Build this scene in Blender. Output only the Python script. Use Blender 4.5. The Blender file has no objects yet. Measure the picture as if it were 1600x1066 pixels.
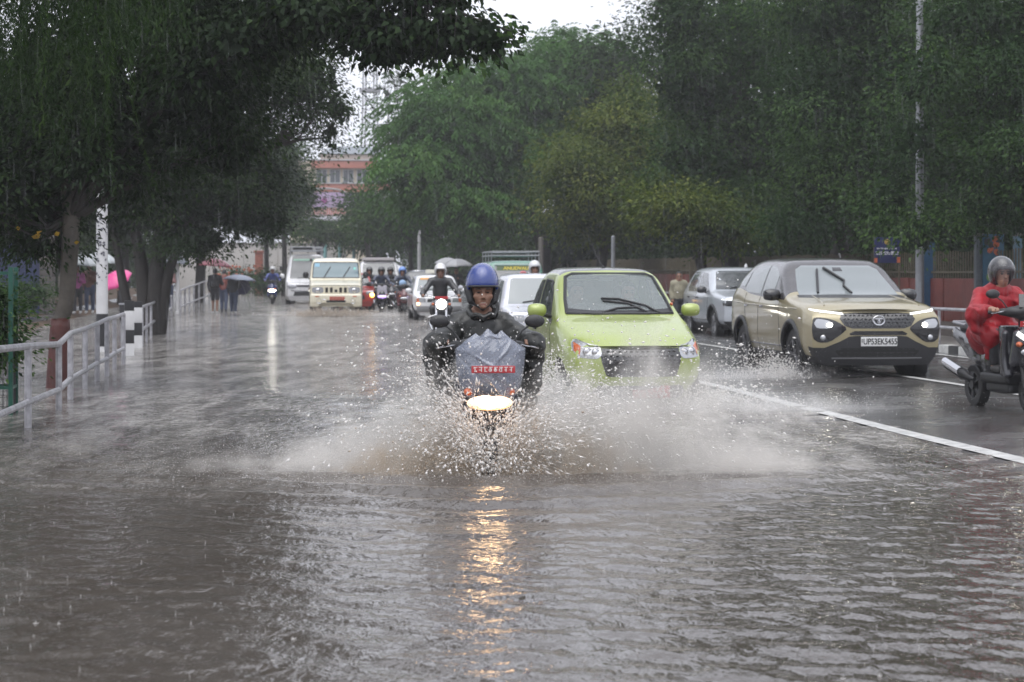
import bpy, bmesh, math, random
import numpy as np
from mathutils import Vector, Matrix, geometry
from mathutils.bvhtree import BVHTree

random.seed(7)
RNG = np.random.default_rng(11)
scene = bpy.context.scene
COL = scene.collection
R = math.radians
EYE = 1.40            # camera height over the water
FPX = 3000.0          # focal length in photo pixels (1600 wide)
HOR = 433.0           # horizon row of the photo
ROAD_ANG = R(7.2)     # road direction against the view axis

# ------------------------------------------------------------------ camera, sky, sun, exposure
cam_d = bpy.data.cameras.new('camera')
cam = bpy.data.objects.new('camera', cam_d)
COL.objects.link(cam)
cam.location = (0, 0, EYE)
cam.rotation_euler = (R(90), 0, 0)
cam_d.sensor_width = 36.0
cam_d.lens = 36.0 * FPX / 1600.0
cam_d.shift_y = -(533 - HOR) / 1600.0
cam_d.clip_start = 0.1
cam_d.clip_end = 2000
cam_d.dof.use_dof = True
cam_d.dof.focus_distance = 14.6
cam_d.dof.aperture_fstop = 4.5
scene.camera = cam

SUN_EL, SUN_AZ = R(70), R(190)
world = bpy.data.worlds.new('World')
scene.world = world
world.use_nodes = True
wt = world.node_tree
wt.nodes.clear()
sky = wt.nodes.new('ShaderNodeTexSky')
sky.sky_type = 'NISHITA'
sky.sun_disc = False
sky.sun_elevation = SUN_EL
sky.sun_rotation = SUN_AZ
sky.air_density = 1.0
sky.dust_density = 4.0
sky.ozone_density = 1.0
hs = wt.nodes.new('ShaderNodeHueSaturation')
hs.inputs['Saturation'].default_value = 0.12
mx = wt.nodes.new('ShaderNodeMix')
mx.data_type = 'RGBA'
mx.inputs[0].default_value = 0.55
mx.inputs[7].default_value = (10.4, 10.8, 12.2, 1)      # the even light of the cloud layer
bg = wt.nodes.new('ShaderNodeBackground')
bg.inputs['Strength'].default_value = 0.12
wo = wt.nodes.new('ShaderNodeOutputWorld')
wt.links.new(sky.outputs[0], hs.inputs['Color'])
wt.links.new(hs.outputs[0], mx.inputs[6])
wt.links.new(mx.outputs[2], bg.inputs['Color'])
wt.links.new(bg.outputs[0], wo.inputs['Surface'])

sun_d = bpy.data.lights.new('sun', 'SUN')
sun_d.energy = 1.5
sun_d.angle = R(70)
sun_d.color = (1.0, 0.985, 0.96)
sun = bpy.data.objects.new('sun', sun_d)
COL.objects.link(sun)
sun.rotation_euler = (R(90) - SUN_EL, 0, -SUN_AZ + R(180))

scene.view_settings.view_transform = 'Standard'
scene.view_settings.look = 'None'
scene.view_settings.exposure = 0.40
scene.view_settings.gamma = 1.0
scene.view_settings.use_curve_mapping = False
scene.render.engine = 'CYCLES'
scene.cycles.use_denoising = True
scene.cycles.max_bounces = 8
scene.cycles.diffuse_bounces = 3
scene.cycles.glossy_bounces = 3
scene.cycles.transmission_bounces = 4
scene.cycles.transparent_max_bounces = 12
scene.cycles.volume_bounces = 1
scene.cycles.sample_clamp_indirect = 4.0
scene.cycles.caustics_reflective = False
scene.cycles.caustics_refractive = False

# ------------------------------------------------------------------ helpers
def gz(y):
    """height of the flood level: level near the camera, rising gently up the road"""
    return 0.005 * max(0.0, min(130.0, y) - 40.0)
def gzv(y):
    return 0.005 * np.clip(np.minimum(130.0, y) - 40.0, 0, None)
def at(px, d, py=None, z=None):
    """the place of a photo pixel at distance d"""
    x = (px - 800.0) / FPX * d
    if z is None:
        z = gz(d) if py is None else EYE - (py - HOR) * d / FPX
    return Vector((x, d, z))
RD = Vector((-math.sin(ROAD_ANG), math.cos(ROAD_ANG), 0))    # away along the road
RN = Vector((math.cos(ROAD_ANG), math.sin(ROAD_ANG), 0))     # across, to the right
def uv(u, v, z=0.0):
    p = RN * u + RD * v
    return Vector((p.x, p.y, z))

def tag(o, label=None, cat=None, group=None, kind=None):
    if label: o['label'] = label
    if cat: o['category'] = cat
    if group: o['group'] = group
    if kind: o['kind'] = kind
    return o
def empty(name, loc=(0, 0, 0), rz=0.0, label=None, cat=None, group=None, scale=1.0):
    o = bpy.data.objects.new(name, None)
    COL.objects.link(o)
    o.location = loc
    o.rotation_euler = (0, 0, rz)
    o.scale = (scale,) * 3
    o.empty_display_size = 0.1
    return tag(o, label, cat, group)
def kids(o):
    return [c for c in bpy.data.objects if c.parent == o]
def copy_tree(o, parent=None):
    table = {}
    for c in COL.objects:
        if c.parent is not None:
            table.setdefault(c.parent.name, []).append(c)
    def rec(s, par):
        n = s.copy()
        COL.objects.link(n)
        if par is not None:
            n.parent = par
        for ch in table.get(s.name, []):
            rec(ch, n)
        return n
    return rec(o, parent)

MATS = {}
def mat(name, rgb, rough=0.5, metal=0.0, coat=0.0, var=0.0, vscale=6.0, bump=0.0, bscale=60.0, spec=0.5, drops=0.0, emit=None, estr=0.0, trans=0.0):
    if name in MATS:
        return MATS[name]
    m = bpy.data.materials.new(name)
    m.use_nodes = True
    nt = m.node_tree
    b = nt.nodes['Principled BSDF']
    b.inputs['Base Color'].default_value = (*rgb, 1)
    b.inputs['Roughness'].default_value = rough
    b.inputs['Metallic'].default_value = metal
    b.inputs['Specular IOR Level'].default_value = spec
    b.inputs['Coat Weight'].default_value = coat
    b.inputs['Coat Roughness'].default_value = 0.06
    if emit:
        b.inputs['Emission Color'].default_value = (*emit, 1)
        b.inputs['Emission Strength'].default_value = estr
    tc = nt.nodes.new('ShaderNodeTexCoord')
    if var > 0:
        n = nt.nodes.new('ShaderNodeTexNoise')
        n.inputs['Scale'].default_value = vscale
        n.inputs['Detail'].default_value = 6
        n.inputs['Roughness'].default_value = 0.65
        nt.links.new(tc.outputs['Object'], n.inputs['Vector'])
        r = nt.nodes.new('ShaderNodeMapRange')
        r.inputs[1].default_value = 0.3; r.inputs[2].default_value = 0.7
        r.inputs[3].default_value = 1 - var; r.inputs[4].default_value = 1 + var
        nt.links.new(n.outputs['Fac'], r.inputs[0])
        v = nt.nodes.new('ShaderNodeVectorMath'); v.operation = 'SCALE'
        v.inputs[0].default_value = rgb
        nt.links.new(r.outputs[0], v.inputs['Scale'])
        nt.links.new(v.outputs[0], b.inputs['Base Color'])
    last = None
    if bump > 0:
        n = nt.nodes.new('ShaderNodeTexNoise')
        n.inputs['Scale'].default_value = bscale
        n.inputs['Detail'].default_value = 4
        nt.links.new(tc.outputs['Object'], n.inputs['Vector'])
        bp = nt.nodes.new('ShaderNodeBump')
        bp.inputs['Strength'].default_value = bump
        bp.inputs['Distance'].default_value = 0.02
        nt.links.new(n.outputs['Fac'], bp.inputs['Height'])
        nt.links.new(bp.outputs[0], b.inputs['Normal'])
        last = bp
    if drops > 0:
        vo = nt.nodes.new('ShaderNodeTexVoronoi')
        vo.inputs['Scale'].default_value = 75
        nt.links.new(tc.outputs['Object'], vo.inputs['Vector'])
        r = nt.nodes.new('ShaderNodeMapRange')
        r.inputs[1].default_value = 0.1; r.inputs[2].default_value = 0.38
        r.inputs[3].default_value = 1; r.inputs[4].default_value = 0
        nt.links.new(vo.outputs['Distance'], r.inputs[0])
        bp = nt.nodes.new('ShaderNodeBump')
        bp.inputs['Strength'].default_value = drops
        bp.inputs['Distance'].default_value = 0.006
        nt.links.new(r.outputs[0], bp.inputs['Height'])
        if last:
            nt.links.new(last.outputs[0], bp.inputs['Normal'])
        nt.links.new(bp.outputs[0], b.inputs['Normal'])
        nt.links.new(bp.outputs[0], b.inputs['Coat Normal'])
    if trans > 0:
        b.inputs['Transmission Weight'].default_value = trans
    MATS[name] = m
    return m

def mix_transparent(m, alpha):
    """let part of the light through (mesh, plastic sheet, visor, thin glass)"""
    nt = m.node_tree
    b = nt.nodes['Principled BSDF']
    out = [n for n in nt.nodes if n.type == 'OUTPUT_MATERIAL'][0]
    t = nt.nodes.new('ShaderNodeBsdfTransparent')
    x = nt.nodes.new('ShaderNodeMixShader')
    x.inputs[0].default_value = alpha
    nt.links.new(t.outputs[0], x.inputs[1])
    nt.links.new(b.outputs[0], x.inputs[2])
    nt.links.new(x.outputs[0], out.inputs['Surface'])
    return m, x

def np_mesh(name, V, F, smooth=True, sharp=None):
    """V (n,3) float, F list of index tuples or an (m,k) array"""
    me = bpy.data.meshes.new(name)
    V = np.asarray(V, dtype=np.float32)
    if isinstance(F, np.ndarray):
        k = F.shape[1]
        me.vertices.add(len(V)); me.vertices.foreach_set('co', V.ravel())
        me.loops.add(F.size); me.loops.foreach_set('vertex_index', F.astype(np.int32).ravel())
        me.polygons.add(len(F))
        me.polygons.foreach_set('loop_start', np.arange(0, F.size, k, dtype=np.int32))
        me.update(calc_edges=True)
    else:
        me.from_pydata([tuple(map(float, v)) for v in V], [], [tuple(map(int, f)) for f in F])
        me.update()
    if smooth:
        me.polygons.foreach_set('use_smooth', np.ones(len(me.polygons), dtype=bool))
        if sharp is not None:
            me.set_sharp_from_angle(angle=R(sharp))
    return me
def link(name, me, m=None, parent=None, loc=None, rz=None):
    o = bpy.data.objects.new(name, me)
    COL.objects.link(o)
    if m is not None and len(me.materials) == 0:
        me.materials.append(m)
    if parent is not None:
        o.parent = parent
    if loc is not None:
        o.location = loc
    if rz is not None:
        o.rotation_euler = (0, 0, rz)
    return o

class MB:
    """collects simple solids, then links them as ONE mesh object"""
    def __init__(s):
        s.v = []; s.f = []
    def add(s, V, F, M=None):
        n = len(s.v)
        for p in V:
            p = Vector(p)
            s.v.append(M @ p if M else p)
        s.f += [tuple(i + n for i in f) for f in F]
        return s
    def box(s, c, d, rot=None, bev=0.0):
        x, y, z = d[0] / 2, d[1] / 2, d[2] / 2
        M = Matrix.Translation(c)
        if rot: M = M @ (rot if isinstance(rot, Matrix) else Matrix.Rotation(rot, 4, 'Z'))
        if bev <= 0:
            V = [(a * x, b * y, e * z) for a in (-1, 1) for b in (-1, 1) for e in (-1, 1)]
            F = [(0, 1, 3, 2), (4, 6, 7, 5), (0, 4, 5, 1), (2, 3, 7, 6), (0, 2, 6, 4), (1, 5, 7, 3)]
            return s.add(V, F, M)
        bm = bmesh.new()
        bmesh.ops.create_cube(bm, size=1, matrix=Matrix.Diagonal((d[0], d[1], d[2], 1)))
        bmesh.ops.bevel(bm, geom=bm.edges[:], offset=min(bev, 0.45 * min(d)), segments=2, profile=0.7, affect='EDGES')
        V = [v.co.copy() for v in bm.verts]
        bm.verts.index_update()
        F = [tuple(v.index for v in f.verts) for f in bm.faces]
        bm.free()
        return s.add(V, F, M)
    def tube(s, path, r, n=8, cap=True):
        P = [Vector(p) for p in path]
        rr = r if isinstance(r, (list, tuple)) else [r] * len(P)
        base = len(s.v)
        up = None
        for i, p in enumerate(P):
            t = (P[min(i + 1, len(P) - 1)] - P[max(i - 1, 0)]).normalized()
            if up is None:
                a = Vector((0, 0, 1)) if abs(t.z) < 0.9 else Vector((0, 1, 0))
                up = (a - t * a.dot(t)).normalized()
            else:
                up = (up - t * up.dot(t)).normalized()
            w = t.cross(up)
            for k in range(n):
                a = 2 * math.pi * k / n
                s.v.append(p + (up * math.cos(a) + w * math.sin(a)) * rr[i])
        for i in range(len(P) - 1):
            for k in range(n):
                a, b = base + i * n + k, base + i * n + (k + 1) % n
                s.f.append((a, b, b + n, a + n))
        if cap:
            s.f.append(tuple(base + k for k in reversed(range(n))))
            s.f.append(tuple(base + (len(P) - 1) * n + k for k in range(n)))
        return s
    def lathe(s, prof, n=24, M=None, cap=False):
        """prof: (radius, height) turned about local z"""
        V = []; F = []
        for r, h in prof:
            for k in range(n):
                a = 2 * math.pi * k / n
                V.append((r * math.cos(a), r * math.sin(a), h))
        for i in range(len(prof) - 1):
            for k in range(n):
                a, b = i * n + k, i * n + (k + 1) % n
                F.append((a, b, b + n, a + n))
        if cap:
            F.append(tuple(reversed(range(n))))
            F.append(tuple((len(prof) - 1) * n + k for k in range(n)))
        return s.add(V, F, M)
    def ball(s, c, r, nu=14, nv=9, rot=None):
        r = r if isinstance(r, (tuple, list)) else (r, r, r)
        V = [(0, 0, -r[2])]; F = []
        for j in range(1, nv):
            t = math.pi * j / nv - math.pi / 2
            for k in range(nu):
                a = 2 * math.pi * k / nu
                V.append((r[0] * math.cos(t) * math.cos(a), r[1] * math.cos(t) * math.sin(a), r[2] * math.sin(t)))
        V.append((0, 0, r[2]))
        for k in range(nu):
            F.append((0, 1 + (k + 1) % nu, 1 + k))
            F.append((len(V) - 1, 1 + (nv - 2) * nu + k, 1 + (nv - 2) * nu + (k + 1) % nu))
        for j in range(nv - 2):
            for k in range(nu):
                a, b = 1 + j * nu + k, 1 + j * nu + (k + 1) % nu
                F.append((a, b, b + nu, a + nu))
        M = Matrix.Translation(c)
        if rot: M = M @ rot
        return s.add(V, F, M)
    def prism(s, poly, h, M=None):
        """poly in local xy, extruded h along local z"""
        n = len(poly)
        V = [(x, y, 0) for x, y in poly] + [(x, y, h) for x, y in poly]
        F = [tuple(reversed(range(n))), tuple(range(n, 2 * n))] + [(i, (i + 1) % n, n + (i + 1) % n, n + i) for i in range(n)]
        return s.add(V, F, M)
    def build(s, name, m, parent=None, smooth=True, sharp=35, loc=None, rz=None):
        me = np_mesh(name, np.array([tuple(v) for v in s.v]), s.f, smooth, sharp if smooth else None)
        return link(name, me, m, parent, loc, rz)

def RX(a): return Matrix.Rotation(a, 4, 'X')
def RY(a): return Matrix.Rotation(a, 4, 'Y')
def RZ(a): return Matrix.Rotation(a, 4, 'Z')
def T(*c): return Matrix.Translation(c)

_nd = RNG.normal(size=(10, 3)); _np = RNG.uniform(0, 6.28, 10)
def wob(P, scale=1.0, seed=0):
    """cheap smooth noise, about -1..1"""
    out = 0
    for i in range(5):
        d = np.roll(_nd[i], seed) * (1 + 0.55 * i)
        out = out + np.sin((P @ d) * scale + _np[(i + seed) % 10] + seed) / (1 + 0.35 * i)
    return out / 3.0

# ---- smooth blended solids (bodies, clothes, fairings): signed distance field + surface nets
class SDF:
    def __init__(s): s.ops = []
    def cap(s, a, b, ra, rb=None, k=0.03, sub=False):
        s.ops.append(('cap', np.array(a, float), np.array(b, float), ra, ra if rb is None else rb, k, sub)); return s
    def ell(s, c, r, k=0.03, rot=None, sub=False):
        s.ops.append(('ell', np.array(c, float), np.array(r, float), None if rot is None else np.array(rot.to_3x3()), None, k, sub)); return s
    def box(s, c, h, r=0.02, k=0.02, rot=None, sub=False):
        s.ops.append(('box', np.array(c, float), np.array(h, float), None if rot is None else np.array(rot.to_3x3()), r, k, sub)); return s
    def chain(s, pts, rad, k=0.03):
        for i in range(len(pts) - 1):
            s.cap(pts[i], pts[i + 1], rad[i], rad[i + 1], k)
        return s
    def ev(s, P):
        d = None
        for t, a, b, c, e, k, sub in s.ops:
            if t == 'cap':
                ab = b - a; L = max(float(ab @ ab), 1e-9)
                q = P - a
                h = np.clip((q @ ab) / L, 0, 1)
                v = np.linalg.norm(q - h[:, None] * ab, axis=1) - (c + (e - c) * h)
            elif t == 'ell':
                q = P - a
                if c is not None: q = q @ c
                k0 = np.linalg.norm(q / b, axis=1); k1 = np.linalg.norm(q / (b * b), axis=1)
                v = k0 * (k0 - 1) / np.maximum(k1, 1e-6)
            else:
                q = P - a
                if c is not None: q = q @ c
                q = np.abs(q) - (b - e)
                v = np.linalg.norm(np.maximum(q, 0), axis=1) + np.minimum(q.max(axis=1), 0) - e
            if d is None: d = v; continue
            if sub:
                h = np.clip(0.5 - 0.5 * (d + v) / k, 0, 1)
                d = d + (-v - d) * h + k * h * (1 - h)
            else:
                h = np.clip(0.5 + 0.5 * (v - d) / k, 0, 1)
                d = v + (d - v) * h - k * h * (1 - h)
        return d
    def bounds(s):
        lo = []; hi = []
        for t, a, b, c, e, k, sub in s.ops:
            if sub: continue
            if t == 'cap':
                r = max(c, e); lo += [np.minimum(a, b) - r]; hi += [np.maximum(a, b) + r]
            else:
                r = b if c is None else np.full(3, np.linalg.norm(b)); lo += [a - r]; hi += [a + r]
        return np.min(lo, 0) - 0.03, np.max(hi, 0) + 0.03

def nets(s, h, disp=None, lo=None, hi=None):
    l, u = s.bounds()
    if lo is not None: l = np.maximum(l, lo)
    if hi is not None: u = np.minimum(u, hi)
    l = l - 2 * h; u = u + 2 * h
    n = np.ceil((u - l) / h).astype(int) + 1
    ax = [l[i] + h * np.arange(n[i]) for i in range(3)]
    G = np.stack(np.meshgrid(*ax, indexing='ij'), -1).reshape(-1, 3)
    f = np.empty(len(G))
    for i in range(0, len(G), 400000):
        Q = G[i:i + 400000]
        f[i:i + 400000] = s.ev(Q) + (disp(Q) if disp else 0)
    f = f.reshape(n)
    f[0] = f[-1] = 1; f[:, 0] = f[:, -1] = 1; f[:, :, 0] = f[:, :, -1] = 1
    ins = f < 0
    nx, ny, nz = n
    acc = np.zeros((nx - 1, ny - 1, nz - 1, 3)); cnt = np.zeros((nx - 1, ny - 1, nz - 1))
    quads = []
    idx = np.arange((nx - 1) * (ny - 1) * (nz - 1)).reshape(nx - 1, ny - 1, nz - 1)
    for a in range(3):
        sl0 = [slice(None)] * 3; sl1 = [slice(None)] * 3
        sl0[a] = slice(0, -1); sl1[a] = slice(1, None)
        f0, f1 = f[tuple(sl0)], f[tuple(sl1)]
        cr = ins[tuple(sl0)] != ins[tuple(sl1)]
        I = np.argwhere(cr)
        if len(I) == 0: continue
        t = f0[cr] / (f0[cr] - f1[cr])
        P = I.astype(float); P[:, a] += t
        b, c = (a + 1) % 3, (a + 2) % 3
        ids = []
        for db, dc in ((0, 0), (-1, 0), (-1, -1), (0, -1)):
            J = I.copy(); J[:, b] += db; J[:, c] += dc
            np.add.at(acc, (J[:, 0], J[:, 1], J[:, 2]), P)
            np.add.at(cnt, (J[:, 0], J[:, 1], J[:, 2]), 1)
            ids.append(idx[J[:, 0], J[:, 1], J[:, 2]])
        q = np.stack(ids, 1)
        fl = ins[tuple(sl0)][cr]
        q[~fl] = q[~fl][:, ::-1]
        quads.append(q)
    Q = np.concatenate(quads)
    use = cnt.ravel() > 0
    V = acc.reshape(-1, 3)[use] / cnt.ravel()[use][:, None] * h + l
    remap = np.full(use.shape, -1); remap[use] = np.arange(use.sum())
    return V, remap[Q]
def blob(name, s, h, m, parent=None, disp=None, lo=None, hi=None, loc=None, rz=None, smooth=0):
    V, F = nets(s, h, disp, lo, hi)
    return link(name, np_mesh(name, V, F), m, parent, loc, rz)

def pchip(Y, t):
    """monotone cubic through rows of Y (n, ...) at parameters t in 0..n-1"""
    Y = np.asarray(Y, float); n = len(Y)
    D = np.diff(Y, axis=0)
    M = np.zeros_like(Y)
    a, b = D[:-1], D[1:]
    with np.errstate(divide='ignore', invalid='ignore'):
        hm = np.where(a * b > 0, 2 * a * b / (a + b), 0)
    M[1:-1] = hm; M[0] = D[0]; M[-1] = D[-1]
    i = np.clip(t.astype(int), 0, n - 2); x = (t - i).reshape(-1, *([1] * (Y.ndim - 1)))
    h00 = 2 * x**3 - 3 * x**2 + 1; h10 = x**3 - 2 * x**2 + x; h01 = -2 * x**3 + 3 * x**2; h11 = x**3 - x**2
    return h00 * Y[i] + h10 * M[i] + h01 * Y[i + 1] + h11 * M[i + 1]

def text_obj(body, size, m, parent, M, depth=0.004, name='lettering', sx=1.0, font_bold=0.0):
    cu = bpy.data.curves.new(name, 'FONT')
    cu.body = body
    cu.size = size
    cu.align_x = 'CENTER'; cu.align_y = 'CENTER'
    cu.extrude = depth / 2
    cu.offset = font_bold
    tmp = bpy.data.objects.new('tmp_text', cu)
    COL.objects.link(tmp)
    dg = bpy.context.evaluated_depsgraph_get()
    me = bpy.data.meshes.new_from_object(tmp.evaluated_get(dg))
    bpy.data.objects.remove(tmp)
    bpy.data.curves.remove(cu)
    me.transform(Matrix.Diagonal((sx, 1, 1, 1)))
    me.materials.clear(); me.materials.append(m)
    me.name = name
    o = link(name, me, m, parent)
    o.matrix_local = M
    return o
# ------------------------------------------------------------------ ground, road, water
def nodes_of(m):
    return m.node_tree, m.node_tree.nodes['Principled BSDF']

def road_h(u):
    """cross-fall of the street, relative to the flood level"""
    return np.interp(u, [-30, -9, -6.6, -6.2, -2.75, -2.65, 2.5, 5.2, 6.6, 8.6, 12.0, 30],
                     [0.25, 0.16, 0.12, -0.05, -0.06, -0.13, -0.12, -0.012, 0.03, 0.055, 0.035, 0.035])
def grid_sheet(name, us, vs, hfun, m, uvspace=True, smooth=True):
    U, V = np.meshgrid(us, vs, indexing='ij')
    X = U * RN.x + V * RD.x; Y = U * RN.y + V * RD.y
    if not uvspace: X, Y = U, V
    Z = hfun(U, V, X, Y)
    nu, nv = U.shape
    i = np.arange(nu * nv).reshape(nu, nv)
    F = np.stack([i[:-1, :-1], i[1:, :-1], i[1:, 1:], i[:-1, 1:]], -1).reshape(-1, 4)
    me = np_mesh(name, np.stack([X, Y, Z], -1).reshape(-1, 3), F, smooth)
    return tag(link(name, me, m), kind='structure')
def patchy(U, V):
    return 0.012 * wob(np.stack([U.ravel() * 0.9, V.ravel() * 0.35, 0 * U.ravel()], 1)).reshape(U.shape)

# soil under everything
m = mat('soil', (0.07, 0.055, 0.042), 0.8, var=0.35, vscale=0.6, bump=0.5, bscale=3)
grid_sheet('ground', np.array([-400, -60, -20, 0, 20, 60, 400.]), np.array([-40, 0, 20, 40, 60, 80, 100, 130, 170, 800.]),
           lambda U, V, X, Y: gzv(Y) - 0.35, m)

# wet asphalt
m = mat('wet_asphalt', (0.055, 0.053, 0.052), 0.3)
nt, b = nodes_of(m)
tc = nt.nodes.new('ShaderNodeTexCoord')
n1 = nt.nodes.new('ShaderNodeTexNoise'); n1.inputs['Scale'].default_value = 1.1; n1.inputs['Detail'].default_value = 5
n2 = nt.nodes.new('ShaderNodeTexNoise'); n2.inputs['Scale'].default_value = 38; n2.inputs['Detail'].default_value = 3
n3 = nt.nodes.new('ShaderNodeTexNoise'); n3.inputs['Scale'].default_value = 9; n3.inputs['Detail'].default_value = 4
for n in (n1, n2, n3): nt.links.new(tc.outputs['Object'], n.inputs['Vector'])
r = nt.nodes.new('ShaderNodeMapRange'); r.inputs[1].default_value = 0.35; r.inputs[2].default_value = 0.65; r.inputs[3].default_value = 0.10; r.inputs[4].default_value = 0.34
nt.links.new(n1.outputs['Fac'], r.inputs[0]); nt.links.new(r.outputs[0], b.inputs['Roughness'])
bp = nt.nodes.new('ShaderNodeBump'); bp.inputs['Strength'].default_value = 0.35; bp.inputs['Distance'].default_value = 0.02
ad = nt.nodes.new('ShaderNodeMath'); ad.operation = 'ADD'
nt.links.new(n2.outputs['Fac'], ad.inputs[0]); nt.links.new(n3.outputs['Fac'], ad.inputs[1])
nt.links.new(ad.outputs[0], bp.inputs['Height']); nt.links.new(bp.outputs[0], b.inputs['Normal'])
us = np.unique(np.concatenate([np.linspace(-2.7, 12.0, 70), [-30, -20, -12, -9, -6.6, -6.2, -4.5, -2.75]]))
vs = np.concatenate([np.arange(-10, 40, 0.4), np.arange(40, 131, 3), np.array([150, 200, 300, 500.])])
road = grid_sheet('road', us, vs, lambda U, V, X, Y: gzv(Y) + road_h(U) + patchy(U, V), m)

# painted lines, 4 mm above the asphalt
m = mat('road_paint', (0.45, 0.45, 0.44), 0.35, var=0.4, vscale=7, bump=0.3, bscale=60)
for u0, w, v0, v1 in ((5.66, 0.17, 3, 26.5), (8.5, 0.13, 20, 62), (11.6, 0.10, 20, 90)):
    grid_sheet('road_marking', np.linspace(u0 - w / 2, u0 + w / 2, 4), np.arange(v0, v1, 0.4),
               lambda U, V, X, Y: gzv(Y) + road_h(U) + patchy(U, V) + 0.010, m)

# flood water: muddy, opaque, rain-pocked
m = mat('flood_water', (0.125, 0.105, 0.088), 0.16, spec=0.5)
nt, b = nodes_of(m)
b.inputs['IOR'].default_value = 1.33
tc = nt.nodes.new('ShaderNodeTexCoord')
def nnode(scale, det, vec, rough=0.55, dist=0.0):
    n = nt.nodes.new('ShaderNodeTexNoise')
    n.inputs['Scale'].default_value = scale; n.inputs['Detail'].default_value = det
    n.inputs['Roughness'].default_value = rough; n.inputs['Distortion'].default_value = dist
    nt.links.new(vec, n.inputs['Vector'])
    return n.outputs['Fac']
def mp(rz, sc):
    n = nt.nodes.new('ShaderNodeMapping')
    n.inputs['Rotation'].default_value = (0, 0, rz); n.inputs['Scale'].default_value = sc
    nt.links.new(tc.outputs['Object'], n.inputs['Vector'])
    return n.outputs[0]
def mth(op, a, c):
    n = nt.nodes.new('ShaderNodeMath'); n.operation = op
    for k, s in enumerate((a, c)):
        if isinstance(s, (int, float)): n.inputs[k].default_value = s
        else: nt.links.new(s, n.inputs[k])
    return n.outputs[0]
fine = nnode(9.5, 3, mp(R(-24), (1, 0.5, 1)), 0.55, 0.5)       # crossing ripples
fine2 = nnode(16, 3, mp(R(32), (1, 0.45, 1)), 0.55, 0.6)
mid = nnode(3.2, 4, mp(R(-18), (1, 0.4, 1)), 0.55, 0.8)
vo = nt.nodes.new('ShaderNodeTexVoronoi'); vo.inputs['Scale'].default_value = 11
nt.links.new(tc.outputs['Object'], vo.inputs['Vector'])
ring = nt.nodes.new('ShaderNodeMath'); ring.operation = 'SINE'
nt.links.new(mth('MULTIPLY', vo.outputs['Distance'], 26), ring.inputs[0])
rg = mth('MULTIPLY', ring.outputs[0], mth('MAXIMUM', mth('SUBTRACT', 0.42, vo.outputs['Distance']), 0.0))
spx = nt.nodes.new('ShaderNodeSeparateXYZ'); nt.links.new(tc.outputs['Object'], spx.inputs[0])
chop = nt.nodes.new('ShaderNodeMapRange')           # the water is choppier where the traffic runs
chop.inputs[1].default_value = 11; chop.inputs[2].default_value = 26; chop.inputs[3].default_value = 1.0; chop.inputs[4].default_value = 5.5
nt.links.new(spx.outputs[1], chop.inputs[0])
h = mth('ADD', mth('ADD', mth('MULTIPLY', fine, 1.3), mth('MULTIPLY', fine2, 0.8)), mth('ADD', mth('MULTIPLY', mid, 1.0), mth('MULTIPLY', rg, 0.35)))
bp = nt.nodes.new('ShaderNodeBump'); bp.inputs['Strength'].default_value = 0.8; bp.inputs['Distance'].default_value = 0.0095
nt.links.new(mth('MULTIPLY', h, chop.outputs[0]), bp.inputs['Height']); nt.links.new(bp.outputs[0], b.inputs['Normal'])
# silt: the mud itself is browner in drifting streaks
silt = nnode(0.55, 5, mp(R(-10), (1, 0.45, 1)), 0.6, 0.4)
cr = nt.nodes.new('ShaderNodeValToRGB')
cr.color_ramp.elements[0].position = 0.3; cr.color_ramp.elements[0].color = (0.050, 0.041, 0.034, 1)
cr.color_ramp.elements[1].position = 0.7; cr.color_ramp.elements[1].color = (0.088, 0.078, 0.070, 1)
nt.links.new(silt, cr.inputs[0])
# aerated, churned water in drifting patches along the wheel tracks
churn = nnode(1.5, 6, mp(R(-7), (1.3, .30, 1)), .68, .9)
cm = nt.nodes.new('ShaderNodeMapRange'); cm.inputs[1].default_value = .40; cm.inputs[2].default_value = .66; cm.inputs[3].default_value = 0; cm.inputs[4].default_value = .9
nt.links.new(churn, cm.inputs[0])
tr = nt.nodes.new('ShaderNodeMapRange'); tr.inputs[1].default_value = 11.5; tr.inputs[2].default_value = 19; nt.links.new(spx.outputs[1], tr.inputs[0])
cx_ = nt.nodes.new('ShaderNodeMix'); cx_.data_type = 'RGBA'; cx_.inputs[7].default_value = (.40, .38, .355, 1)
nt.links.new(mth('MULTIPLY', cm.outputs[0], tr.outputs[0]), cx_.inputs[0]); nt.links.new(cr.outputs[0], cx_.inputs[6])
nt.links.new(cx_.outputs[2], b.inputs['Base Color'])
rr = nt.nodes.new('ShaderNodeMapRange'); rr.inputs[1].default_value = 0.3; rr.inputs[2].default_value = 0.7; rr.inputs[3].default_value = 0.03; rr.inputs[4].default_value = 0.09
nt.links.new(mid, rr.inputs[0]); nt.links.new(rr.outputs[0], b.inputs['Roughness'])

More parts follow.
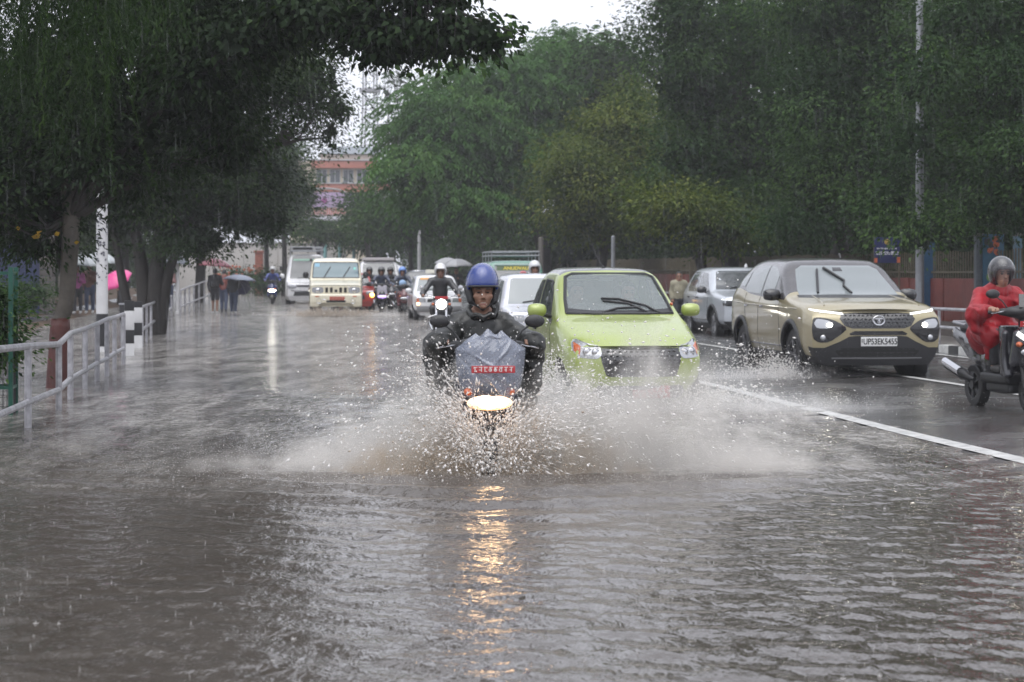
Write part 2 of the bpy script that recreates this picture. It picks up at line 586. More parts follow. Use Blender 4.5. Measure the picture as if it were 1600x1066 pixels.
def axis_steps(lo, hi, step, far_lo, far_hi, grow=1.18):
    a = list(np.arange(lo, hi + 1e-6, step))
    s = step
    while a[-1] < far_hi:
        s *= grow; a.append(a[-1] + s)
    s = step
    while a[0] > far_lo:
        s *= grow; a.insert(0, a[0] - s)
    return np.array(a)
SC = Vector((-0.20, 14.0, 0))       # where the scooter's front wheel ploughs
def waves(U, V, X, Y):
    z = np.zeros_like(X)
    sp = np.gradient(V, axis=1)
    rng = np.random.default_rng(3)
    jitter = wob(np.stack([X.ravel() * .8, Y.ravel() * .8, 0 * X.ravel()], 1), 1.0, 3).reshape(X.shape)
    for i in range(26):
        lam = 0.095 * 1.13 ** i if i < 14 else rng.uniform(0.15, 0.5)
        a = rng.normal(0, 0.6) + R(72)
        kx, ky = math.cos(a), math.sin(a)
        ph = rng.uniform(0, 6.28)
        amp = 0.0018 * min(1.0, lam / 0.30) * rng.uniform(0.5, 1.0)
        fade = np.clip(lam / (2.6 * sp) - 0.6, 0, 1)
        pack = 0.55 + 0.45 * np.sin(0.9 * kx * Y - 0.7 * ky * X + ph * 2 + jitter * 1.5)
        z += amp * fade * pack * np.sin(2 * math.pi / lam * (kx * X + ky * Y) + ph + jitter * 2.8)
    # bow waves running out from the scooter and from the two cars
    for cx, cy, spread, A in ((SC.x, SC.y - 0.4, 0.52, 0.03), (1.35, 20.3, 0.62, 0.03), (5.0, 26.0, 0.6, 0.015)):
        dx, dy = X - cx, cy - Y + 0.8 * np.abs(X - cx) ** 1.0 * 0.35
        front = dy - 0.9 + 0.05 * dx ** 2
        env = np.exp(-np.abs(dx) / 3.2) * np.exp(-(front / 1.6) ** 2)
        z += A * env * np.sin(front * 9.0 + jitter * 0.8)
    return z + gzv(Y)
ux = axis_steps(-4.2, 4.6, 0.034, -60, 9.0)
vy = axis_steps(5.2, 18.0, 0.030, -6, 160, 1.04)
water = grid_sheet('water', ux, vy, waves, m, uvspace=False)

# ------------------------------------------------------------------ right side: kerb, pavement, railing, boundary wall
m_conc = mat('wet_concrete', (0.2, 0.19, 0.175), 0.45, var=0.3, vscale=2.5, bump=0.3, bscale=25)
pv = MB()
for i in range(26):
    v0 = 18 + i * 5
    a, b2, c, d = uv(12.26, v0), uv(14.0, v0), uv(14.0, v0 + 5), uv(12.26, v0 + 5)
    q = []
    for p in (a, b2, c, d):
        q += [(p.x, p.y, gz(p.y) + 0.165), (p.x, p.y, gz(p.y) - 0.3)]
    pv.add(q, [(0, 2, 4, 6), (0, 1, 3, 2), (4, 5, 7, 6)])
tag(pv.build('pavement', m_conc, smooth=False), kind='structure')
kerb = tag(empty('kerb', uv(12.13, 20)), kind='structure')
mk = [mat('kerb_white', (0.55, 0.55, 0.53), 0.4, var=0.25, vscale=4), mat('kerb_black', (0.03, 0.03, 0.03), 0.4, var=0.3, vscale=4)]
kmesh = []
for k in range(2):
    t = MB().box((0, 0, -0.06), (0.25, 0.49, 0.48), bev=0.025)
    o = t.build('kerb_stone', mk[k], kerb); kmesh.append(o)
for i in range(140):
    v = 0.25 + i * 0.5
    o = kmesh[i % 2] if i < 2 else kmesh[i % 2].copy()
    if i >= 2: COL.objects.link(o); o.parent = kerb
    p = uv(12.13, 20 + v); q = p - kerb.location
    o.location = (q.x, q.y, gz(p.y) + 0.0); o.rotation_euler = (0, 0, ROAD_ANG)

m_galv = mat('galvanised_pipe', (0.37, 0.365, 0.39), 0.42, metal=0.25, var=0.38, vscale=9, bump=0.1, bscale=40)
def railing(name, pts, hts, label, group=None, r_post=0.03, r_rail=0.03, low=0.3, every=None):
    """pts: ground points of the posts, hts: post heights"""
    o = empty(name, pts[0], 0, label, 'railing', group)
    base = Vector(pts[0])
    for p, h in zip(pts, hts):
        q = Vector(p) - base
        MB().tube([q + Vector((0, 0, -0.3)), q + Vector((0, 0, h - 0.01))], r_post, 8).build('post', m_galv, o)
    MB().tube([Vector(p) - base + Vector((0, 0, h)) for p, h in zip(pts, hts)], r_rail, 8).build('top_rail', m_galv, o)
    MB().tube([Vector(p) - base + Vector((0, 0, h * low + 0.0)) for p, h in zip(pts, hts)], r_rail, 8).build('lower_rail', m_galv, o)
    return o
pts = [uv(12.42, 28 + 2.2 * i) for i in range(22)]
pts = [Vector((p.x, p.y, gz(p.y) + 0.165)) for p in pts]
railing('pipe_railing', pts, [0.64] * len(pts), 'grey two-bar pipe railing on the pavement behind the beige car and the red rider', low=0.47)

# boundary wall of rust-red sheet panels between blue posts
m_red = mat('rust_red_sheet', (0.15, 0.035, 0.026), 0.45, var=0.35, vscale=1.7, bump=0.25, bscale=14)
m_blue = mat('blue_post_paint', (0.022, 0.08, 0.16), 0.45, var=0.3, vscale=3)
m_plinth = mat('dark_plinth', (0.09, 0.075, 0.065), 0.6, var=0.35, vscale=2, bump=0.4, bscale=12)
m_bar = mat('fence_bar_brown', (0.10, 0.085, 0.055), 0.6, var=0.3, vscale=4)
def place_uv(o, u, v, z=0):
    p = uv(u, v); o.location = (p.x, p.y, gz(p.y) + z); o.rotation_euler = (0, 0, ROAD_ANG); return o
wall = place_uv(empty('boundary_wall', (0, 0, 0), 0, 'rust-red sheet metal boundary wall with brown bars on top along the right pavement', 'wall'), 14.1, 30)
def wz(v): return gz(uv(14.1, v).y) - gz(uv(14.1, 30).y)
for i in range(40):
    v = 2.2 * i - 2; zz = wz(v + 30)
    MB().box((0.05, v + 1.1, 0.16 + zz), (0.3, 2.19, 0.62)).build('plinth', m_plinth, wall, smooth=False)
    MB().box((0.0, v + 0.555, 0.92 + zz), (0.035, 1.08, 0.90), bev=0.01).build('panel', m_red, wall)
    MB().box((0.012, v + 1.645, 0.92 + zz), (0.035, 1.08, 0.90), bev=0.01).build('panel', m_red, wall)
    bars = MB()
    for k in range(15):
        bars.box((0.02, v + 0.08 + k * 0.147, 1.62 + zz), (0.025, 0.03, 0.62 + 0.04 * math.sin(k * 7)))
    bars.box((0.02, v + 1.1, 1.5 + zz), (0.045, 2.19, 0.04))
    tag(bars.build('fence_bars', m_bar, wall, smooth=False), kind='stuff')
for i in range(10):
    v = 8.8 * i + 1.4
    if i > 0: MB().box((-0.03, v - 3.4, .85 + wz(v + 30)), (0.16, 0.16, 1.9), bev=0.015).build('post', m_bar, wall)
MB().box((-0.06, 9.95, 1.0), (0.30, 0.34, 2.3), bev=0.015).build('post', m_blue, wall)

def banner(name, px, py0, py1, w, d, label, build):
    c = at(px, d, (py0 + py1) / 2)
    h = (py1 - py0) * d / FPX
    o = empty(name, (c.x, c.y, c.z - h / 2), ROAD_ANG * 0.5, label, 'banner')
    build(o, w, h)
    return o
m_bblue = mat('banner_blue', (0.014, 0.02, 0.095), 0.45, var=0.15, vscale=3)
m_gold = mat('banner_gold', (0.42, 0.30, 0.07), 0.5)
m_wht = mat('print_white', (0.62, 0.62, 0.66), 0.5)
m_org = mat('print_orange', (0.5, 0.12, 0.05), 0.5, var=0.3, vscale=12)
def ragged_line(mb, x0, x1, z, hh, y, rng):
    x = x0
    while x < x1:
        w = rng.uniform(0.014, 0.045)
        mb.box((x + w / 2, y, z + rng.uniform(-.1, .1) * hh), (w, 0.003, hh * rng.uniform(0.7, 1.1)))
        x += w + rng.uniform(0.006, 0.018)
def b1(o, w, h):
    MB().box((0, 0, h / 2), (w, 0.02, h), bev=0.004).build('panel', m_bblue, o)
    MB().lathe([(0.0, 0.006), (0.045, 0.006), (0.06, 0.003), (0.062, -0.004)], 20, T(0.0, -0.012, h * 0.82) @ RX(R(90))).build('emblem', m_gold, o)
    rng = np.random.default_rng(5)
    t = MB(); ragged_line(t, -w * .40, w * .38, h * 0.56, 0.03, -0.012, rng); ragged_line(t, -w * .45, w * .45, h * 0.41, 0.045, -0.012, rng); ragged_line(t, -w * .42, w * .42, h * 0.34, 0.02, -0.012, rng)
    tag(t.build('lettering', m_wht, o, smooth=False), kind='stuff')
    MB().box((-w * .44, -0.012, h * .10), (w * .12, 0.004, h * .18)).box((w * .44, -0.012, h * .12), (w * .12, 0.004, h * .22)).build('print', m_org, o, smooth=False)['kind'] = 'stuff'
    for s in (-1, 1): MB().tube([(s * w * .48, 0.03, -1.6), (s * w * .48, 0.03, h * 1.05)], 0.018, 6).build('post', m_bar, o)
banner('notice_board', 1386, 371, 411, 0.56, 41.2, 'dark blue notice board with gold emblem and white lines above the red wall', b1)
m_teal = mat('poster_blue', (0.025, 0.10, 0.17), 0.5, var=0.3, vscale=3)
m_pg = mat('poster_green', (0.12, 0.25, 0.05), 0.5)
def b2(o, w, h):
    MB().box((0, 0, h / 2), (w, 0.03, h), bev=0.004).build('panel', m_teal, o)
    p = MB(); q = MB(); g = MB(); rng = np.random.default_rng(9)
    for k in range(14):
        M = T(rng.uniform(-.3, .25) * w, -0.018, h * rng.uniform(.62, .92)) @ RX(R(90))
        (p if k % 2 else q).lathe([(0, .004), (rng.uniform(.03, .07), .003), (0.001, -.002)], 9, M)
    g.lathe([(.05, .003), (.10, .003), (.10, -.002), (.05, -.002)], 18, T(-.1 * w, -.018, h * .3) @ RX(R(90)))
    for b_, m_ in ((p, m_org), (q, mat('print_dark', (0.03, 0.03, 0.04), .5)), (g, m_pg)): tag(b_.build('print', m_, o, smooth=False), kind='stuff')
banner('wall_poster', 1552, 366, 462, 0.42, 37.5, 'tall blue poster with orange figures behind the red rider', b2)
for k, (px, lab) in enumerate(((1590, 'pale blue gate post at the edge of the photo past the rider helmet'), (1529, 'grey-blue gate post between the blue wall post and the tall poster'))):
    c = at(px, 37.6, z=0.1)
    o = empty('gate_post', c, ROAD_ANG, lab, 'post', 'gate posts behind the rider')
    MB().box((0, 0, 1.0), (0.14, 0.14, 2.2), bev=0.01).build('shaft', mat('gate_post_%d' % k, ((0.10, 0.2, 0.27), (0.10, 0.12, 0.14))[k], 0.5, var=.3), o)
    MB().box((0, 0, 2.13), (0.18, 0.18, 0.05), bev=0.01).build('cap', m_conc, o)

# ------------------------------------------------------------------ poles
m_wpaint = mat('white_pole_paint', (0.55, 0.55, 0.56), 0.45, var=0.12, vscale=3, bump=0.15, bscale=20)
m_blk = mat('black_band_paint', (0.018, 0.018, 0.02), 0.4)
m_stain = mat('peeled_poster', (0.10, 0.10, 0.12), 0.7)
o = empty('utility_pole', at(159.5, 36, z=0), 0, 'thick white pole with a black band near its foot beside the left railing', 'pole')
MB().lathe([(.114, -.3), (.112, .10)], 20).build('foot_band', m_wpaint, o)
MB().lathe([(.113, .10), (.112, .71)], 20).build('black_band', m_blk, o)
MB().lathe([(.110, .71), (.100, 4.2), (.09, 9.0), (0, 9.0)], 20).build('shaft', m_wpaint, o)
st = MB(); rng = np.random.default_rng(2)
for k in range(46):                     # scraps of torn posters
    a = R(rng.uniform(-150, -20)); z = rng.choice([rng.uniform(1.7, 2.45), rng.uniform(1.2, 2.5)])
    s = rng.uniform(.008, .028)
    M = RZ(a) @ T(0.1105, 0, z) @ RY(R(90)) @ RZ(rng.uniform(0, 3))
    st.prism([(-s * 1.3, -s * .6), (s * .4, -s), (s, s * .5), (-s * .5, s)], 0.0025, M)
tag(st.build('poster_scraps', m_stain, o, smooth=False), kind='stuff')

m_grey = mat('grey_pole', (0.30, 0.31, 0.33), 0.4, metal=0.4, var=0.2, vscale=3)
c = at(1437, 38.5, z=0.1)
o = empty('street_lamp', c, ROAD_ANG, 'tall grey street lamp pole rising through the trees behind the beige car', 'street lamp')
MB().lathe([(.16, .0), (.16, .06), (.10, .09), (.095, .5), (.092, .52)], 16, cap=True).build('base', m_grey, o)
MB().lathe([(.088, .5), (.08, 3), (.06, 8.2), (0, 8.2)], 16).build('shaft', m_grey, o)
for s, r in ((-1, 1.3), (1, 1.3)):
    arm = [(s * .03, 0, 6.75), (s * .12, 0, 7.0), (s * .32, 0, 7.32), (s * .7, 0, 7.62), (s * r, 0, 7.78)]
    a = MB().tube(arm, .03, 8).build('arm', m_wpaint, o)
    MB().box((s * (r + .25), 0, 7.80), (.55, .2, .1), bev=.03).build('lamp_head', m_grey, a)
def post(name, px, d, pytop, r, label, m, pybot=None, cat='post'):
    g = at(px, d); h = at(px, d, pytop).z - g.z
    o = empty(name, g, 0, label, cat)
    MB().lathe([(r, -.2), (r * .95, h * .6), (r * .9, h), (r * .5, h + .03), (0, h + .03)], 12).build('shaft', m, o)
    MB().lathe([(r * 1.6, -.2), (r * 1.6, .08), (r, .1)], 12).build('base', m, o)
    return o
post('traffic_post', 655, 95, 361, .085, 'slim white post at the far end behind the taxi', m_wpaint)
o = post('concrete_post', 958, 62, 370, .07, 'short grey concrete post under the trees above the green car roof', m_grey)
post('tree_stake', 845, 64, 372, .09, 'dim grey stake under the feathery tree', mat('stake', (.12, .11, .1), .7))
post('white_stake', 254, 60, 398, .07, 'thin white-painted stake leaning at the end of the left railing', m_wpaint).rotation_euler = (0, R(1.5), 0)
post('white_stake', 277.5, 66, 400, .06, 'thin white stake between the grey umbrella and the maroon umbrella', m_wpaint)
post('white_stake', 221, 50, 437, .05, 'thin white stake below the pink umbrella', m_wpaint)

# ------------------------------------------------------------------ left side: railing, bollards, tree guard, fence, box
def d_at(py):
    d = 4200.0 / (py - HOR)
    for _ in range(40):
        d = (EYE - gz(d)) * FPX / (py - HOR) * 0.5 + d * 0.5
    return d
def rail_from_pixels(name, rows, label, low, rp=0.034):
    P = []; H = []
    for bx, by, ty in rows:
        d = d_at(by); p = at(bx, d); P.append(p); H.append((by - ty) * d / FPX)
    return railing(name, P, H, label, 'railing panels along the left pavement', rp, 0.032, low)
rail_from_pixels('pipe_railing', [(-22, 707, 548), (44, 668, 541), (92, 641, 538), (110, 624, 521), (133, 608, 514), (152, 595, 506), (167, 588, 499), (179, 577, 496), (193, 569, 491)],
                 'nearest grey pipe railing on the left, bent beside the trunk with the red foot', 0.31)
rail_from_pixels('pipe_railing', [(222, 541, 480), (229, 534, 477), (236, 528, 475), (243, 521, 471.5), (250, 514, 469), (256, 507, 466.5), (262, 500, 464.5), (268, 494, 462.5)],
                 'second grey pipe railing with close uprights past the black and white bollards', 0.42, 0.03)
rail_from_pixels('pipe_railing', [(282, 494, 454), (289, 490, 451), (296, 487, 448), (303, 484, 446), (311, 480, 443), (319, 477, 440), (327, 474, 438), (334, 471, 436)],
                 'farthest grey railing panel on the left below the maroon umbrella', 0.35, 0.035)
for px, py, w, bands, lab in ((202, 556, .17, ((-.3, .22, 0), (.22, .46, 1), (.46, .80, 0), (.80, .98, 1)), 'nearer black and white banded bollard at the railing end'),
                              (214.5, 544, .19, ((-.3, .25, 0), (.25, .50, 1), (.50, .80, 0), (.80, .92, 1)), 'farther black and white banded bollard at the railing end')):
    d = d_at(py)
    o = empty('bollard', at(px, d), R(12), lab, 'bollard', 'banded bollards')
    for z0, z1, k in bands:
        MB().box((0, 0, (z0 + z1) / 2), (w, w, z1 - z0), bev=.008).build('band', (m_wpaint, m_blk)[k], o)
o = empty('cable_box', at(203, 41, z=0), R(8), 'black steel box behind the banded bollards', 'box')
MB().box((0, 0, .64), (.42, .34, .34), bev=.02).build('cabinet', m_blk, o)
MB().box((0, 0, .825), (.46, .38, .03), bev=.01).build('lid', m_grey, o)
for s in (-1, 1): MB().box((s * .17, 0, .23), (.05, .05, .9)).build('leg', m_grey, o)

m_green = mat('green_guard_paint', (0.008, 0.075, 0.05), 0.4, var=.25, vscale=4)
m_wire = mat('dark_wire', (0.03, 0.03, 0.032), .5)
o = empty('tree_guard', at(-12, 19.6, z=0), ROAD_ANG, 'green steel tree guard with wire mesh round a bush at the left edge', 'tree guard')
for sx in (-.21, .21):
    for sy in (-.2, .2):
        MB().box((sx, sy, .65), (.045, .045, 1.7), bev=.006).build('post', m_green, o)
for z in (.28, 1.44):
    t = MB()
    for sy in (-.2, .2): t.box((0, sy, z), (.375, .03, .03))
    for sx in (-.21, .21): t.box((sx, 0, z), (.03, .355, .03))
    t.build('frame', m_green, o, smooth=False)
w = MB()
for k in range(9):
    x = -.17 + k * .0425
    for sy in (-.2, .2): w.tube([(x, sy, -.1), (x, sy, .78)], .003, 5)
    for sx in (-.21, .21): w.tube([(sx, x, -.1), (sx, x, .78)], .003, 5)
for k in range(9):
    z = .0 + k * .09
    for sy in (-.2, .2): w.tube([(-.2, sy, z), (.2, sy, z)], .003, 5)
tag(w.build('wire_mesh', m_wire, o), kind='stuff')

# blue corrugated gate and stone gate pillar at the back of the left pavement
m_bg = mat('blue_gate_paint', (0.022, 0.035, 0.105), .45, var=.3, vscale=2)
c = at(-14, 60, z=gz(60) + .06)
o = empty('blue_gate', c, 0, 'dark blue sheet gate with upright ribs behind the first trunk', 'gate')
for k in range(16):
    MB().box((.05 + k * .118, .02 * (k % 2), 1.15), (.116, .03, 2.3), bev=.008).build('slat', m_bg, o)
for z in (.35, 1.9): MB().box((.96, .05, z), (1.92, .04, .07)).build('crossbar', m_bg, o)
for k, (px, dd) in enumerate(((74, 60), (22, 60.2), (100, 66))):
    o = empty('gate_pillar', at(px, dd, z=gz(dd)), 0, ('rough stone gate pillar left of the first trunk', 'slim grey gate pillar in front of the blue gate', 'stone pillar hidden behind the first trunk')[k], 'pillar')
    rng = np.random.default_rng(20 + k)
    z = -.1; i = 0; W = (.40, .16, .34)[k]
    ms = [mat('pillar_stone_%d' % j, ((.13, .115, .10), (.095, .085, .08), (.16, .14, .12))[j], .6, var=.3, vscale=6, bump=.4, bscale=20) for j in range(3)]
    while z < 2.35:
        h = rng.uniform(.16, .24)
        MB().box((rng.uniform(-.01, .01), rng.uniform(-.01, .01), z + h / 2), (W + rng.uniform(-.02, .02), W, h - .014), bev=.015).build('stone', ms[rng.integers(3)], o)
        z += h
    MB().box((0, 0, z + .04), (W + .08, W + .08, .08), bev=.01).build('cap', m_conc, o)
m_dirt = mat('brown_earth', (0.07, 0.048, 0.033), .85, spec=.15, var=.35, vscale=2.5, bump=.6, bscale=10)
grid_sheet('dirt_bank', np.array([-26, -9, -7.2, -6.3, -5.9]), np.arange(40, 130, 3.), lambda U, V, X, Y: gzv(Y) + np.interp(U, [-26, -9, -7.2, -6.3, -5.9], [.30, .22, .16, .07, -.08]) + 0.03 * np.sin(V * 1.7), m_dirt)
o = empty('brick_box', at(238.5, 64, z=gz(64)), R(10), 'orange-brown crate on the left pavement under the grey umbrella', 'crate')
for k in range(4):
    MB().box((0, 0, .32 + k * .13), (.34, .3, .10), bev=.01).build('slat', mat('crate_orange', (.30, .07, .03), .6, var=.3), o)
for sx in (-1, 1): MB().box((sx * .185, 0, .35), (.03, .3, .9)).build('side', mat('crate_orange', (.30, .07, .03), .6), o)

# ------------------------------------------------------------------ the far end of the street
m_ww = mat('pale_wall_plaster', (.40, .38, .36), .7, var=.1, vscale=.6)
c = at(408, 124, z=gz(124))
o = empty('far_wall', c, 0, 'long pale plaster wall across the far left end of the street', 'wall')
for k in range(5):
    MB().box((-4.4 + k * 2.2, 0, 1.5), (2.18, .25, 3.2), bev=.01).build('panel', m_ww, o)
MB().box((0, 0, 3.14), (11.1, .4, .1)).build('coping', m_conc, o, smooth=False)
o = empty('orange_pillar', at(405, 118, z=gz(118)), 0, 'dull orange pillar in front of the pale far wall', 'pillar')
MB().box((0, 0, 1.2), (.46, .46, 2.6), bev=.02).build('shaft', mat('pillar_orange', (.28, .09, .06), .6, var=.2), o)
MB().box((0, 0, 2.56), (.6, .6, .14), bev=.02).build('cap', mat('pillar_orange', (.28, .09, .06), .6), o)
m_cy = mat('cyan_column_paint', (.22, .42, .43), .5, var=.15, vscale=3)
o = empty('gateway', at(541, 122, z=gz(122)), 0, 'low cream wall with cyan columns under the purple footbridge', 'gateway')
for px, w in ((508, .24), (531, .22), (553, .22), (575, .22)):
    x = (px - 541) / FPX * 122
    MB().lathe([(w / 2, 0), (w / 2, 3.3), (w * .7, 3.32), (w * .7, 3.45)], 12, T(x, 0, 0), cap=True).build('column', m_cy, o)
m_cream = mat('cream_plaster', (.48, .41, .27), .7, var=.12, vscale=1)
for k in range(4):
    MB().box((-1.7 + k * 1.5, .45, .5), (1.48, .2, 1.5), bev=.02).build('panel', m_cream, o)
MB().box((.6, .45, 1.3), (6.2, .3, .09)).build('coping', m_conc, o, smooth=False)
# purple footbridge
m_pur = mat('purple_panel', (.36, .27, .40), .6, var=.15, vscale=1)
m_ltg = mat('pale_roofing', (.42, .42, .43), .5)
o = empty('footbridge', at(510, 134, z=gz(134)), 0, 'purple-clad footbridge with a rounded pale roof above the far gateway', 'footbridge')
z0 = at(510, 134, 346).z - gz(134); z1 = at(510, 134, 322).z - gz(134); z2 = at(510, 134, 306).z - gz(134)
MB().box((0, 0, z0 - .06), (8.6, 1.8, .16)).build('deck', mat('bridge_dark', (.06, .06, .065), .6), o, smooth=False)
for k in range(-4, 5):
    x = k * .95
    if abs(k) < 2: MB().box((x, -.86, (z1 + z2) / 2 + .05), (.94, .05, z2 - z1 + .3), bev=.01).build('panel', m_pur, o)
    else: MB().box((x, -.86, (z1 + z2) / 2 - .1), (.94, .05, z2 - z1 - .1), bev=.01).build('panel', m_pur, o)
    MB().box((x, -.86, z0 + .16), (.94, .04, .28), bev=.01).build('kick_panel', mat('pale_lilac', (.52, .50, .56), .6), o)
t = MB()
for k in range(60): t.tube([(-4.3 + k * .146, -.86, z0 + .28), (-4.3 + k * .146, -.86, z1 + .02)], .016, 5)
t.build('balusters', mat('pale_lilac', (.52, .50, .56), .6), o)
MB().lathe([(0, .01), (.16, .01), (.2, .0), (.2, -.01)], 16, T(-.05, -.9, z1 + .35) @ RX(R(90))).build('emblem', mat('bridge_emblem', (.25, .06, .2), .6), o)
V = []; F = []
for k in range(13):
    a = math.pi * k / 12
    for y in (-.95, .95): V.append((-.1 + 1.45 * math.cos(a), y, z2 + .2 + .34 * math.sin(a)))
    for y in (-.95, .95): V.append((-.1 + 1.45 * math.cos(a), y, z2 + .12 + .34 * math.sin(a)))
for k in range(12):
    a = k * 4
    F += [(a, a + 4, a + 5, a + 1), (a + 2, a + 3, a + 7, a + 6), (a, a + 2, a + 6, a + 4), (a + 1, a + 5, a + 7, a + 3)]
MB().add(V, F).build('roof', m_ltg, o)
for sx in (-3.9, 3.9):
    for sy in (-.7, .7): MB().box((sx, sy, (z0 - .14) / 2), (.26, .26, z0 - .14)).build('column', mat('bridge_dark', (.06, .06, .065), .6), o, smooth=False)
# red and cream building
m_rb = mat('red_band_paint', (.40, .15, .11), .6, var=.12, vscale=.8)
m_cb = mat('cream_facade', (.50, .44, .34), .7, var=.1, vscale=.5)
m_gl = mat('far_window_glass', (.05, .06, .07), .1, spec=.6)
o = empty('apartment_building', at(528, 168, z=gz(168)), R(6), 'cream building with red balcony bands and a grey attic in the distance', 'building')
s = 168 / FPX
def zz(py): return EYE - (py - HOR) * s - gz(168)
MB().box((0, 4, zz(252) / 2), (8.4, 8, zz(252))).build('wall', m_cb, o, smooth=False)
for py0, py1, x0, x1, yy in ((252, 263.5, -2.3, 4.6, -.75), (288, 300, -2.0, 4.6, -.75), (325, 336, -2.2, 4.6, -.75)):
    MB().box(((x0 + x1) / 2, yy / 2 - .02, (zz(py0) + zz(py1)) / 2), (x1 - x0, -yy, zz(py0) - zz(py1)), bev=.02).build('balcony', m_rb, o)
    MB().box(((x0 + x1) / 2, yy / 2 - .1, zz(py0) + .06), (x1 - x0 + .1, -yy + .1, .09)).build('ledge', m_ltg, o, smooth=False)
for r in (276, 312):
    for x in (-1.4, -.25, .9, 2.1, 3.2):
        f = MB().box((x, -.03, zz(r)), (.95, .08, 1.25), bev=.01).build('window', mat('window_frame_pale', (.45, .45, .45), .5), o)
        for q in (-1, 1): MB().box((q * .22 + x, -.075, zz(r)), (.38, .02, 1.1)).build('pane', m_gl, f, smooth=False)
MB().box((1.1, 3.2, zz(247)), (5.2, 5, zz(240) - zz(252))).build('attic', mat('attic_pale', (.42, .36, .33), .7), o, smooth=False)
V = [(-1.7, .4, zz(240)), (4.0, .4, zz(240)), (4.0, 6, zz(240)), (-1.7, 6, zz(240)), (-.3, 3.2, zz(225)), (2.8, 3.2, zz(225))]
MB().add(V, [(0, 1, 5, 4), (1, 2, 5), (2, 3, 4, 5), (3, 0, 4), (3, 2, 1, 0)]).build('roof', mat('slate_roof', (.16, .18, .20), .5), o, smooth=False)
# lattice tower
m_tw = mat('tower_steel', (.25, .25, .27), .5, metal=.3)
d = 190; c = at(578, d, z=gz(d))
o = empty('lattice_tower', c, R(20), 'thin steel lattice mast against the white sky', 'tower')
hw = [1.3, .62, .52, .45]; hz = [0, 16, 22, 28]
def leg(sx, sy, k): return Vector((sx * hw[k], sy * hw[k], hz[k]))
for sx in (-1, 1):
    for sy in (-1, 1):
        MB().tube([leg(sx, sy, k) for k in range(4)], .07, 6).build('leg', m_tw, o)
br = MB()
lv = np.linspace(0, 28, 17); W = np.interp(lv, hz, hw)
for i in range(16):
    for (ax, ay, bx, by) in ((-1, -1, 1, -1), (1, -1, 1, 1), (1, 1, -1, 1), (-1, 1, -1, -1)):
        br.tube([(ax * W[i], ay * W[i], lv[i]), (bx * W[i + 1], by * W[i + 1], lv[i + 1])], .025, 4)
        br.tube([(ax * W[i + 1], ay * W[i + 1], lv[i + 1]), (bx * W[i + 1], by * W[i + 1], lv[i + 1])], .025, 4)
br.build('bracing', m_tw, o)
MB().box((0, 0, 19.4), (1.7, 1.7, .35)).build('platform', m_tw, o, smooth=False)
# ------------------------------------------------------------------ vehicles
m_tyre = mat('tyre_rubber', (0.018, 0.018, 0.019), 0.55, bump=.2, bscale=80)
m_rim = mat('alloy_rim', (0.22, 0.22, 0.23), 0.35, metal=.7)
m_rimd = mat('dark_alloy_rim', (0.09, 0.09, 0.095), 0.35, metal=.6)
m_blackp = mat('black_plastic', (0.018, 0.018, 0.02), 0.42, bump=.15, bscale=120, drops=.3)
m_gloss = mat('gloss_black', (0.012, 0.012, 0.014), 0.12, coat=.6, drops=.3)
m_under = mat('underbody', (0.012, 0.012, 0.012), 0.8)
m_glass = mat('window_glass', (0.045, 0.052, 0.056), 0.08, spec=.9, coat=.7, drops=.35)
m_glassl = mat('wet_windscreen', (0.19, 0.212, 0.218), 0.08, spec=.6, coat=.35, drops=.15)
m_chrome = mat('chrome', (0.6, 0.6, 0.62), 0.15, metal=1.0)
m_lens = mat('lamp_lens', (0.42, 0.43, 0.45), 0.12, metal=.55, coat=.8, drops=.2)
m_amber = mat('amber_lens', (0.45, 0.10, 0.03), 0.2, coat=.6)
m_plate_r = mat('red_number_plate', (0.42, 0.03, 0.035), 0.35)
m_plate_w = mat('white_number_plate', (0.62, 0.62, 0.62), 0.4)
m_ink = mat('plate_ink', (0.015, 0.015, 0.015), 0.5)
m_inkw = mat('plate_white_ink', (0.68, 0.65, 0.65), 0.5)
def lamp_mat(name, col, s):
    return mat(name, (0.8, 0.8, 0.75), 0.3, emit=col, estr=s)
m_lit = lamp_mat('lit_lamp', (1.0, 0.95, 0.80), 24)
m_drl = lamp_mat('running_lamp', (0.95, 0.97, 1.0), .75)

def st(y, zb, wr, zr, wm, zm, wb, zl, wg, zg, wt, zt, wi, zi, zc, bulge=0.0, yo=None):
    return dict(P=np.array([(0, zb), (wr * .86, zb), (wr, zr), (wm, zm), (wb, zl), (wg, zg), (wt, zt), (wi, zi), (0, zc)], float),
                y=y, b=bulge, yo=np.zeros(9) if yo is None else np.array(yo, float))

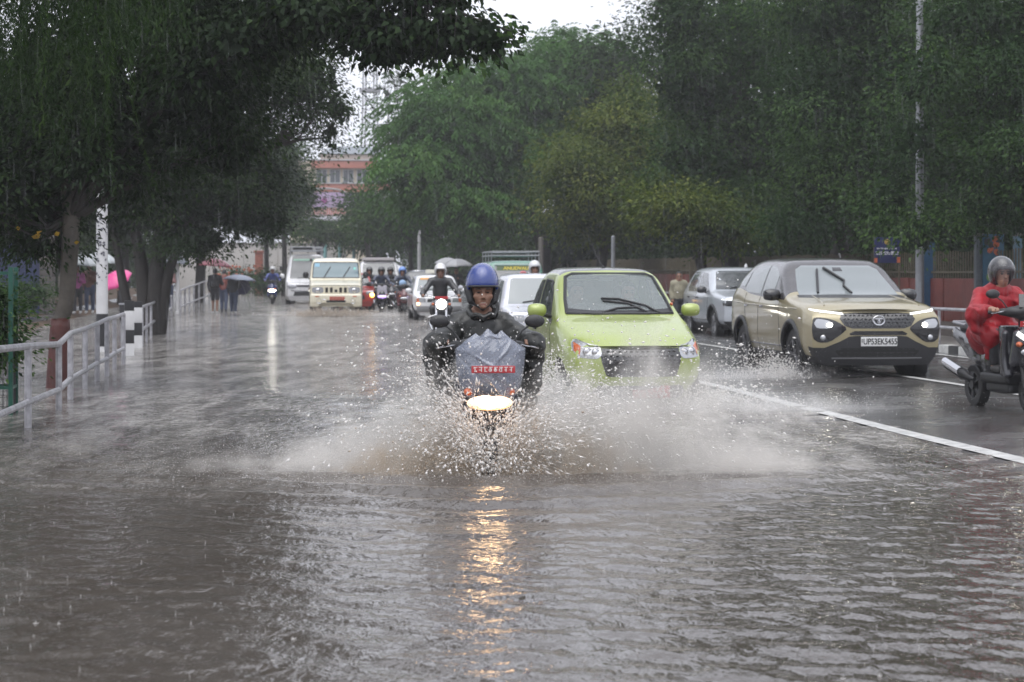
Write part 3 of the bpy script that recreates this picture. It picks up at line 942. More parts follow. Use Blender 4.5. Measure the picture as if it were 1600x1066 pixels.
class Shell:
    def __init__(s, stations, nz=5, ny=9, ncap=20):
        C = []
        wmax = stations[0]['P'][:, 0].max()
        A = np.array([np.column_stack([q['P'][:, 0], q['y'] + q['yo'], q['P'][:, 1], np.full(9, q['b'])]) for q in stations])
        S = len(stations)
        ts = np.linspace(0, S - 1, (S - 1) * ny + 1); tj = np.linspace(0, 8, 8 * nz + 1)
        A = pchip(A, ts)                              # (nt, 9, 4)
        A = pchip(A.transpose(1, 0, 2), tj).transpose(1, 0, 2)
        X, Y, Z, B = A[..., 0], A[..., 1], A[..., 2], A[..., 3]
        Yb = Y - B * (1 - (X / wmax) ** 2)
        nt, nj = X.shape
        V = []; F = []; info = []
        full = np.concatenate([np.stack([X, Yb, Z], -1), np.stack([-X, Yb, Z], -1)[:, ::-1][:, 1:]], 1)
        nf = full.shape[1]
        V = full.reshape(-1, 3).tolist()
        jj = np.concatenate([tj, tj[::-1][1:]])
        for i in range(nt - 1):
            for k in range(nf - 1):
                a = i * nf + k
                F.append((a, a + nf, a + nf + 1, a + 1)); info.append(((ts[i] + ts[i + 1]) / 2, (jj[k] + jj[k + 1]) / 2))
        for ci, end in ((0, 0), (1, nt - 1)):         # front and rear faces
            tt = np.linspace(-1, 1, ncap + 1); base = len(V)
            for j in range(nj):
                for t in tt:
                    x = t * X[end, j]
                    V.append((x, Y[end, j] - B[end, j] * (1 - (x / wmax) ** 2), Z[end, j]))
            for j in range(nj - 1):
                for k in range(ncap):
                    a = base + j * (ncap + 1) + k
                    q = (a, a + 1, a + ncap + 2, a + ncap + 1)
                    F.append(q if ci == 0 else q[::-1]); info.append((-1 if ci == 0 else 99, (tj[j] + tj[j + 1]) / 2))
        s.V = np.array(V); s.F = F; s.info = info
        s.bvh = BVHTree.FromPolygons([tuple(v) for v in V], F)
    def arches(s, wheels, r, xin, grow=1.0):
        s.cut = []
        for yc, zc in wheels:
            dy = s.V[:, 1] - yc; dz = s.V[:, 2] - zc
            rho = np.hypot(dy, dz)
            inn = (rho < r) & (np.abs(s.V[:, 0]) > xin)
            s.cut.append(inn)
            for f in s.F:
                k = [inn[i] for i in f]
                if any(k) and not all(k):
                    for i, q in zip(f, k):
                        if q and rho[i] > 1e-6:
                            s.V[i, 1] = yc + dy[i] / rho[i] * r; s.V[i, 2] = zc + dz[i] / rho[i] * r
    def split(s, name, m, parent, cls=None, drop=None):
        keep = {}
        V = s.V
        for f, inf in zip(s.F, s.info):
            if any(all(c[i] for i in f) for c in getattr(s, 'cut', [])): continue
            c = V[list(f)].mean(0)
            if drop is not None and drop(c, inf): continue
            k = cls(c, inf) if cls else 0
            keep.setdefault(k, []).append(f)
        out = {}
        for k, fs in keep.items():
            used = sorted({i for f in fs for i in f}); mp_ = {i: n for n, i in enumerate(used)}
            bm = bmesh.new()
            vs = [bm.verts.new(V[i]) for i in used]
            for f in fs:
                ids = []
                for i in f:
                    if mp_[i] not in ids: ids.append(mp_[i])
                try: bm.faces.new([vs[i] for i in ids])
                except ValueError: pass
            bmesh.ops.remove_doubles(bm, verts=bm.verts[:], dist=1e-4)
            me = bpy.data.meshes.new(name[k] if cls else name); bm.to_mesh(me); bm.free()
            me.polygons.foreach_set('use_smooth', np.ones(len(me.polygons), dtype=bool))
            me.set_sharp_from_angle(angle=R(50))
            out[k] = link(name[k] if cls else name, me, m[k] if cls else m, parent)
        return out
    def hit(s, axis, a, b, sgn=1):
        if axis == 'front': o, d = Vector((a, -6, b)), Vector((0, 1, 0))
        elif axis == 'top': o, d = Vector((a, b, 6)), Vector((0, 0, -1))
        else: o, d = Vector((sgn * 6, a, b)), Vector((-sgn, 0, 0))
        loc, nrm, idx, dist = s.bvh.ray_cast(o, d)
        if loc is None:
            q = o + d * 5.2
            loc, nrm, idx, dist = s.bvh.find_nearest(q)
        return loc, d
    def patch(s, name, poly, axis, m, parent, off=.006, thick=.014, res=.045, smooth=0, sgn=1):
        for _ in range(smooth):
            q = []
            for i in range(len(poly)):
                (x0, y0), (x1, y1) = poly[i], poly[(i + 1) % len(poly)]
                q += [(x0 * .8 + x1 * .2, y0 * .8 + y1 * .2), (x0 * .2 + x1 * .8, y0 * .2 + y1 * .8)]
            poly = q
        B = []
        for i in range(len(poly)):
            p, q = Vector(poly[i]), Vector(poly[(i + 1) % len(poly)])
            n = max(1, int((q - p).length / res))
            B += [p.lerp(q, k / n) for k in range(n)]
        xs = [p.x for p in B]; ys = [p.y for p in B]
        I = []
        for x in np.arange(min(xs) + res / 2, max(xs), res):
            for y in np.arange(min(ys) + res / 2, max(ys), res):
                ins = False; j = len(poly) - 1
                for i in range(len(poly)):
                    (xi, yi), (xj, yj) = poly[i], poly[j]
                    if (yi > y) != (yj > y) and x < (xj - xi) * (y - yi) / (yj - yi) + xi: ins = not ins
                    j = i
                if ins and min((Vector((x, y)) - b).length for b in B) > res * .35: I.append(Vector((x, y)))
        vo, ed, fo, *_ = geometry.delaunay_2d_cdt(B + I, [], [list(range(len(B)))], 1, 1e-5)
        V = []; F = [tuple(f) for f in fo]
        d = None
        for v in vo:
            p, d = s.hit(axis, v.x, v.y, sgn); V.append(p - d * off)
        # face the outside
        f = F[0]; nrm = (V[f[1]] - V[f[0]]).cross(V[f[2]] - V[f[0]])
        tot = Vector((0, 0, 0))
        for f in F: tot += (V[f[1]] - V[f[0]]).cross(V[f[2]] - V[f[0]])
        if tot.dot(d) > 0: F = [f[::-1] for f in F]
        ec = {}
        for f in F:
            for i in range(3): ec[(f[i], f[(i + 1) % 3])] = 1
        n0 = len(V); mpx = {}
        for a, b in list(ec):
            if (b, a) not in ec:
                for k in (a, b):
                    if k not in mpx: mpx[k] = len(V); V.append(V[k] + d * thick)
                F.append((b, a, mpx[a], mpx[b]))
        me = np_mesh(name, np.array([tuple(v) for v in V]), F, True, 40)
        return link(name, me, m, parent)
    def mirror_patch(s, name, poly, axis, m, parent, **k):
        if axis == 'side':
            return [s.patch(name, poly, axis, m, parent, sgn=1, **k), s.patch(name, poly, axis, m, parent, sgn=-1, **k)]
        return [s.patch(name, poly, axis, m, parent, **k), s.patch(name, [(-x, y) for x, y in poly][::-1], axis, m, parent, **k)]
    def line(s, name, pts, axis, r, m, parent, off=0.0, sgn=1, n=6):
        P = []
        for i in range(len(pts) - 1):
            p, q = Vector(pts[i]), Vector(pts[i + 1]); c = max(1, int((q - p).length / .06))
            P += [p.lerp(q, k / c) for k in range(c)]
        P.append(Vector(pts[-1]))
        W = []
        for p in P:
            h, d = s.hit(axis, p.x, p.y, sgn); W.append(h - d * off)
        return MB().tube(W, r, n).build(name, m, parent)

_wheel_cache = {}
def wheel(parent, x, y, z, r, w, rim_r, spokes, mrim, steer=0.0, hub=True):
    key = (r, w, rim_r, spokes, mrim.name)
    if key not in _wheel_cache:
        h = w / 2
        t = MB().lathe([(rim_r * .97, -h * .8), (rim_r, -h * .96), (rim_r + .012, -h), (r * .93, -h * .98), (r * .985, -h * .8), (r, -h * .45), (r, h * .45), (r * .985, h * .8),
                        (r * .93, h * .98), (rim_r + .012, h), (rim_r, h * .96), (rim_r * .97, h * .8)], 36, RY(R(90)))
        tm = t.build('wheel', m_tyre); me_t = tm.data; bpy.data.objects.remove(tm)
        b = MB()
        for s in (-1, 1):
            b.lathe([(rim_r, s * h * .92), (rim_r * .9, s * h * .9), (rim_r * .87, s * h * .45)], 30, RY(R(90)))
            b.lathe([(0, s * h * .78), (rim_r * .22, s * h * .76), (rim_r * .26, s * h * .55)], 16, RY(R(90)))
            for k in range(spokes):
                a = 2 * math.pi * k / spokes
                for e in ((-.12, .12) if spokes < 7 else (0,)):
                    p0 = Vector((s * h * .68, math.cos(a) * rim_r * .15, math.sin(a) * rim_r * .15))
                    p1 = Vector((s * h * .80, math.cos(a + e) * rim_r * .92, math.sin(a + e) * rim_r * .92))
                    b.tube([p0, p1], [rim_r * .09, rim_r * .075], 6)
        b.lathe([(rim_r * .6, -.01), (0, -.012), (0, .012), (rim_r * .6, .01)], 20, RY(R(90)))
        bm_ = b.build('rim', mrim); me_b = bm_.data; bpy.data.objects.remove(bm_)
        d = MB().lathe([(0, h * .3), (rim_r * .86, h * .3), (rim_r * .86, -h * .3), (0, -h * .3)], 20, RY(R(90))).build('brake_drum', m_under)
        me_d = d.data; bpy.data.objects.remove(d)
        _wheel_cache[key] = (me_t, me_b, me_d)
    me_t, me_b, me_d = _wheel_cache[key]
    o = link('wheel', me_t, None, parent, (x, y, z)); o.rotation_euler = (0, 0, steer)
    link('rim', me_b, None, o); link('brake_drum', me_d, None, o)
    return o

def mirrors(parent, m, x, y, z, size=(.2, .12, .14), mstalk=None):
    for s in (-1, 1):
        S = SDF().ell((s * x, y, z), (size[0] / 2, size[1] / 2, size[2] / 2), .02).box((s * x, y + .02, z), (size[0] * .46, size[1] * .35, size[2] * .42), .03, .03)
        o = blob('side_mirror', S, .014, m, parent)
        MB().tube([(s * (x - size[0] * .35), y + .01, z - size[2] * .35), (s * (x - size[0] * .9), y + .06, z - size[2] * .55)], .022, 8).build('mirror_arm', mstalk or m_blackp, o)
        MB().lathe([(0, 0), (size[2] * .36, 0), (size[2] * .38, -.005)], 16, T(s * x, y + size[1] * .52, z) @ RX(R(-90)) @ Matrix.Diagonal((1.25, 1, 1, 1))).build('mirror_glass', m_glass, o)

def pale_text(parent, w, z, y, hh, seed, m, n=6, x0=0.0):
    """the unreadable pale characters of a number plate: strokes of different shapes"""
    rng = np.random.default_rng(seed); t = MB(); dx = w / n
    for k in range(n):
        cx = x0 - w / 2 + dx * (k + .5)
        t.box((cx, y, z + hh * .42), (dx * .72, .003, hh * .14))
        kind = rng.integers(3)
        t.box((cx + dx * rng.uniform(-.2, .25), y, z - hh * .05), (dx * .16, .003, hh * .8))
        if kind == 0: t.box((cx - dx * .1, y, z - hh * .1), (dx * .5, .003, hh * .15))
        elif kind == 1: t.lathe([(hh * .2, .0015), (hh * .34, .0015), (hh * .34, -.0015), (hh * .2, -.0015)], 10, T(cx - dx * .1, y, z - hh * .1) @ RX(R(90)))
        else: t.box((cx, y, z - hh * .38), (dx * .55, .003, hh * .15))
    return tag(t.build('lettering', m, parent, smooth=False), kind='stuff')

def car_paint(name, rgb, metal=.0, rough=.32):
    return mat(name, rgb, rough, metal=metal, coat=1.0, drops=.25, var=.05, vscale=2)

def place_front(o, px, d, z=-0.06, ang=None, sc=1.0):
    p = at(px, d)
    o.location = (p.x, p.y, p.z + z)
    o.rotation_euler = (0, 0, ROAD_ANG if ang is None else ang)
    o.scale = (sc, sc, sc)
    return o

def liner(parent, w, y0, y1, z0, z1):
    return MB().box((0, (y0 + y1) / 2, (z0 + z1) / 2), (w * 2, y1 - y0, z1 - z0), bev=.05).build('underbody', m_under, parent)

# ---- the beige crossover with the black roof
def beige_suv():
    o = empty('crossover_car', (0, 0, 0), 0, 'beige crossover with black roof, lit headlamps and white plate UP53EK5455', 'car')
    paint = car_paint('beige_paint', (.315, .27, .155), .3)
    roofp = mat('dark_roof_paint', (.045, .042, .045), .25, coat=.8, drops=.3)
    S = Shell([
        st(0.10, .24, .80, .32, .87, .52, .885, .74, .87, .88, .80, .955, .45, .985, .995, .13, (.05, .08, .06, .03, .02, .05, .12, .10, .07)),
        st(0.42, .24, .86, .34, .935, .56, .94, .82, .905, .965, .80, 1.04, .45, 1.07, 1.075, .09),
        st(0.95, .24, .88, .34, .947, .60, .945, .90, .91, 1.05, .81, 1.10, .45, 1.135, 1.14, .03),
        st(1.28, .24, .88, .34, .945, .62, .94, .945, .905, 1.09, .80, 1.145, .45, 1.175, 1.18),
        st(1.75, .24, .88, .34, .942, .62, .94, .965, .90, 1.11, .775, 1.38, .50, 1.425, 1.435),
        st(2.20, .24, .88, .34, .942, .62, .94, .98, .895, 1.12, .71, 1.585, .55, 1.655, 1.675),
        st(3.20, .24, .88, .34, .942, .62, .94, 1.00, .89, 1.16, .69, 1.615, .52, 1.69, 1.706),
        st(4.00, .24, .88, .36, .94, .64, .935, 1.05, .88, 1.25, .665, 1.575, .5, 1.655, 1.67),
        st(4.42, .30, .84, .44, .91, .68, .905, 1.02, .84, 1.22, .62, 1.43, .45, 1.51, 1.53),
        st(4.60, .40, .72, .5, .80, .70, .80, .96, .74, 1.12, .54, 1.25, .4, 1.30, 1.31, -.06)])
    fw, rw, wr_ = 0.93, 3.67, 0.365
    S.arches(((fw, .36), (rw, .36)), .43, .62)
    def cls(c, inf):
        s_, j = inf
        if s_ < 0: return 1 if j < 2.75 else 0
        if s_ > 50: return 1 if j < 2.6 else 0
        if s_ > 3.3 and j > 5.05: return 2
        if s_ > 4 and j > 6: return 2
        if j < 2.25: return 1
        if s_ < .45 and j < 2.75: return 1
        return 0
    S.split({0: 'body', 1: 'lower_cladding', 2: 'roof'}, {0: paint, 1: m_blackp, 2: roofp}, o, cls)
    liner(o, .62, .35, 4.3, .26, .9)
    S.patch('windscreen', [(-.715, 1.17), (.715, 1.17), (.70, 1.25), (.60, 1.53), (.50, 1.585), (-.50, 1.585), (-.60, 1.53), (-.70, 1.25)], 'front', m_glassl, o, off=.004)
    S.patch('mirror_sensor', [(-.07, 1.505), (.07, 1.505), (.06, 1.56), (-.06, 1.56)], 'front', m_gloss, o, off=.008)
    S.patch('cowl_grille', [(-.76, 1.135), (.76, 1.135), (.74, 1.172), (-.74, 1.172)], 'front', m_blackp, o, off=.010)
    # grille, slot, lamps
    S.patch('grille', [(-.50, .93), (-.30, .945), (.30, .945), (.50, .93), (.52, .86), (.46, .77), (.36, .735), (-.36, .735), (-.46, .77), (-.52, .86)], 'front', m_gloss, o, off=.004)
    g = MB()
    for r_ in range(4):
        for k in range(17):
            x = -.46 + k * .0575 + (r_ % 2) * .028; z = .765 + r_ * .047
            if abs(x) < .47 - .05 * (r_ == 0):
                p, d = S.hit('front', x, z); g.box(p - d * .008, (.036, .012, .010), rot=RY(R(28 if (k + r_) % 2 else -28)))
    tag(g.build('grille_studs', mat('grille_stud', (.06, .06, .065), .3, metal=.6), o), kind='stuff')
    S.patch('lower_slot', [(-.40, .665), (-.33, .70), (.33, .70), (.40, .665), (.38, .645), (-.38, .645)], 'front', m_gloss, o, off=.005)
    p, d = S.hit('front', 0, .84)
    e = MB(); e.lathe([(.052, .010), (.064, .012), (.070, .004), (.064, -.004), (.052, .0)], 28, T(p.x, p.y - .012, p.z) @ RX(R(90)) @ Matrix.Diagonal((1.28, 1, 1, 1)))
    e.box((0, p.y - .020, p.z + .022), (.10, .010, .018), bev=.004); e.box((0, p.y - .020, p.z - .015), (.020, .010, .062), bev=.004)
    e.tube([(-.06, p.y - .018, p.z + .016), (-.03, p.y - .018, p.z + .02), (-.012, p.y - .018, p.z - .04)], .006, 6); e.tube([(.06, p.y - .018, p.z + .016), (.03, p.y - .018, p.z + .02), (.012, p.y - .018, p.z - .04)], .006, 6)
    e.build('emblem', m_chrome, o)
    S.mirror_patch('running_light', [(.46, .915), (.47, .943), (.78, .982), (.86, .998), (.865, .978), (.80, .955)], 'front', m_drl, o, off=.012)
    lampp = [(.42, .735), (.56, .83), (.66, .865), (.80, .885), (.865, .87), (.885, .74), (.87, .60), (.80, .545), (.66, .55), (.52, .645)]
    for pobj, s in zip(S.mirror_patch('lamp_housing', lampp, 'front', m_gloss, o, off=.006, smooth=1), (1, -1)):
        S.patch('headlight', [(s * x, z) for x, z in ((.60, .80), (.68, .845), (.82, .865), (.86, .80), (.82, .735), (.66, .735))][::s], 'front', m_lens, pobj, off=.011, smooth=1)
        p, d = S.hit('front', s * .655, .78)
        MB().ball(p - d * .008, (.037, .022, .030), 16, 8).build('lit_bulb', m_lit, pobj)
        p, d = S.hit('front', s * .74, .61)
        MB().ball(p - d * .004, (.04, .02, .04), 14, 8).build('fog_lamp', m_lens, pobj)
    p, d = S.hit('front', 0, .56)
    pl = MB().box((0, p.y - .012, .56), (.50, .012, .125), bev=.006).build('number_plate', m_plate_w, o)
    text_obj('UP53EK5455', .112, m_ink, pl, T(.015, p.y - .0185, .557) @ RX(R(90)), sx=.78, font_bold=.0022)
    MB().box((-.235, p.y - .0185, .57), (.012, .002, .05)).build('plate_mark', m_ink, pl, smooth=False)
    f = MB()
    f.box((0, p.y - .021, .56), (.001, .001, .001))
    S.patch('lower_bumper', [(-.60, .30), (.60, .30), (.80, .40), (.72, .475), (.52, .56), (.40, .625), (.30, .635), (-.30, .635), (-.40, .625), (-.52, .56), (-.72, .475), (-.80, .40)], 'front', m_blackp, o, off=.004)
    S.patch('lower_grille', [(-.52, .36), (.52, .36), (.58, .43), (.50, .47), (-.50, .47), (-.58, .43)], 'front', m_under, o, off=.004)
    S.line('skid_trim', [(-.62, .335), (.62, .335)], 'front', .013, mat('skid_grey', (.10, .10, .105), .4), o)
    # sides
    S.mirror_patch('front_window', [(2.05, 1.17), (2.05, 1.44), (2.40, 1.565), (2.68, 1.585), (2.68, 1.17)], 'side', m_glassl, o, off=.006)
    S.mirror_patch('rear_window', [(2.76, 1.17), (2.76, 1.585), (3.35, 1.575), (3.62, 1.50), (3.66, 1.24), (3.5, 1.195)], 'side', m_glassl, o, off=.006)
    S.mirror_patch('quarter_window', [(3.72, 1.27), (3.70, 1.49), (3.95, 1.44), (4.12, 1.33)], 'side', m_glassl, o, off=.006)
    for s in (1, -1):
        S.line('door_gap', [(1.62, .40), (1.55, .7), (1.62, 1.08)], 'side', .004, m_under, o, sgn=s)
        S.line('door_gap', [(2.72, .40), (2.72, 1.14)], 'side', .004, m_under, o, sgn=s)
        S.line('door_gap', [(3.28, .55), (3.45, .8), (3.55, 1.18)], 'side', .004, m_under, o, sgn=s)
        for yy in (2.50, 3.38):
            p, d = S.hit('side', yy, 1.0, s); MB().box((p.x + s * .012, yy, 1.0), (.02, .17, .03), bev=.008).build('door_handle', m_chrome, o)
        for yc in (fw, rw):
            A = [R(a) for a in range(-22, 203, 9)]
            cy = [S.hit('side', yc + .455 * math.cos(a), max(.27, .36 + .455 * math.sin(a)), s)[0] for a in A]
            MB().tube([(q.x + s * .004, q.y, q.z) for q in cy], .036, 8).build('arch_trim', m_blackp, o)
        S.line('side_trim', [(1.45, .46), (3.15, .46)], 'side', .012, m_chrome if s < 0 else m_blackp, o, sgn=s)
    for s in (1, -1):
        S.line('body_crease', [(.70, .985), (1.6, 1.005), (3.2, 1.02), (4.3, 1.05)], 'side', .010, paint, o, sgn=s)
        S.line('bonnet_crease', [(s * .66, .30), (s * .60, .8), (s * .56, 1.22)], 'top', .011, paint, o)
    S.line('bonnet_gap', [(-.86, .972), (-.5, .957), (0, .96), (.5, .957), (.86, .972)], 'front', .004, m_under, o)
    for s, tilt in ((-1, 0), (1, 0)):
        pass
    for (x0, z0, x1, z1, lit) in ((-.44, 1.20, -.30, 1.53, 0), (.04, 1.20, -.02, 1.30, 1)):
        p0, d = S.hit('front', x0, z0); p1, _ = S.hit('front', x1, z1)
        w = MB().tube([p0 + Vector((0, -.03, 0)), p1 + Vector((0, -.03, 0))], .018, 6)
        if lit:
            p2, _ = S.hit('front', -.20, 1.555); p3, _ = S.hit('front', .02, 1.37)
            w.tube([p3 + Vector((0, -.04, 0)), p2 + Vector((0, -.035, 0))], .020, 6); w.tube([p1 + Vector((0, -.03, 0)), p3 + Vector((0, -.04, 0))], .016, 6)
            p4, _ = S.hit('front', -.06, 1.40); p5, _ = S.hit('front', .02, 1.24)
        w.build('wiper', m_blackp, o)
    mirrors(o, m_gloss, 1.0, 1.72, 1.17, (.24, .16, .17))
    for s in (-1, 1):
        wheel(o, s * .80, fw, .355, wr_, .235, .235, 5, m_rimd, 0); wheel(o, s * .80, rw, .355, wr_, .235, .235, 5, m_rimd)
    MB().tube([(.28, 2.6, 1.69), (.28, 2.68, 1.76)], [.012, .02], 8).build('antenna', m_blackp, o)
    return place_front(o, 1373, 25.6, -.02, ROAD_ANG + R(.2))
beige_suv()

# ---- the green hatchback
def green_car():
    o = empty('hatchback_car', (0, 0, 0), 0, 'lime green small hatchback ploughing through the flood beside the blue-helmeted rider', 'car')
    paint = car_paint('lime_paint', (.305, .37, .09), .1)
    S = Shell([
        st(0.10, .17, .50, .24, .64, .40, .665, .56, .645, .655, .60, .705, .36, .722, .728, .25, (.10, .12, .10, .03, .02, .05, .10, .08, .06)),
        st(0.33, .17, .60, .25, .715, .45, .725, .63, .695, .735, .62, .795, .36, .825, .83, .17),
        st(0.68, .17, .66, .25, .752, .50, .748, .74, .712, .86, .635, .915, .38, .945, .95, .07),
        st(0.98, .17, .66, .25, .757, .52, .75, .81, .715, .945, .645, 1.00, .40, 1.03, 1.035),
        st(1.42, .17, .66, .25, .757, .52, .75, .845, .705, .975, .61, 1.25, .42, 1.30, 1.31),
        st(1.84, .17, .66, .25, .757, .52, .745, .86, .695, .99, .565, 1.455, .42, 1.525, 1.54),
        st(2.55, .17, .66, .25, .757, .52, .74, .89, .69, 1.03, .55, 1.465, .40, 1.545, 1.56),
        st(3.00, .20, .64, .28, .74, .55, .72, .93, .66, 1.08, .53, 1.36, .38, 1.44, 1.455),
        st(3.20, .26, .60, .36, .68, .58, .66, .88, .60, 1.02, .48, 1.15, .34, 1.20, 1.21, -.05)])
    fw, rw = .66, 2.62
    S.arches(((fw, .27), (rw, .27)), .32, .5)
    wsp = [(-.59, 1.045), (-.3, 1.035), (.3, 1.035), (.59, 1.045), (.565, 1.20), (.50, 1.44), (.42, 1.475), (-.42, 1.475), (-.50, 1.44), (-.565, 1.20)]
    def inside(poly, x, y):
        ins = False; j = len(poly) - 1
        for i in range(len(poly)):
            (xi, yi), (xj, yj) = poly[i], poly[j]
            if (yi > y) != (yj > y) and x < (xj - xi) * (y - yi) / (yj - yi) + xi: ins = not ins
            j = i
        return ins
    sidew = [(1.45, 1.01), (1.62, 1.26), (1.86, 1.40), (2.30, 1.415), (2.30, 1.04)]
    rearw = [(-.44, 1.12), (.44, 1.12), (.38, 1.38), (-.38, 1.38)]
    def drop(c, inf):
        if .95 < c[1] < 1.95 and abs(c[0]) < .57 and inside(wsp, c[0] * 1.04, c[2]): return True
        if c[1] > 2.75 and inside(rearw, c[0], c[2]): return True
        return abs(c[0]) > .5 and inside(sidew, c[1], c[2])
    S.split({0: 'body', 1: 'roof'}, {0: paint, 1: mat('roof_dark', (.06, .06, .06), .25, coat=.8, drops=.3)}, o, lambda c, inf: 1 if (inf[0] > 4.75 and inf[1] > 6.15 and inf[0] < 7.2) else 0, drop)
    mg = bpy.data.materials.get('clear_windscreen')
    mg = mat('clear_windscreen', (.30, .34, .34), .06, spec=.6, coat=.5, drops=.15); mix_transparent(mg, .50)  # pale grey base stands in for sky reflected in the pane
    S.patch('windscreen', wsp, 'front', mg, o, off=.004, thick=.006)
    k = .035
    ring = MB()
    W = [S.hit('front', x, z)[0] for x, z in wsp + wsp[:1]]
    ring.tube([w + Vector((0, -.004, 0)) for w in W], .020, 6, cap=False); ring.build('windscreen_seal', m_blackp, o)
    S.patch('scuttle', [(-.60, 1.035), (.60, 1.035), (.585, 1.10), (.3, 1.075), (-.3, 1.075), (-.585, 1.10)], 'front', m_blackp, o, off=.012)
    mg2 = mat('side_glass', (.05, .07, .07), .06, spec=.9, coat=.8, drops=.3); mix_transparent(mg2, .72)
    S.mirror_patch('door_window', sidew, 'side', mg2, o, off=.004, thick=.006)
    S.mirror_patch('rear_window', [(2.40, 1.05), (2.40, 1.41), (2.62, 1.40), (2.86, 1.26), (2.88, 1.13)], 'side', m_glass, o, off=.005)
    for s in (1, -1):
        S.line('window_seal', sidew + sidew[:1], 'side', .012, m_blackp, o, sgn=s)
        S.line('door_gap', [(1.20, .30), (1.12, .60), (1.30, .98)], 'side', .004, m_under, o, sgn=s)
        S.line('door_gap', [(2.35, .30), (2.35, 1.0)], 'side', .004, m_under, o, sgn=s)
        p, d = S.hit('side', 2.18, .86, s); MB().box((p.x + s * .014, 2.18, .86), (.022, .15, .035), bev=.01).build('door_handle', m_blackp, o)
        S.patch('mirror_base', [(1.30, .93), (1.50, .97), (1.46, 1.02), (1.36, .99)], 'side', m_blackp, o, off=.012, sgn=s)
    # face
    S.patch('grille', [(-.41, .70), (.41, .70), (.43, .63), (.42, .56), (.375, .42), (.345, .405), (-.345, .405), (-.375, .42), (-.42, .56), (-.43, .63)], 'front', m_gloss, o, off=.006)
    g = MB()
    for r_ in range(6):
        for c_ in range(14):
            x = -.38 + c_ * .0585 + (r_ % 2) * .028; z = .44 + r_ * .045
            if abs(x) < .36 + (z - .44) * .2:
                p, d = S.hit('front', x, z); g.box(p - d * .008, (.03, .008, .012))
    tag(g.build('grille_studs', m_under, o, smooth=False), kind='stuff')
    lp = [(.42, .725), (.54, .748), (.645, .80), (.685, .74), (.68, .665), (.64, .60), (.46, .585), (.415, .63)]
    for h, s in zip(S.mirror_patch('headlight', lp, 'front', m_lens, o, off=.008, smooth=1), (1, -1)):
        S.patch('indicator', [(s * x, z) for x, z in ((.605, .72), (.66, .76), (.672, .67), (.63, .62))][::s], 'front', m_amber, h, off=.013)
        for cx, cz, r_ in ((.475, .66, .036), (.555, .665, .042)):
            p, d = S.hit('front', s * cx, cz); MB().ball(p - d * .006, (r_, .018, r_), 14, 8).build('reflector', m_chrome, h)
            MB().lathe([(r_ * 1.2, .0), (r_ * 1.2, .012), (r_ * 1.05, .014)], 16, T(p.x, p.y - .006, p.z) @ RX(R(90))).build('lamp_ring', m_chrome, h)
    S.line('bonnet_gap', [(-.60, .775), (-.52, .722), (-.3, .708), (0, .705), (.3, .708), (.52, .722), (.60, .775)], 'front', .005, m_under, o)
    S.patch('lower_grille', [(-.44, .31), (.44, .31), (.52, .22), (.46, .17), (-.46, .17), (-.52, .22)], 'front', m_under, o, off=.005)
    p, d = S.hit('front', .1, .245)
    pl = MB().box((.10, p.y - .014, .245), (.40, .012, .13), bev=.006).build('number_plate', m_plate_r, o)
    pale_text(pl, .33, .27, p.y - .022, .05, 4, m_inkw, 5, .1); pale_text(pl, .30, .215, p.y - .022, .05, 6, m_inkw, 4, .1)
    # wipers, mirrors, aerial
    for pts in (((.30, 1.06), (.12, 1.15), (-.16, 1.18)), ((-.20, 1.055), (-.02, 1.10), (.24, 1.11)), ((.44, 1.05), (.30, 1.13), (.02, 1.20), (-.17, 1.205))):
        P = [S.hit('front', *q)[0] + Vector((0, -.028, 0)) for q in pts]
        MB().tube(P, .012, 6).build('wiper', m_blackp, o)
    mirrors(o, paint, .87, 1.34, 1.075, (.205, .15, .145))
    MB().tube([(0, 1.93, 1.545), (-.06, 2.02, 1.67), (-.14, 2.16, 1.95)], [.006, .004, .002], 6).build('aerial', m_blackp, o)
    MB().lathe([(.028, 0), (.02, .03), (0, .034)], 12, T(0, 1.93, 1.535)).build('aerial_base', m_blackp, o)
    p, d = S.hit('front', .60, 1.14); MB().ball(p + Vector((.02, -.005, 0)), (.02, .02, .02), 10, 7).build('side_marker', m_amber, o)
    # cabin
    dk = mat('cabin_trim', (.03, .03, .032), .7); seat = mat('seat_fabric', (.10, .10, .105), .85)
    MB().box((0, 1.28, .90), (1.16, .5, .20), bev=.06).build('dashboard', dk, o)
    MB().box((0, 1.9, .42), (1.2, 1.9, .10)).build('cabin_floor', dk, o, smooth=False)
    for s in (-1, 1):
        b = SDF().box((s * .30, 1.98, .62), (.23, .25, .08), .05).box((s * .30, 2.22, .92), (.21, .07, .28), .06, rot=RX(R(-12))).box((s * .30, 2.28, 1.25), (.12, .05, .09), .04)
        blob('seat', b, .03, seat, o)
    MB().box((0, 2.85, .95), (1.0, .12, .35), bev=.05).build('rear_seat', seat, o)
    MB().lathe([(.16, .012), (.175, .012), (.185, 0), (.175, -.012), (.16, -.012), (.155, 0), (.16, .012)], 24, T(-.30, 1.56, .98) @ RX(R(68))).tube([(-.45, 1.56, .98), (-.15, 1.56, .98)], .014).build('steering_wheel', dk, o)
    MB().box((0, 1.80, 1.42), (.17, .04, .055), bev=.015).build('cabin_mirror', m_glassl, o)
    S.patch('rear_screen', rearw, 'front', m_glass, o, off=-2.0) if False else None
    MB().add([(-.46, 3.11, 1.10), (.46, 3.11, 1.10), (.40, 2.98, 1.40), (-.40, 2.98, 1.40), (-.46, 3.12, 1.10), (.46, 3.12, 1.10), (.40, 2.99, 1.40), (-.40, 2.99, 1.40)], [(0, 1, 2, 3), (7, 6, 5, 4), (0, 4, 5, 1), (2, 6, 7, 3)]).build('rear_screen', mg2, o, smooth=False)
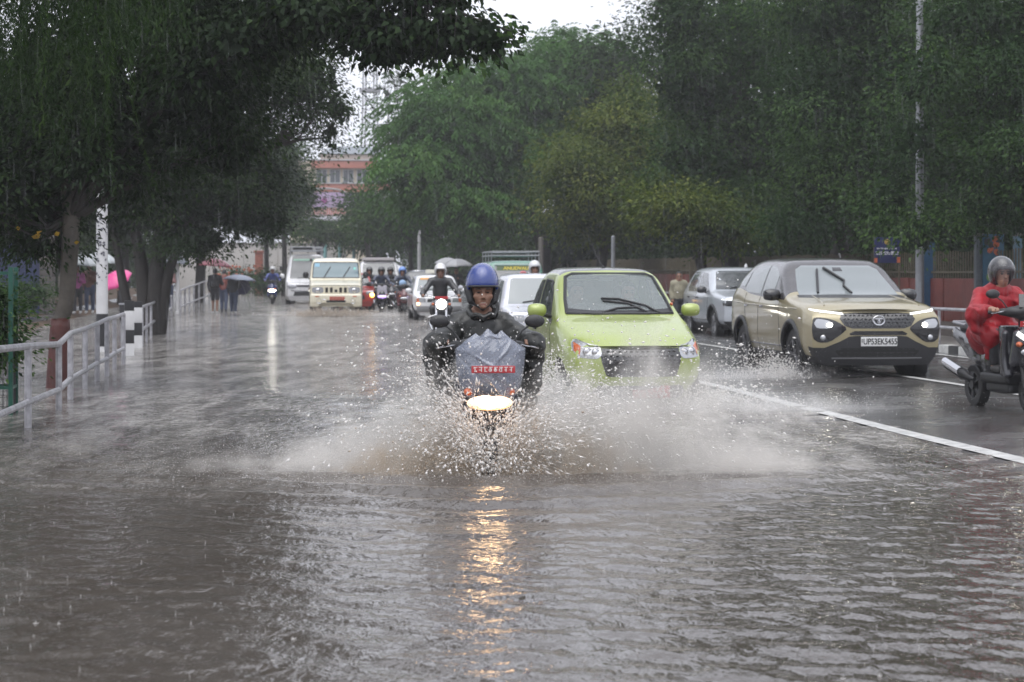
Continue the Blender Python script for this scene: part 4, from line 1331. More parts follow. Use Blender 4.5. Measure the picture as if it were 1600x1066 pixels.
    for s in (-1, 1):
        wheel(o, s * .655, fw, .27, .275, .16, .19, 7, m_rim); wheel(o, s * .655, rw, .27, .275, .16, .19, 7, m_rim)
    return place_front(o, 1001, 20.0, -.04, R(8.8))
GREEN = green_car()

# ---- plainer cars for the traffic behind, one builder with different faces
def std_car(name, label, paint, w, H, L, hf, hr, cowl, head, roofr, belt, wt, wn=.9, zb=.2, bulge=.08, wheels=(.8, 3.2), wr=.30, rim=.19, glass=None, arch_x=.5,
            ws_in=.06, group=None, rear_drop=.25, boxy=0.0, roofpaint=None, cat='car', clad=False):
    o = empty(name, (0, 0, 0), 0, label, cat, group)
    wg = w * .95; k = boxy
    def low(y, s, hz, b=0.0, yo=None):
        ww = w * s
        return st(y, zb, ww * (.90 + .08 * k), zb + .1, ww, .30 * hz + .3 * zb + .1, ww * .995, hz * .86, ww * (.955 + .03 * k), hz * .955, ww * (.86 + .09 * k), hz * (.99 + .005 * k), ww * .48, hz * 1.0, hz * 1.003, b, yo)
    def cab(y, zt, wtop, bl, s=1.0, drop=.05):
        ww = w * s
        return st(y, zb, ww * (.90 + .08 * k), zb + .1, ww, .52, ww * .995, bl * .88, ww * (.955 + .03 * k), bl * .98, wtop, zt - drop * 1.4, wtop * .72, zt - drop * .2, zt)
    S = Shell([low(.05, wn, hf, bulge, (.06, .08, .05, .0, 0, .03, .07, .06, .04)), low(.35, (1 + wn) / 2, hf + (hr - hf) * .3, bulge * .5), low(cowl * .7, 1, hf + (hr - hf) * .75),
               low(cowl, 1, hr), cab((cowl + head) / 2, (hr + H - .03) / 2 + .04, (w * .86 + wt) / 2, belt), cab(head, H - .025, wt, belt), cab((head + roofr) / 2, H, wt, belt + .02), cab(roofr, H - .02, wt * .98, belt + .04),
               cab(L - .12, H - rear_drop, wt * .95, belt + .05, .96), cab(L, H - rear_drop - .1, wt * .88, belt + .03, .86)], nz=4, ny=7, ncap=14)
    S.arches(tuple((y, wr - .01) for y in wheels), wr * 1.16, arch_x)
    if roofpaint or clad:
        S.split({0: 'body', 1: 'roof', 2: 'lower_cladding'}, {0: paint, 1: roofpaint or paint, 2: m_blackp}, o,
                lambda c, inf: 1 if roofpaint and 4.7 < inf[0] < 8.5 and inf[1] > 6.1 else (2 if clad and (inf[1] < 2.3 or (inf[0] < .3 and inf[1] < 2.8)) else 0))
    else: S.split('body', paint, o)
    liner(o, w * .66, .3, L - .3, zb + .03, hf * .9)
    gl = glass or m_glass
    zb0 = hr + .03; zt0 = H - .10
    xb = w * .80; xt = wt * .90
    S.patch('windscreen', [(-xb, zb0), (xb, zb0), (xt, zt0 - .03), (xt * .9, zt0), (-xt * .9, zt0), (-xt, zt0 - .03)], 'front', gl, o, off=.005, res=.08)
    a = (belt + .02); t = H - .13
    ym = head + (roofr - head) * .42
    S.mirror_patch('front_window', [(cowl + .30, a), (head + .05, t - .03), (ym - .04, t), (ym - .04, a)], 'side', gl, o, off=.005, res=.1)
    S.mirror_patch('rear_window', [(ym + .04, a), (ym + .04, t), (roofr - .08, t), (roofr + .12, a + .08), (roofr, a)], 'side', gl, o, off=.005, res=.1)
    for s in (1, -1):
        S.line('door_gap', [(cowl + .25, zb + .15), (cowl + .2, belt - .05)], 'side', .005, m_under, o, sgn=s)
        S.line('door_gap', [(ym, zb + .15), (ym, belt)], 'side', .005, m_under, o, sgn=s)
        for yy in (ym - .2, roofr - .15):
            p, d = S.hit('side', yy, belt - .12, s); MB().box((p.x + s * .012, yy, belt - .12), (.02, .16, .03), bev=.008).build('door_handle', m_blackp, o)
    P = []
    for s in (-1, 1):
        for y in wheels: wheel(o, s * (w - .13), y, wr - .01, wr, .19, rim, 6, m_rim)
    for x0, x1 in ((-.35, .05), (.1, .5)):
        pa = S.hit('front', x0 * w / .8, zb0 + .03)[0]; pb = S.hit('front', x1 * w / .8, zb0 + .09)[0]
        MB().tube([pa + Vector((0, -.025, 0)), pb + Vector((0, -.025, 0))], .011, 6).build('wiper', m_blackp, o)
    return o, S

m_white = car_paint('white_paint', (.66, .66, .68)); m_silver = car_paint('silver_paint', (.50, .53, .57), .35)
m_cream_p = car_paint('cream_paint', (.66, .615, .48)); m_redp = car_paint('red_paint', (.32, .025, .02))

# silver crossover ahead of the beige one
o, S = std_car('crossover_car', 'silver crossover with black wheel arches, half hidden behind the beige car', m_silver, .90, 1.64, 4.3, .96, 1.08, 1.15, 2.0, 3.5, 1.04, .66, wr=.345, rim=.225, wheels=(.88, 3.45), clad=True, glass=m_glass)
S.mirror_patch('headlight', [(.38, .80), (.42, .85), (.83, .87), (.82, .74), (.6, .74)], 'front', m_gloss, o, off=.006)
S.mirror_patch('running_light', [(.30, .85), (.32, .875), (.82, .90), (.84, .88)], 'front', m_drl, o, off=.010)
S.patch('grille', [(-.40, .78), (.40, .78), (.38, .86), (-.38, .86)], 'front', m_gloss, o, off=.006)
e = MB(); p, d = S.hit('front', 0, .82)
for s in (-1, 1): e.tube([(s * .06, p.y - .015, p.z - .03), (s * .02, p.y - .015, p.z), (s * .05, p.y - .015, p.z + .03)], .007, 6)
e.build('emblem', m_chrome, o)
S.patch('lower_grille', [(-.62, .34), (.62, .34), (.66, .56), (-.66, .56)], 'front', m_blackp, o, off=.006)
for s in (1, -1):
    for yc in (.88, 3.45):
        cy = [S.hit('side', yc + .425 * math.cos(R(a)), max(.26, .335 + .425 * math.sin(R(a))), s)[0] for a in range(-15, 196, 10)]
        MB().tube([(q.x, q.y, q.z) for q in cy], .04, 8).build('arch_trim', m_blackp, o)
    S.line('side_trim', [(1.4, .42), (2.95, .42)], 'side', .018, m_chrome, o, sgn=s)
mirrors(o, m_gloss, .97, 1.62, 1.10, (.22, .15, .15))
MB().lathe([(.045, 0), (.03, .05), (0, .09)], 10, T(.25, 2.3, 1.63)).build('antenna_fin', m_white, o)
place_front(o, 1188, 43.0, -.01, ROAD_ANG)

# pale hatchback right behind the blue-helmeted rider
o, S = std_car('hatchback_car', 'silver-white hatchback between the blue helmet and the green car', car_paint('pale_silver_paint', (.55, .56, .62), .15), .80, 1.53, 3.6, .80, .90, .85, 1.45, 3.0, .93, .60, wr=.27, rim=.17, wheels=(.68, 2.95), glass=m_glassl)
S.mirror_patch('headlight', [(.42, .60), (.45, .72), (.70, .76), (.70, .60)], 'front', m_lens, o, off=.008)
S.patch('grille', [(-.36, .58), (.36, .58), (.34, .68), (-.34, .68)], 'front', m_gloss, o, off=.006)
mirrors(o, m_white, .88, 1.25, .96, (.19, .13, .13))
place_front(o, 855, 36.5, -.05, ROAD_ANG)

# little white taxi behind the motorcycle
o, S = std_car('taxi_car', 'small white taxi with an orange sun strip behind the motorcycle', m_white, .76, 1.44, 3.4, .80, .90, .80, 1.40, 2.8, .90, .57, wr=.26, rim=.16, wheels=(.62, 2.8), glass=m_glassl)
S.patch('sun_strip', [(-.48, 1.28), (.48, 1.28), (.46, 1.335), (-.46, 1.335)], 'front', mat('orange_strip', (.55, .25, .04), .4), o, off=.012)
for s, h in zip((1, -1), S.mirror_patch('headlight', [(.40, .60), (.42, .72), (.68, .74), (.68, .60)], 'front', m_lens, o, off=.008)):
    S.patch('indicator', [(s * x, z) for x, z in ((.60, .60), (.60, .72), (.68, .74), (.68, .60))][::s], 'front', m_amber, h, off=.014)
p, d = S.hit('front', -.63, .55); MB().ball(p - d * .01, .05, 12, 8).build('fog_lamp', lamp_mat('warm_lamp', (1, .55, .25), 3.5), o)
S.patch('bumper', [(-.66, .30), (.66, .30), (.68, .48), (-.68, .48)], 'front', mat('grey_bumper', (.22, .22, .23), .5), o, off=.03)
S.patch('grille', [(-.36, .60), (.36, .60), (.34, .70), (-.34, .70)], 'front', m_blackp, o, off=.006)
MB().box((0, 1.9, 1.53), (.5, .18, .12), bev=.03).build('roof_sign', mat('taxi_sign', (.6, .58, .5), .4), o)
mirrors(o, m_white, .84, 1.15, .95, (.18, .12, .13))
place_front(o, 686, 58, -.05, ROAD_ANG)

# red hatchback half hidden behind the cream jeep
o, S = std_car('hatchback_car', 'red hatchback with a glowing amber indicator, mostly hidden by the cream jeep', m_redp, .82, 1.48, 3.7, .82, .93, .9, 1.5, 3.0, .95, .60, wr=.28, rim=.17, wheels=(.7, 3.0), glass=m_glass)
S.mirror_patch('headlight', [(.42, .64), (.45, .76), (.74, .80), (.74, .66)], 'front', m_lens, o, off=.008)
p, d = S.hit('front', .66, .62); MB().ball(p - d * .02, .085, 12, 8).build('indicator', lamp_mat('amber_glow', (1, .55, .08), 5), o)
S.patch('grille', [(-.40, .46), (.40, .46), (.36, .62), (-.36, .62)], 'front', m_blackp, o, off=.006)
mirrors(o, m_redp, .9, 1.25, 1.0, (.18, .12, .13))
place_front(o, 554, 72, -.06, ROAD_ANG)

# white people carrier behind the riders
o, S = std_car('minibus', 'white minibus behind the cluster of riders', m_white, .90, 1.95, 4.4, 1.0, 1.12, .55, 1.15, 4.0, 1.15, .74, wr=.30, rim=.18, wheels=(.7, 3.2), glass=m_glass, boxy=.8, cat='van')
S.mirror_patch('headlight', [(.50, .70), (.52, .84), (.80, .86), (.80, .70)], 'front', m_lens, o, off=.008)
S.patch('grille', [(-.40, .72), (.40, .72), (.40, .82), (-.40, .82)], 'front', m_blackp, o, off=.006)
MB().box((0, 1.6, 2.02), (1.3, 1.3, .12), bev=.04).build('roof_box', mat('roof_box_grey', (.45, .42, .43), .5), o)
mirrors(o, m_blackp, 1.02, .75, 1.25, (.16, .12, .22))
place_front(o, 594, 80, -.06, ROAD_ANG)

# green passenger van with yellow lettering
m_vg = car_paint('van_green_paint', (.10, .25, .19))
o, S = std_car('passenger_van', 'green passenger van with yellow lettering and a roof rack behind the blue helmet', m_vg, .82, 1.86, 3.7, .95, 1.06, .45, .95, 3.4, 1.1, .70, wr=.27, rim=.17, wheels=(.6, 2.6), glass=m_glass, boxy=.8, cat='van')
S.line('windscreen_trim', [(-.66, 1.1), (-.60, 1.72), (.60, 1.72), (.66, 1.1)], 'front', .03, mat('pale_green_trim', (.30, .42, .38), .4), o, off=.006)
S.patch('sun_strip', [(-.54, 1.57), (.54, 1.57), (.53, 1.695), (-.53, 1.695)], 'front', mat('strip_green', (.05, .09, .03), .5), o, off=.008)
p, d = S.hit('front', 0, 1.63)
text_obj('ANUDVAU', .125, mat('sign_yellow', (.62, .50, .06), .5), o, T(0, p.y - .014, 1.63) @ RX(R(76)), sx=1.15, font_bold=.006)
S.mirror_patch('headlight', [(.48, .66), (.50, .80), (.72, .80), (.72, .66)], 'front', m_lens, o, off=.008)
rk = MB()
for z in (1.98, 2.09):
    rk.tube([(-.66, .9, z), (.66, .9, z), (.66, 3.2, z), (-.66, 3.2, z), (-.66, .9, z)], .018, 6)
for k in range(7): rk.tube([(-.66, .95 + k * .37, 1.98), (.66, .95 + k * .37, 1.98)], .014, 6)
for s in (-1, 1):
    for k in range(4): rk.tube([(s * .66, .95 + k * .72, 1.80), (s * .66, .95 + k * .72, 2.09)], .016, 6)
rk.build('roof_rack', m_grey, o)
for s in (-1, 1):
    p, d = S.hit('front', s * .3, 1.3)
    MB().ball((s * .16 + .33, p.y - .03, 1.50), (.09, .03, .06), 12, 8).build('pink_tassel', mat('tassel_pink', (.55, .16, .18), .6), o)
mirrors(o, m_blackp, .95, .6, 1.35, (.14, .12, .22))
place_front(o, 812, 52, -.05, ROAD_ANG)

# tall white van with a roof rack
o, S = std_car('high_roof_van', 'tall white van with a bar rack on its roof, left of the cream jeep', m_white, .94, 2.26, 4.9, .98, 1.14, .62, 1.15, 4.6, 1.2, .70, wr=.33, rim=.2, wheels=(.85, 3.6), glass=m_glass, boxy=.7, cat='van', rear_drop=.1)
S.patch('sun_strip', [(-.60, 1.96), (.60, 1.96), (.58, 2.04), (-.58, 2.04)], 'front', mat('strip_mint', (.30, .50, .40), .5), o, off=.010)
S.mirror_patch('headlight', [(.50, .74), (.44, .84), (.82, .96), (.86, .84), (.80, .72)], 'front', m_lens, o, off=.008)
S.patch('grille', [(-.50, .80), (.50, .80), (.48, .90), (-.48, .90)], 'front', mat('dark_grille', (.06, .06, .07), .3), o, off=.006)
S.patch('lower_grille', [(-.60, .42), (.60, .42), (.54, .60), (-.54, .60)], 'front', m_blackp, o, off=.008)
S.line('bumper_trim', [(-.7, .66), (0, .64), (.7, .66)], 'front', .03, m_chrome, o)
rk = MB()
for z in (2.42, 2.56): rk.tube([(-.70, .9, z), (.70, .9, z), (.70, 4.2, z), (-.70, 4.2, z), (-.70, .9, z)], .022, 6)
for k in range(9): rk.tube([(-.70, .95 + k * .4, 2.42), (.70, .95 + k * .4, 2.42)], .016, 6)
for s in (-1, 1):
    for k in range(5): rk.tube([(s * .70, .95 + k * .78, 2.2), (s * .70, .95 + k * .78, 2.56)], .018, 6)
rk.build('roof_rack', m_grey, o)
MB().box((-.18, 1.2, 2.50), (.86, .5, .13), bev=.02).build('rack_board', m_blackp, o)
mirrors(o, m_white, 1.08, .75, 1.28, (.2, .14, .22))
MB().box((-1.14, .8, 1.62), (.1, .1, .2), bev=.02).build('top_mirror', m_blackp, o)
place_front(o, 480, 84, -.06, ROAD_ANG)

# cream jeep
o = empty('jeep', (0, 0, 0), 0, 'cream boxy jeep with a five-slot grille and a red plate pushing a bow wave', 'car')
w = .90
def bz(y, s, hz, b=0.0, yo=None):
    return st(y, .36, w * s * .97, .42, w * s, .6, w * s, hz * .80, w * s * .985, hz * .94, w * s * .90, hz * .995, w * s * .5, hz, hz * 1.004, b, yo)
def bc(y, zt, wt_, s=1):
    return st(y, .36, w * s * .97, .42, w * s, .65, w * s, 1.05, w * s * .985, 1.24, wt_, zt - .10, wt_ * .86, zt - .02, zt)
S = Shell([bz(.10, .93, 1.08, .03), bz(.30, .97, 1.14, .01), bz(.9, 1, 1.22), bz(1.32, 1, 1.27), bc(1.50, 1.66, .83), bc(1.66, 1.97, .79), bc(2.6, 2.02, .78), bc(3.9, 2.0, .78), bc(4.1, 1.95, .76, .97), bc(4.16, 1.80, .70, .92)], nz=4, ny=7, ncap=14)
S.arches(((.72, .37), (3.2, .37)), .45, .55)
S.split('body', m_cream_p, o); liner(o, .58, .3, 3.9, .38, 1.0)
S.patch('windscreen', [(-.79, 1.33), (.79, 1.33), (.755, 1.80), (.72, 1.835), (-.72, 1.835), (-.755, 1.80)], 'front', mat('jeep_glass', (.07, .14, .17), .1, spec=.8, coat=.7), o, off=.006)
S.patch('sticker', [(-.72, 1.70), (-.55, 1.70), (-.55, 1.82), (-.70, 1.82)], 'front', mat('sticker_blue', (.25, .45, .6), .5), o, off=.012)
S.patch('sticker', [(.60, 1.60), (.68, 1.60), (.68, 1.68), (.60, 1.68)], 'front', mat('sticker_mint', (.2, .55, .5), .5), o, off=.012)
S.line('windscreen_seal', [(-.79, 1.325), (.79, 1.325), (.755, 1.81), (.72, 1.845), (-.72, 1.845), (-.755, 1.81), (-.79, 1.325)], 'front', .018, m_blackp, o)
S.mirror_patch('headlight', [(.42, .80), (.42, 1.0), (.60, 1.02), (.80, 1.0), (.80, .82)], 'front', m_lens, o, off=.01, smooth=1)
for s in (-1, 1):
    p, d = S.hit('front', s * .60, .905); MB().ball(p - d * .006, (.08, .03, .08), 16, 8).build('reflector', m_chrome, o)
S.patch('grille', [(-.40, .80), (.40, .80), (.40, 1.02), (-.40, 1.02)], 'front', m_cream_p, o, off=.012)
for k in range(5):
    x = -.31 + k * .155
    if k == 2: S.patch('emblem', [(x - .045, .84), (x + .045, .84), (x + .05, .93), (x - .05, .93)], 'front', m_blackp, o, off=.022)
    else: S.patch('grille_slot', [(x - .045, .83), (x + .045, .83), (x + .045, 1.0), (x - .045, 1.0)], 'front', m_under, o, off=.020)
bump = SDF().box((0, .0, .62), (.86, .10, .17), .06).box((.70, .02, .56), (.17, .10, .22), .07).box((-.70, .02, .56), (.17, .10, .22), .07)
bb = blob('bumper', bump, .03, m_cream_p, o)
for s in (-1, 1):
    MB().lathe([(0, .0), (.07, .0), (.085, .012), (.09, -.02)], 16, T(s * .56, -.095, .55) @ RX(R(90))).build('fog_lamp', m_lens, bb)
    MB().box((s * .62, -.10, .70), (.14, .02, .035), bev=.008).build('indicator', m_amber, bb)
MB().box((0, -.102, .54), (.64, .02, .07), bev=.01).build('bumper_slot', m_under, bb)
pl = MB().box((.04, -.112, .64), (.50, .014, .12), bev=.006).build('number_plate', mat('dull_red_plate', (.40, .09, .06), .5), bb)
pale_text(pl, .42, .64, -.121, .06, 8, mat('plate_faded_ink', (.5, .25, .2), .5), 6, .04)
S.mirror_patch('front_window', [(1.72, 1.30), (1.82, 1.80), (2.5, 1.84), (2.5, 1.30)], 'side', m_glass, o, off=.006)
S.mirror_patch('rear_window', [(2.6, 1.30), (2.6, 1.84), (3.6, 1.82), (3.6, 1.30)], 'side', m_glass, o, off=.006)
for s in (-1, 1):
    S.line('side_band', [(1.3, .95), (3.9, .95)], 'side', .035, mat('brown_band', (.22, .12, .07), .4), o, sgn=s)
    S.line('door_gap', [(1.5, .5), (1.5, 1.25)], 'side', .006, m_under, o, sgn=s); S.line('door_gap', [(2.55, .5), (2.55, 1.25)], 'side', .006, m_under, o, sgn=s)
    for y in (.72, 3.2): wheel(o, s * .76, y, .36, .37, .22, .22, 6, m_rim)
    MB().box((s * .84, 1.75, 1.93), (.10, .10, .08), bev=.02).build('roof_bracket', m_blackp, o)
for x0, x1 in ((-.40, -.18), (.25, .48)):
    pa = S.hit('front', x0, 1.35)[0]; pb = S.hit('front', x1, 1.70)[0]
    MB().tube([pa + Vector((0, -.03, 0)), pb + Vector((0, -.03, 0))], .014, 6).build('wiper', m_blackp, o)
S.line('bonnet_gap', [(-.78, 1.075), (.78, 1.075)], 'front', .006, m_under, o)
mirrors(o, m_blackp, 1.02, 1.6, 1.42, (.15, .12, .24))
place_front(o, 525, 64, -.07, R(5.5))
# a dark car far back, seen past the taxi's roof
o, S = std_car('estate_car', 'dark car far back above the white taxi', mat('dark_far_paint', (.05, .055, .06), .3, coat=1), .82, 1.5, 4.0, .85, .95, 1.0, 1.6, 3.2, .95, .6, glass=m_glass)
S.line('roof_bars', [(-.5, 1.49), (.5, 1.49)], 'front', .03, m_chrome, o)
S.mirror_patch('headlight', [(.42, .62), (.45, .74), (.72, .78), (.72, .64)], 'front', m_lens, o, off=.008)
mirrors(o, m_blackp, .9, 1.3, 1.0, (.18, .12, .13))
place_front(o, 660, 92, -.05, ROAD_ANG)
# ------------------------------------------------------------------ people, umbrellas, two-wheelers
m_skin = mat('skin', (.23, .12, .078), .5, var=.10, vscale=9)
m_skin2 = mat('skin_light', (.36, .20, .14), .5, var=.08, vscale=9)
m_hair = mat('black_hair', (.012, .011, .011), .5)
m_shoe = mat('dark_shoe', (.03, .028, .028), .5)
m_shoew = mat('pale_shoe', (.5, .5, .5), .6)
def cloth(name, rgb, rough=.65, wet=.0):
    return mat('cloth_' + name, rgb, rough, coat=wet, var=.22, vscale=7, bump=.35, bscale=22)

def hand_chain(S, wrist, palm, side, grip_dir, k=.006, s=1.0):
    """palm and five bent fingers closed round a bar that runs along x"""
    w = Vector(wrist); p = Vector(palm)
    S.cap(w, p, .026 * s, .030 * s, .02)
    for i, (dx, ln) in enumerate(((-.033, .9), (-.011, 1.0), (.011, .96), (.033, .8))):
        b = p + Vector((dx * s, -.028 * s, .012 * s))
        m1 = b + Vector((0, -.030 * ln * s, -.004 * s)); m2 = m1 + Vector((0, -.010 * s, -.026 * ln * s)); m3 = m2 + Vector((0, .022 * ln * s, -.012 * s))
        S.chain([b, m1, m2, m3], [.0105 * s, .0098 * s, .009 * s, .008 * s], k)
    t0 = p + Vector((-side * .028 * s, .0, -.006 * s)); t1 = t0 + Vector((-side * .012 * s, -.024 * s, -.022 * s)); t2 = t1 + Vector((side * .010 * s, -.024 * s, -.004 * s))
    S.chain([t0, t1, t2], [.013 * s, .011 * s, .009 * s], k)

def person(root, J, top, bottom, shoes, h=.022, skin=None, hair=True, hat=None, sleeve=1.0, leglen=1.0, cape=None, capecol=None, folds=.006, face=True):
    """J: joints. One continuous body, with clothes, shoes and hair as its children"""
    sk = skin or m_skin
    hd = Vector(J['head']); nk = Vector(J['neck']); pv = Vector(J['hip'])
    fw = Vector(J.get('face', (0, -1, 0))).normalized()
    B = SDF()
    B.ell(hd + Vector((0, 0, .02)), (.078, .095, .105), .02).ell(hd + fw * .035 + Vector((0, 0, -.065)), (.055, .06, .055), .03)
    if face:
        B.cap(hd + fw * .095 + Vector((0, 0, .0)), hd + fw * .112 + Vector((0, 0, -.035)), .010, .016, .012)
        for s in (-1, 1):
            q = fw.cross(Vector((0, 0, 1))) * s
            B.ell(hd + q * .034 + fw * .09 + Vector((0, 0, .006)), (.016, .016, .009), .01, sub=True)
            B.ell(hd + q * .078 + Vector((0, 0, -.01)), (.012, .02, .03), .01)
    B.cap(hd + Vector((0, 0, -.08)), nk, .052, .058, .03)
    B.cap(nk, pv, .10, .12, .05).cap(Vector(J['sh'][0]), Vector(J['sh'][1]), .06, .06, .05)
    for i in (0, 1):
        sh, el, ha = (Vector(J[k][i]) for k in ('sh', 'el', 'ha'))
        B.cap(sh, el, .045, .038, .03).cap(el, ha, .036, .026, .02)
        side = -1 if i == 0 else 1
        if h <= .016: hand_chain(B, ha, ha + (ha - el).normalized() * .05, side, None)
        else: B.ell(ha + (ha - el).normalized() * .05, (.04, .05, .04), .02)
        hp, kn, ft = (Vector(J[k][i]) for k in ('hp', 'kn', 'ft'))
        B.cap(hp, kn, .08, .055, .04).cap(kn, ft, .052, .034, .03)
        t = Vector(J['toe'][i]); B.cap(ft + Vector((0, 0, -.02)), t, .036, .03, .02)
    body = blob('body', B, h, sk, root)
    # shirt or jacket
    g = SDF()
    g.cap(nk + Vector((0, 0, -.03)), (nk + pv) / 2, .125, .145, .06).cap((nk + pv) / 2, pv, .145, .15, .06).cap(Vector(J['sh'][0]), Vector(J['sh'][1]), .078, .078, .06)
    for i in (0, 1):
        sh, el, ha = (Vector(J[k][i]) for k in ('sh', 'el', 'ha'))
        if sleeve < .6: g.cap(sh, sh.lerp(el, .8), .066, .062, .04)
        else: g.cap(sh, el, .066, .058, .04).cap(el, el.lerp(ha, .92), .057, .046, .03)
    blob('jacket' if sleeve > .6 else 'shirt', g, h, top, root, disp=lambda P: folds * wob(P, 16, 2) + folds * .6 * wob(P, 34, 5))
    t = SDF(); t.cap(pv + Vector((0, 0, .02)), (Vector(J['hp'][0]) + Vector(J['hp'][1])) / 2, .145, .14, .05)
    for i in (0, 1):
        hp, kn, ft = (Vector(J[k][i]) for k in ('hp', 'kn', 'ft'))
        t.cap(hp, hp.lerp(kn, min(1, leglen * 2)), .098, .098 - .026 * min(1, leglen * 2), .04)
        if leglen > .5: t.cap(kn, kn.lerp(ft, (leglen - .5) * 1.9), .072, .055, .03)
    blob('trousers' if leglen > .6 else 'shorts', t, h, bottom, root, disp=lambda P: folds * wob(P, 17, 4))
    for i in (0, 1):
        ft = Vector(J['ft'][i]); to = Vector(J['toe'][i])
        blob('shoe', SDF().cap(ft + Vector((0, 0, -.025)), to, .046, .04, .02), max(.016, h * .8), shoes, root)
    if hair:
        H = SDF().ell(hd + Vector((0, 0, .035)) - fw * .012, (.088, .104, .108), .02).box(hd + fw * .11 + Vector((0, 0, -.04)), (.12, .075, .10), .01, .02, sub=True)
        blob('hair', H, h, m_hair, root)
    if face and h <= .034:
        for s in (-1, 1):
            q = fw.cross(Vector((0, 0, 1))) * s
            MB().ball(hd + q * .033 + fw * .080 + Vector((0, 0, .006)), .013, 10, 7).build('eye', mat('eye_dark', (.02, .015, .012), .2), root)
            MB().tube([hd + q * .016 + fw * .098 + Vector((0, 0, .026)), hd + q * .05 + fw * .085 + Vector((0, 0, .026))], .005, 5).build('eyebrow', m_hair, root)
        MB().tube([hd + fw * .095 + fw.cross(Vector((0, 0, 1))) * s_ * .024 + Vector((0, 0, -.068)) for s_ in (-1, 1)], .006, 6).build('lips', mat('lips', (.22, .08, .07), .5), root)
    return body

def helmet(root, hd, m, visor=None, fw=(0, -1, 0), h=.014, full=False, peak=False, s=1.0):
    hd = Vector(hd); fw = Vector(fw).normalized()
    rz = math.atan2(fw.x, -fw.y)
    H = SDF().ell(hd + Vector((0, 0, .025)), (.132 * s, .152 * s, .150 * s), .02).cap(hd + Vector((0, .02, 0)), hd + Vector((0, .03, -.06)), .118 * s, .108 * s, .03)
    H.box(hd + fw * .16 + Vector((0, 0, -.075)), (.105, .105, .105), .04, .015, rot=RZ(rz), sub=True)
    H.box(hd + Vector((0, 0, -.22)), (.3, .3, .085), .01, .02, sub=True)
    H.ell(hd + Vector((0, 0, -.02)), (.098, .115, .12), .01, sub=True)
    if full: H.cap(hd + fw * .10 + Vector((-.08, .03, -.11)), hd + fw * .10 + Vector((.08, .03, -.11)), .035, .035, .04)
    if peak: H.box(hd + fw * .17 + Vector((0, 0, .055)), (.09, .05, .010), .008, .03, rot=RZ(rz))
    o = blob('helmet', H, h, m, root)
    if visor is not None:
        V = []; F = []; n = 16; k = 8
        for j in range(k + 1):
            el = R(22 - 62 * j / k)
            for i in range(n + 1):
                a = R(-82 + 164 * i / n) + math.atan2(fw.x, -fw.y)
                V.append(hd + Vector((.142 * math.sin(a) * math.cos(el), -.168 * math.cos(a) * math.cos(el), .02 + .150 * math.sin(el))))
        for j in range(k):
            for i in range(n):
                a = j * (n + 1) + i; F.append((a, a + n + 1, a + n + 2, a + 1))
        nn = len(V); V += [hd + (v - hd) * .975 for v in V]; F += [tuple(reversed([i + nn for i in f])) for f in F]
        MB().add(V, F).build('visor', visor, root)
    return o

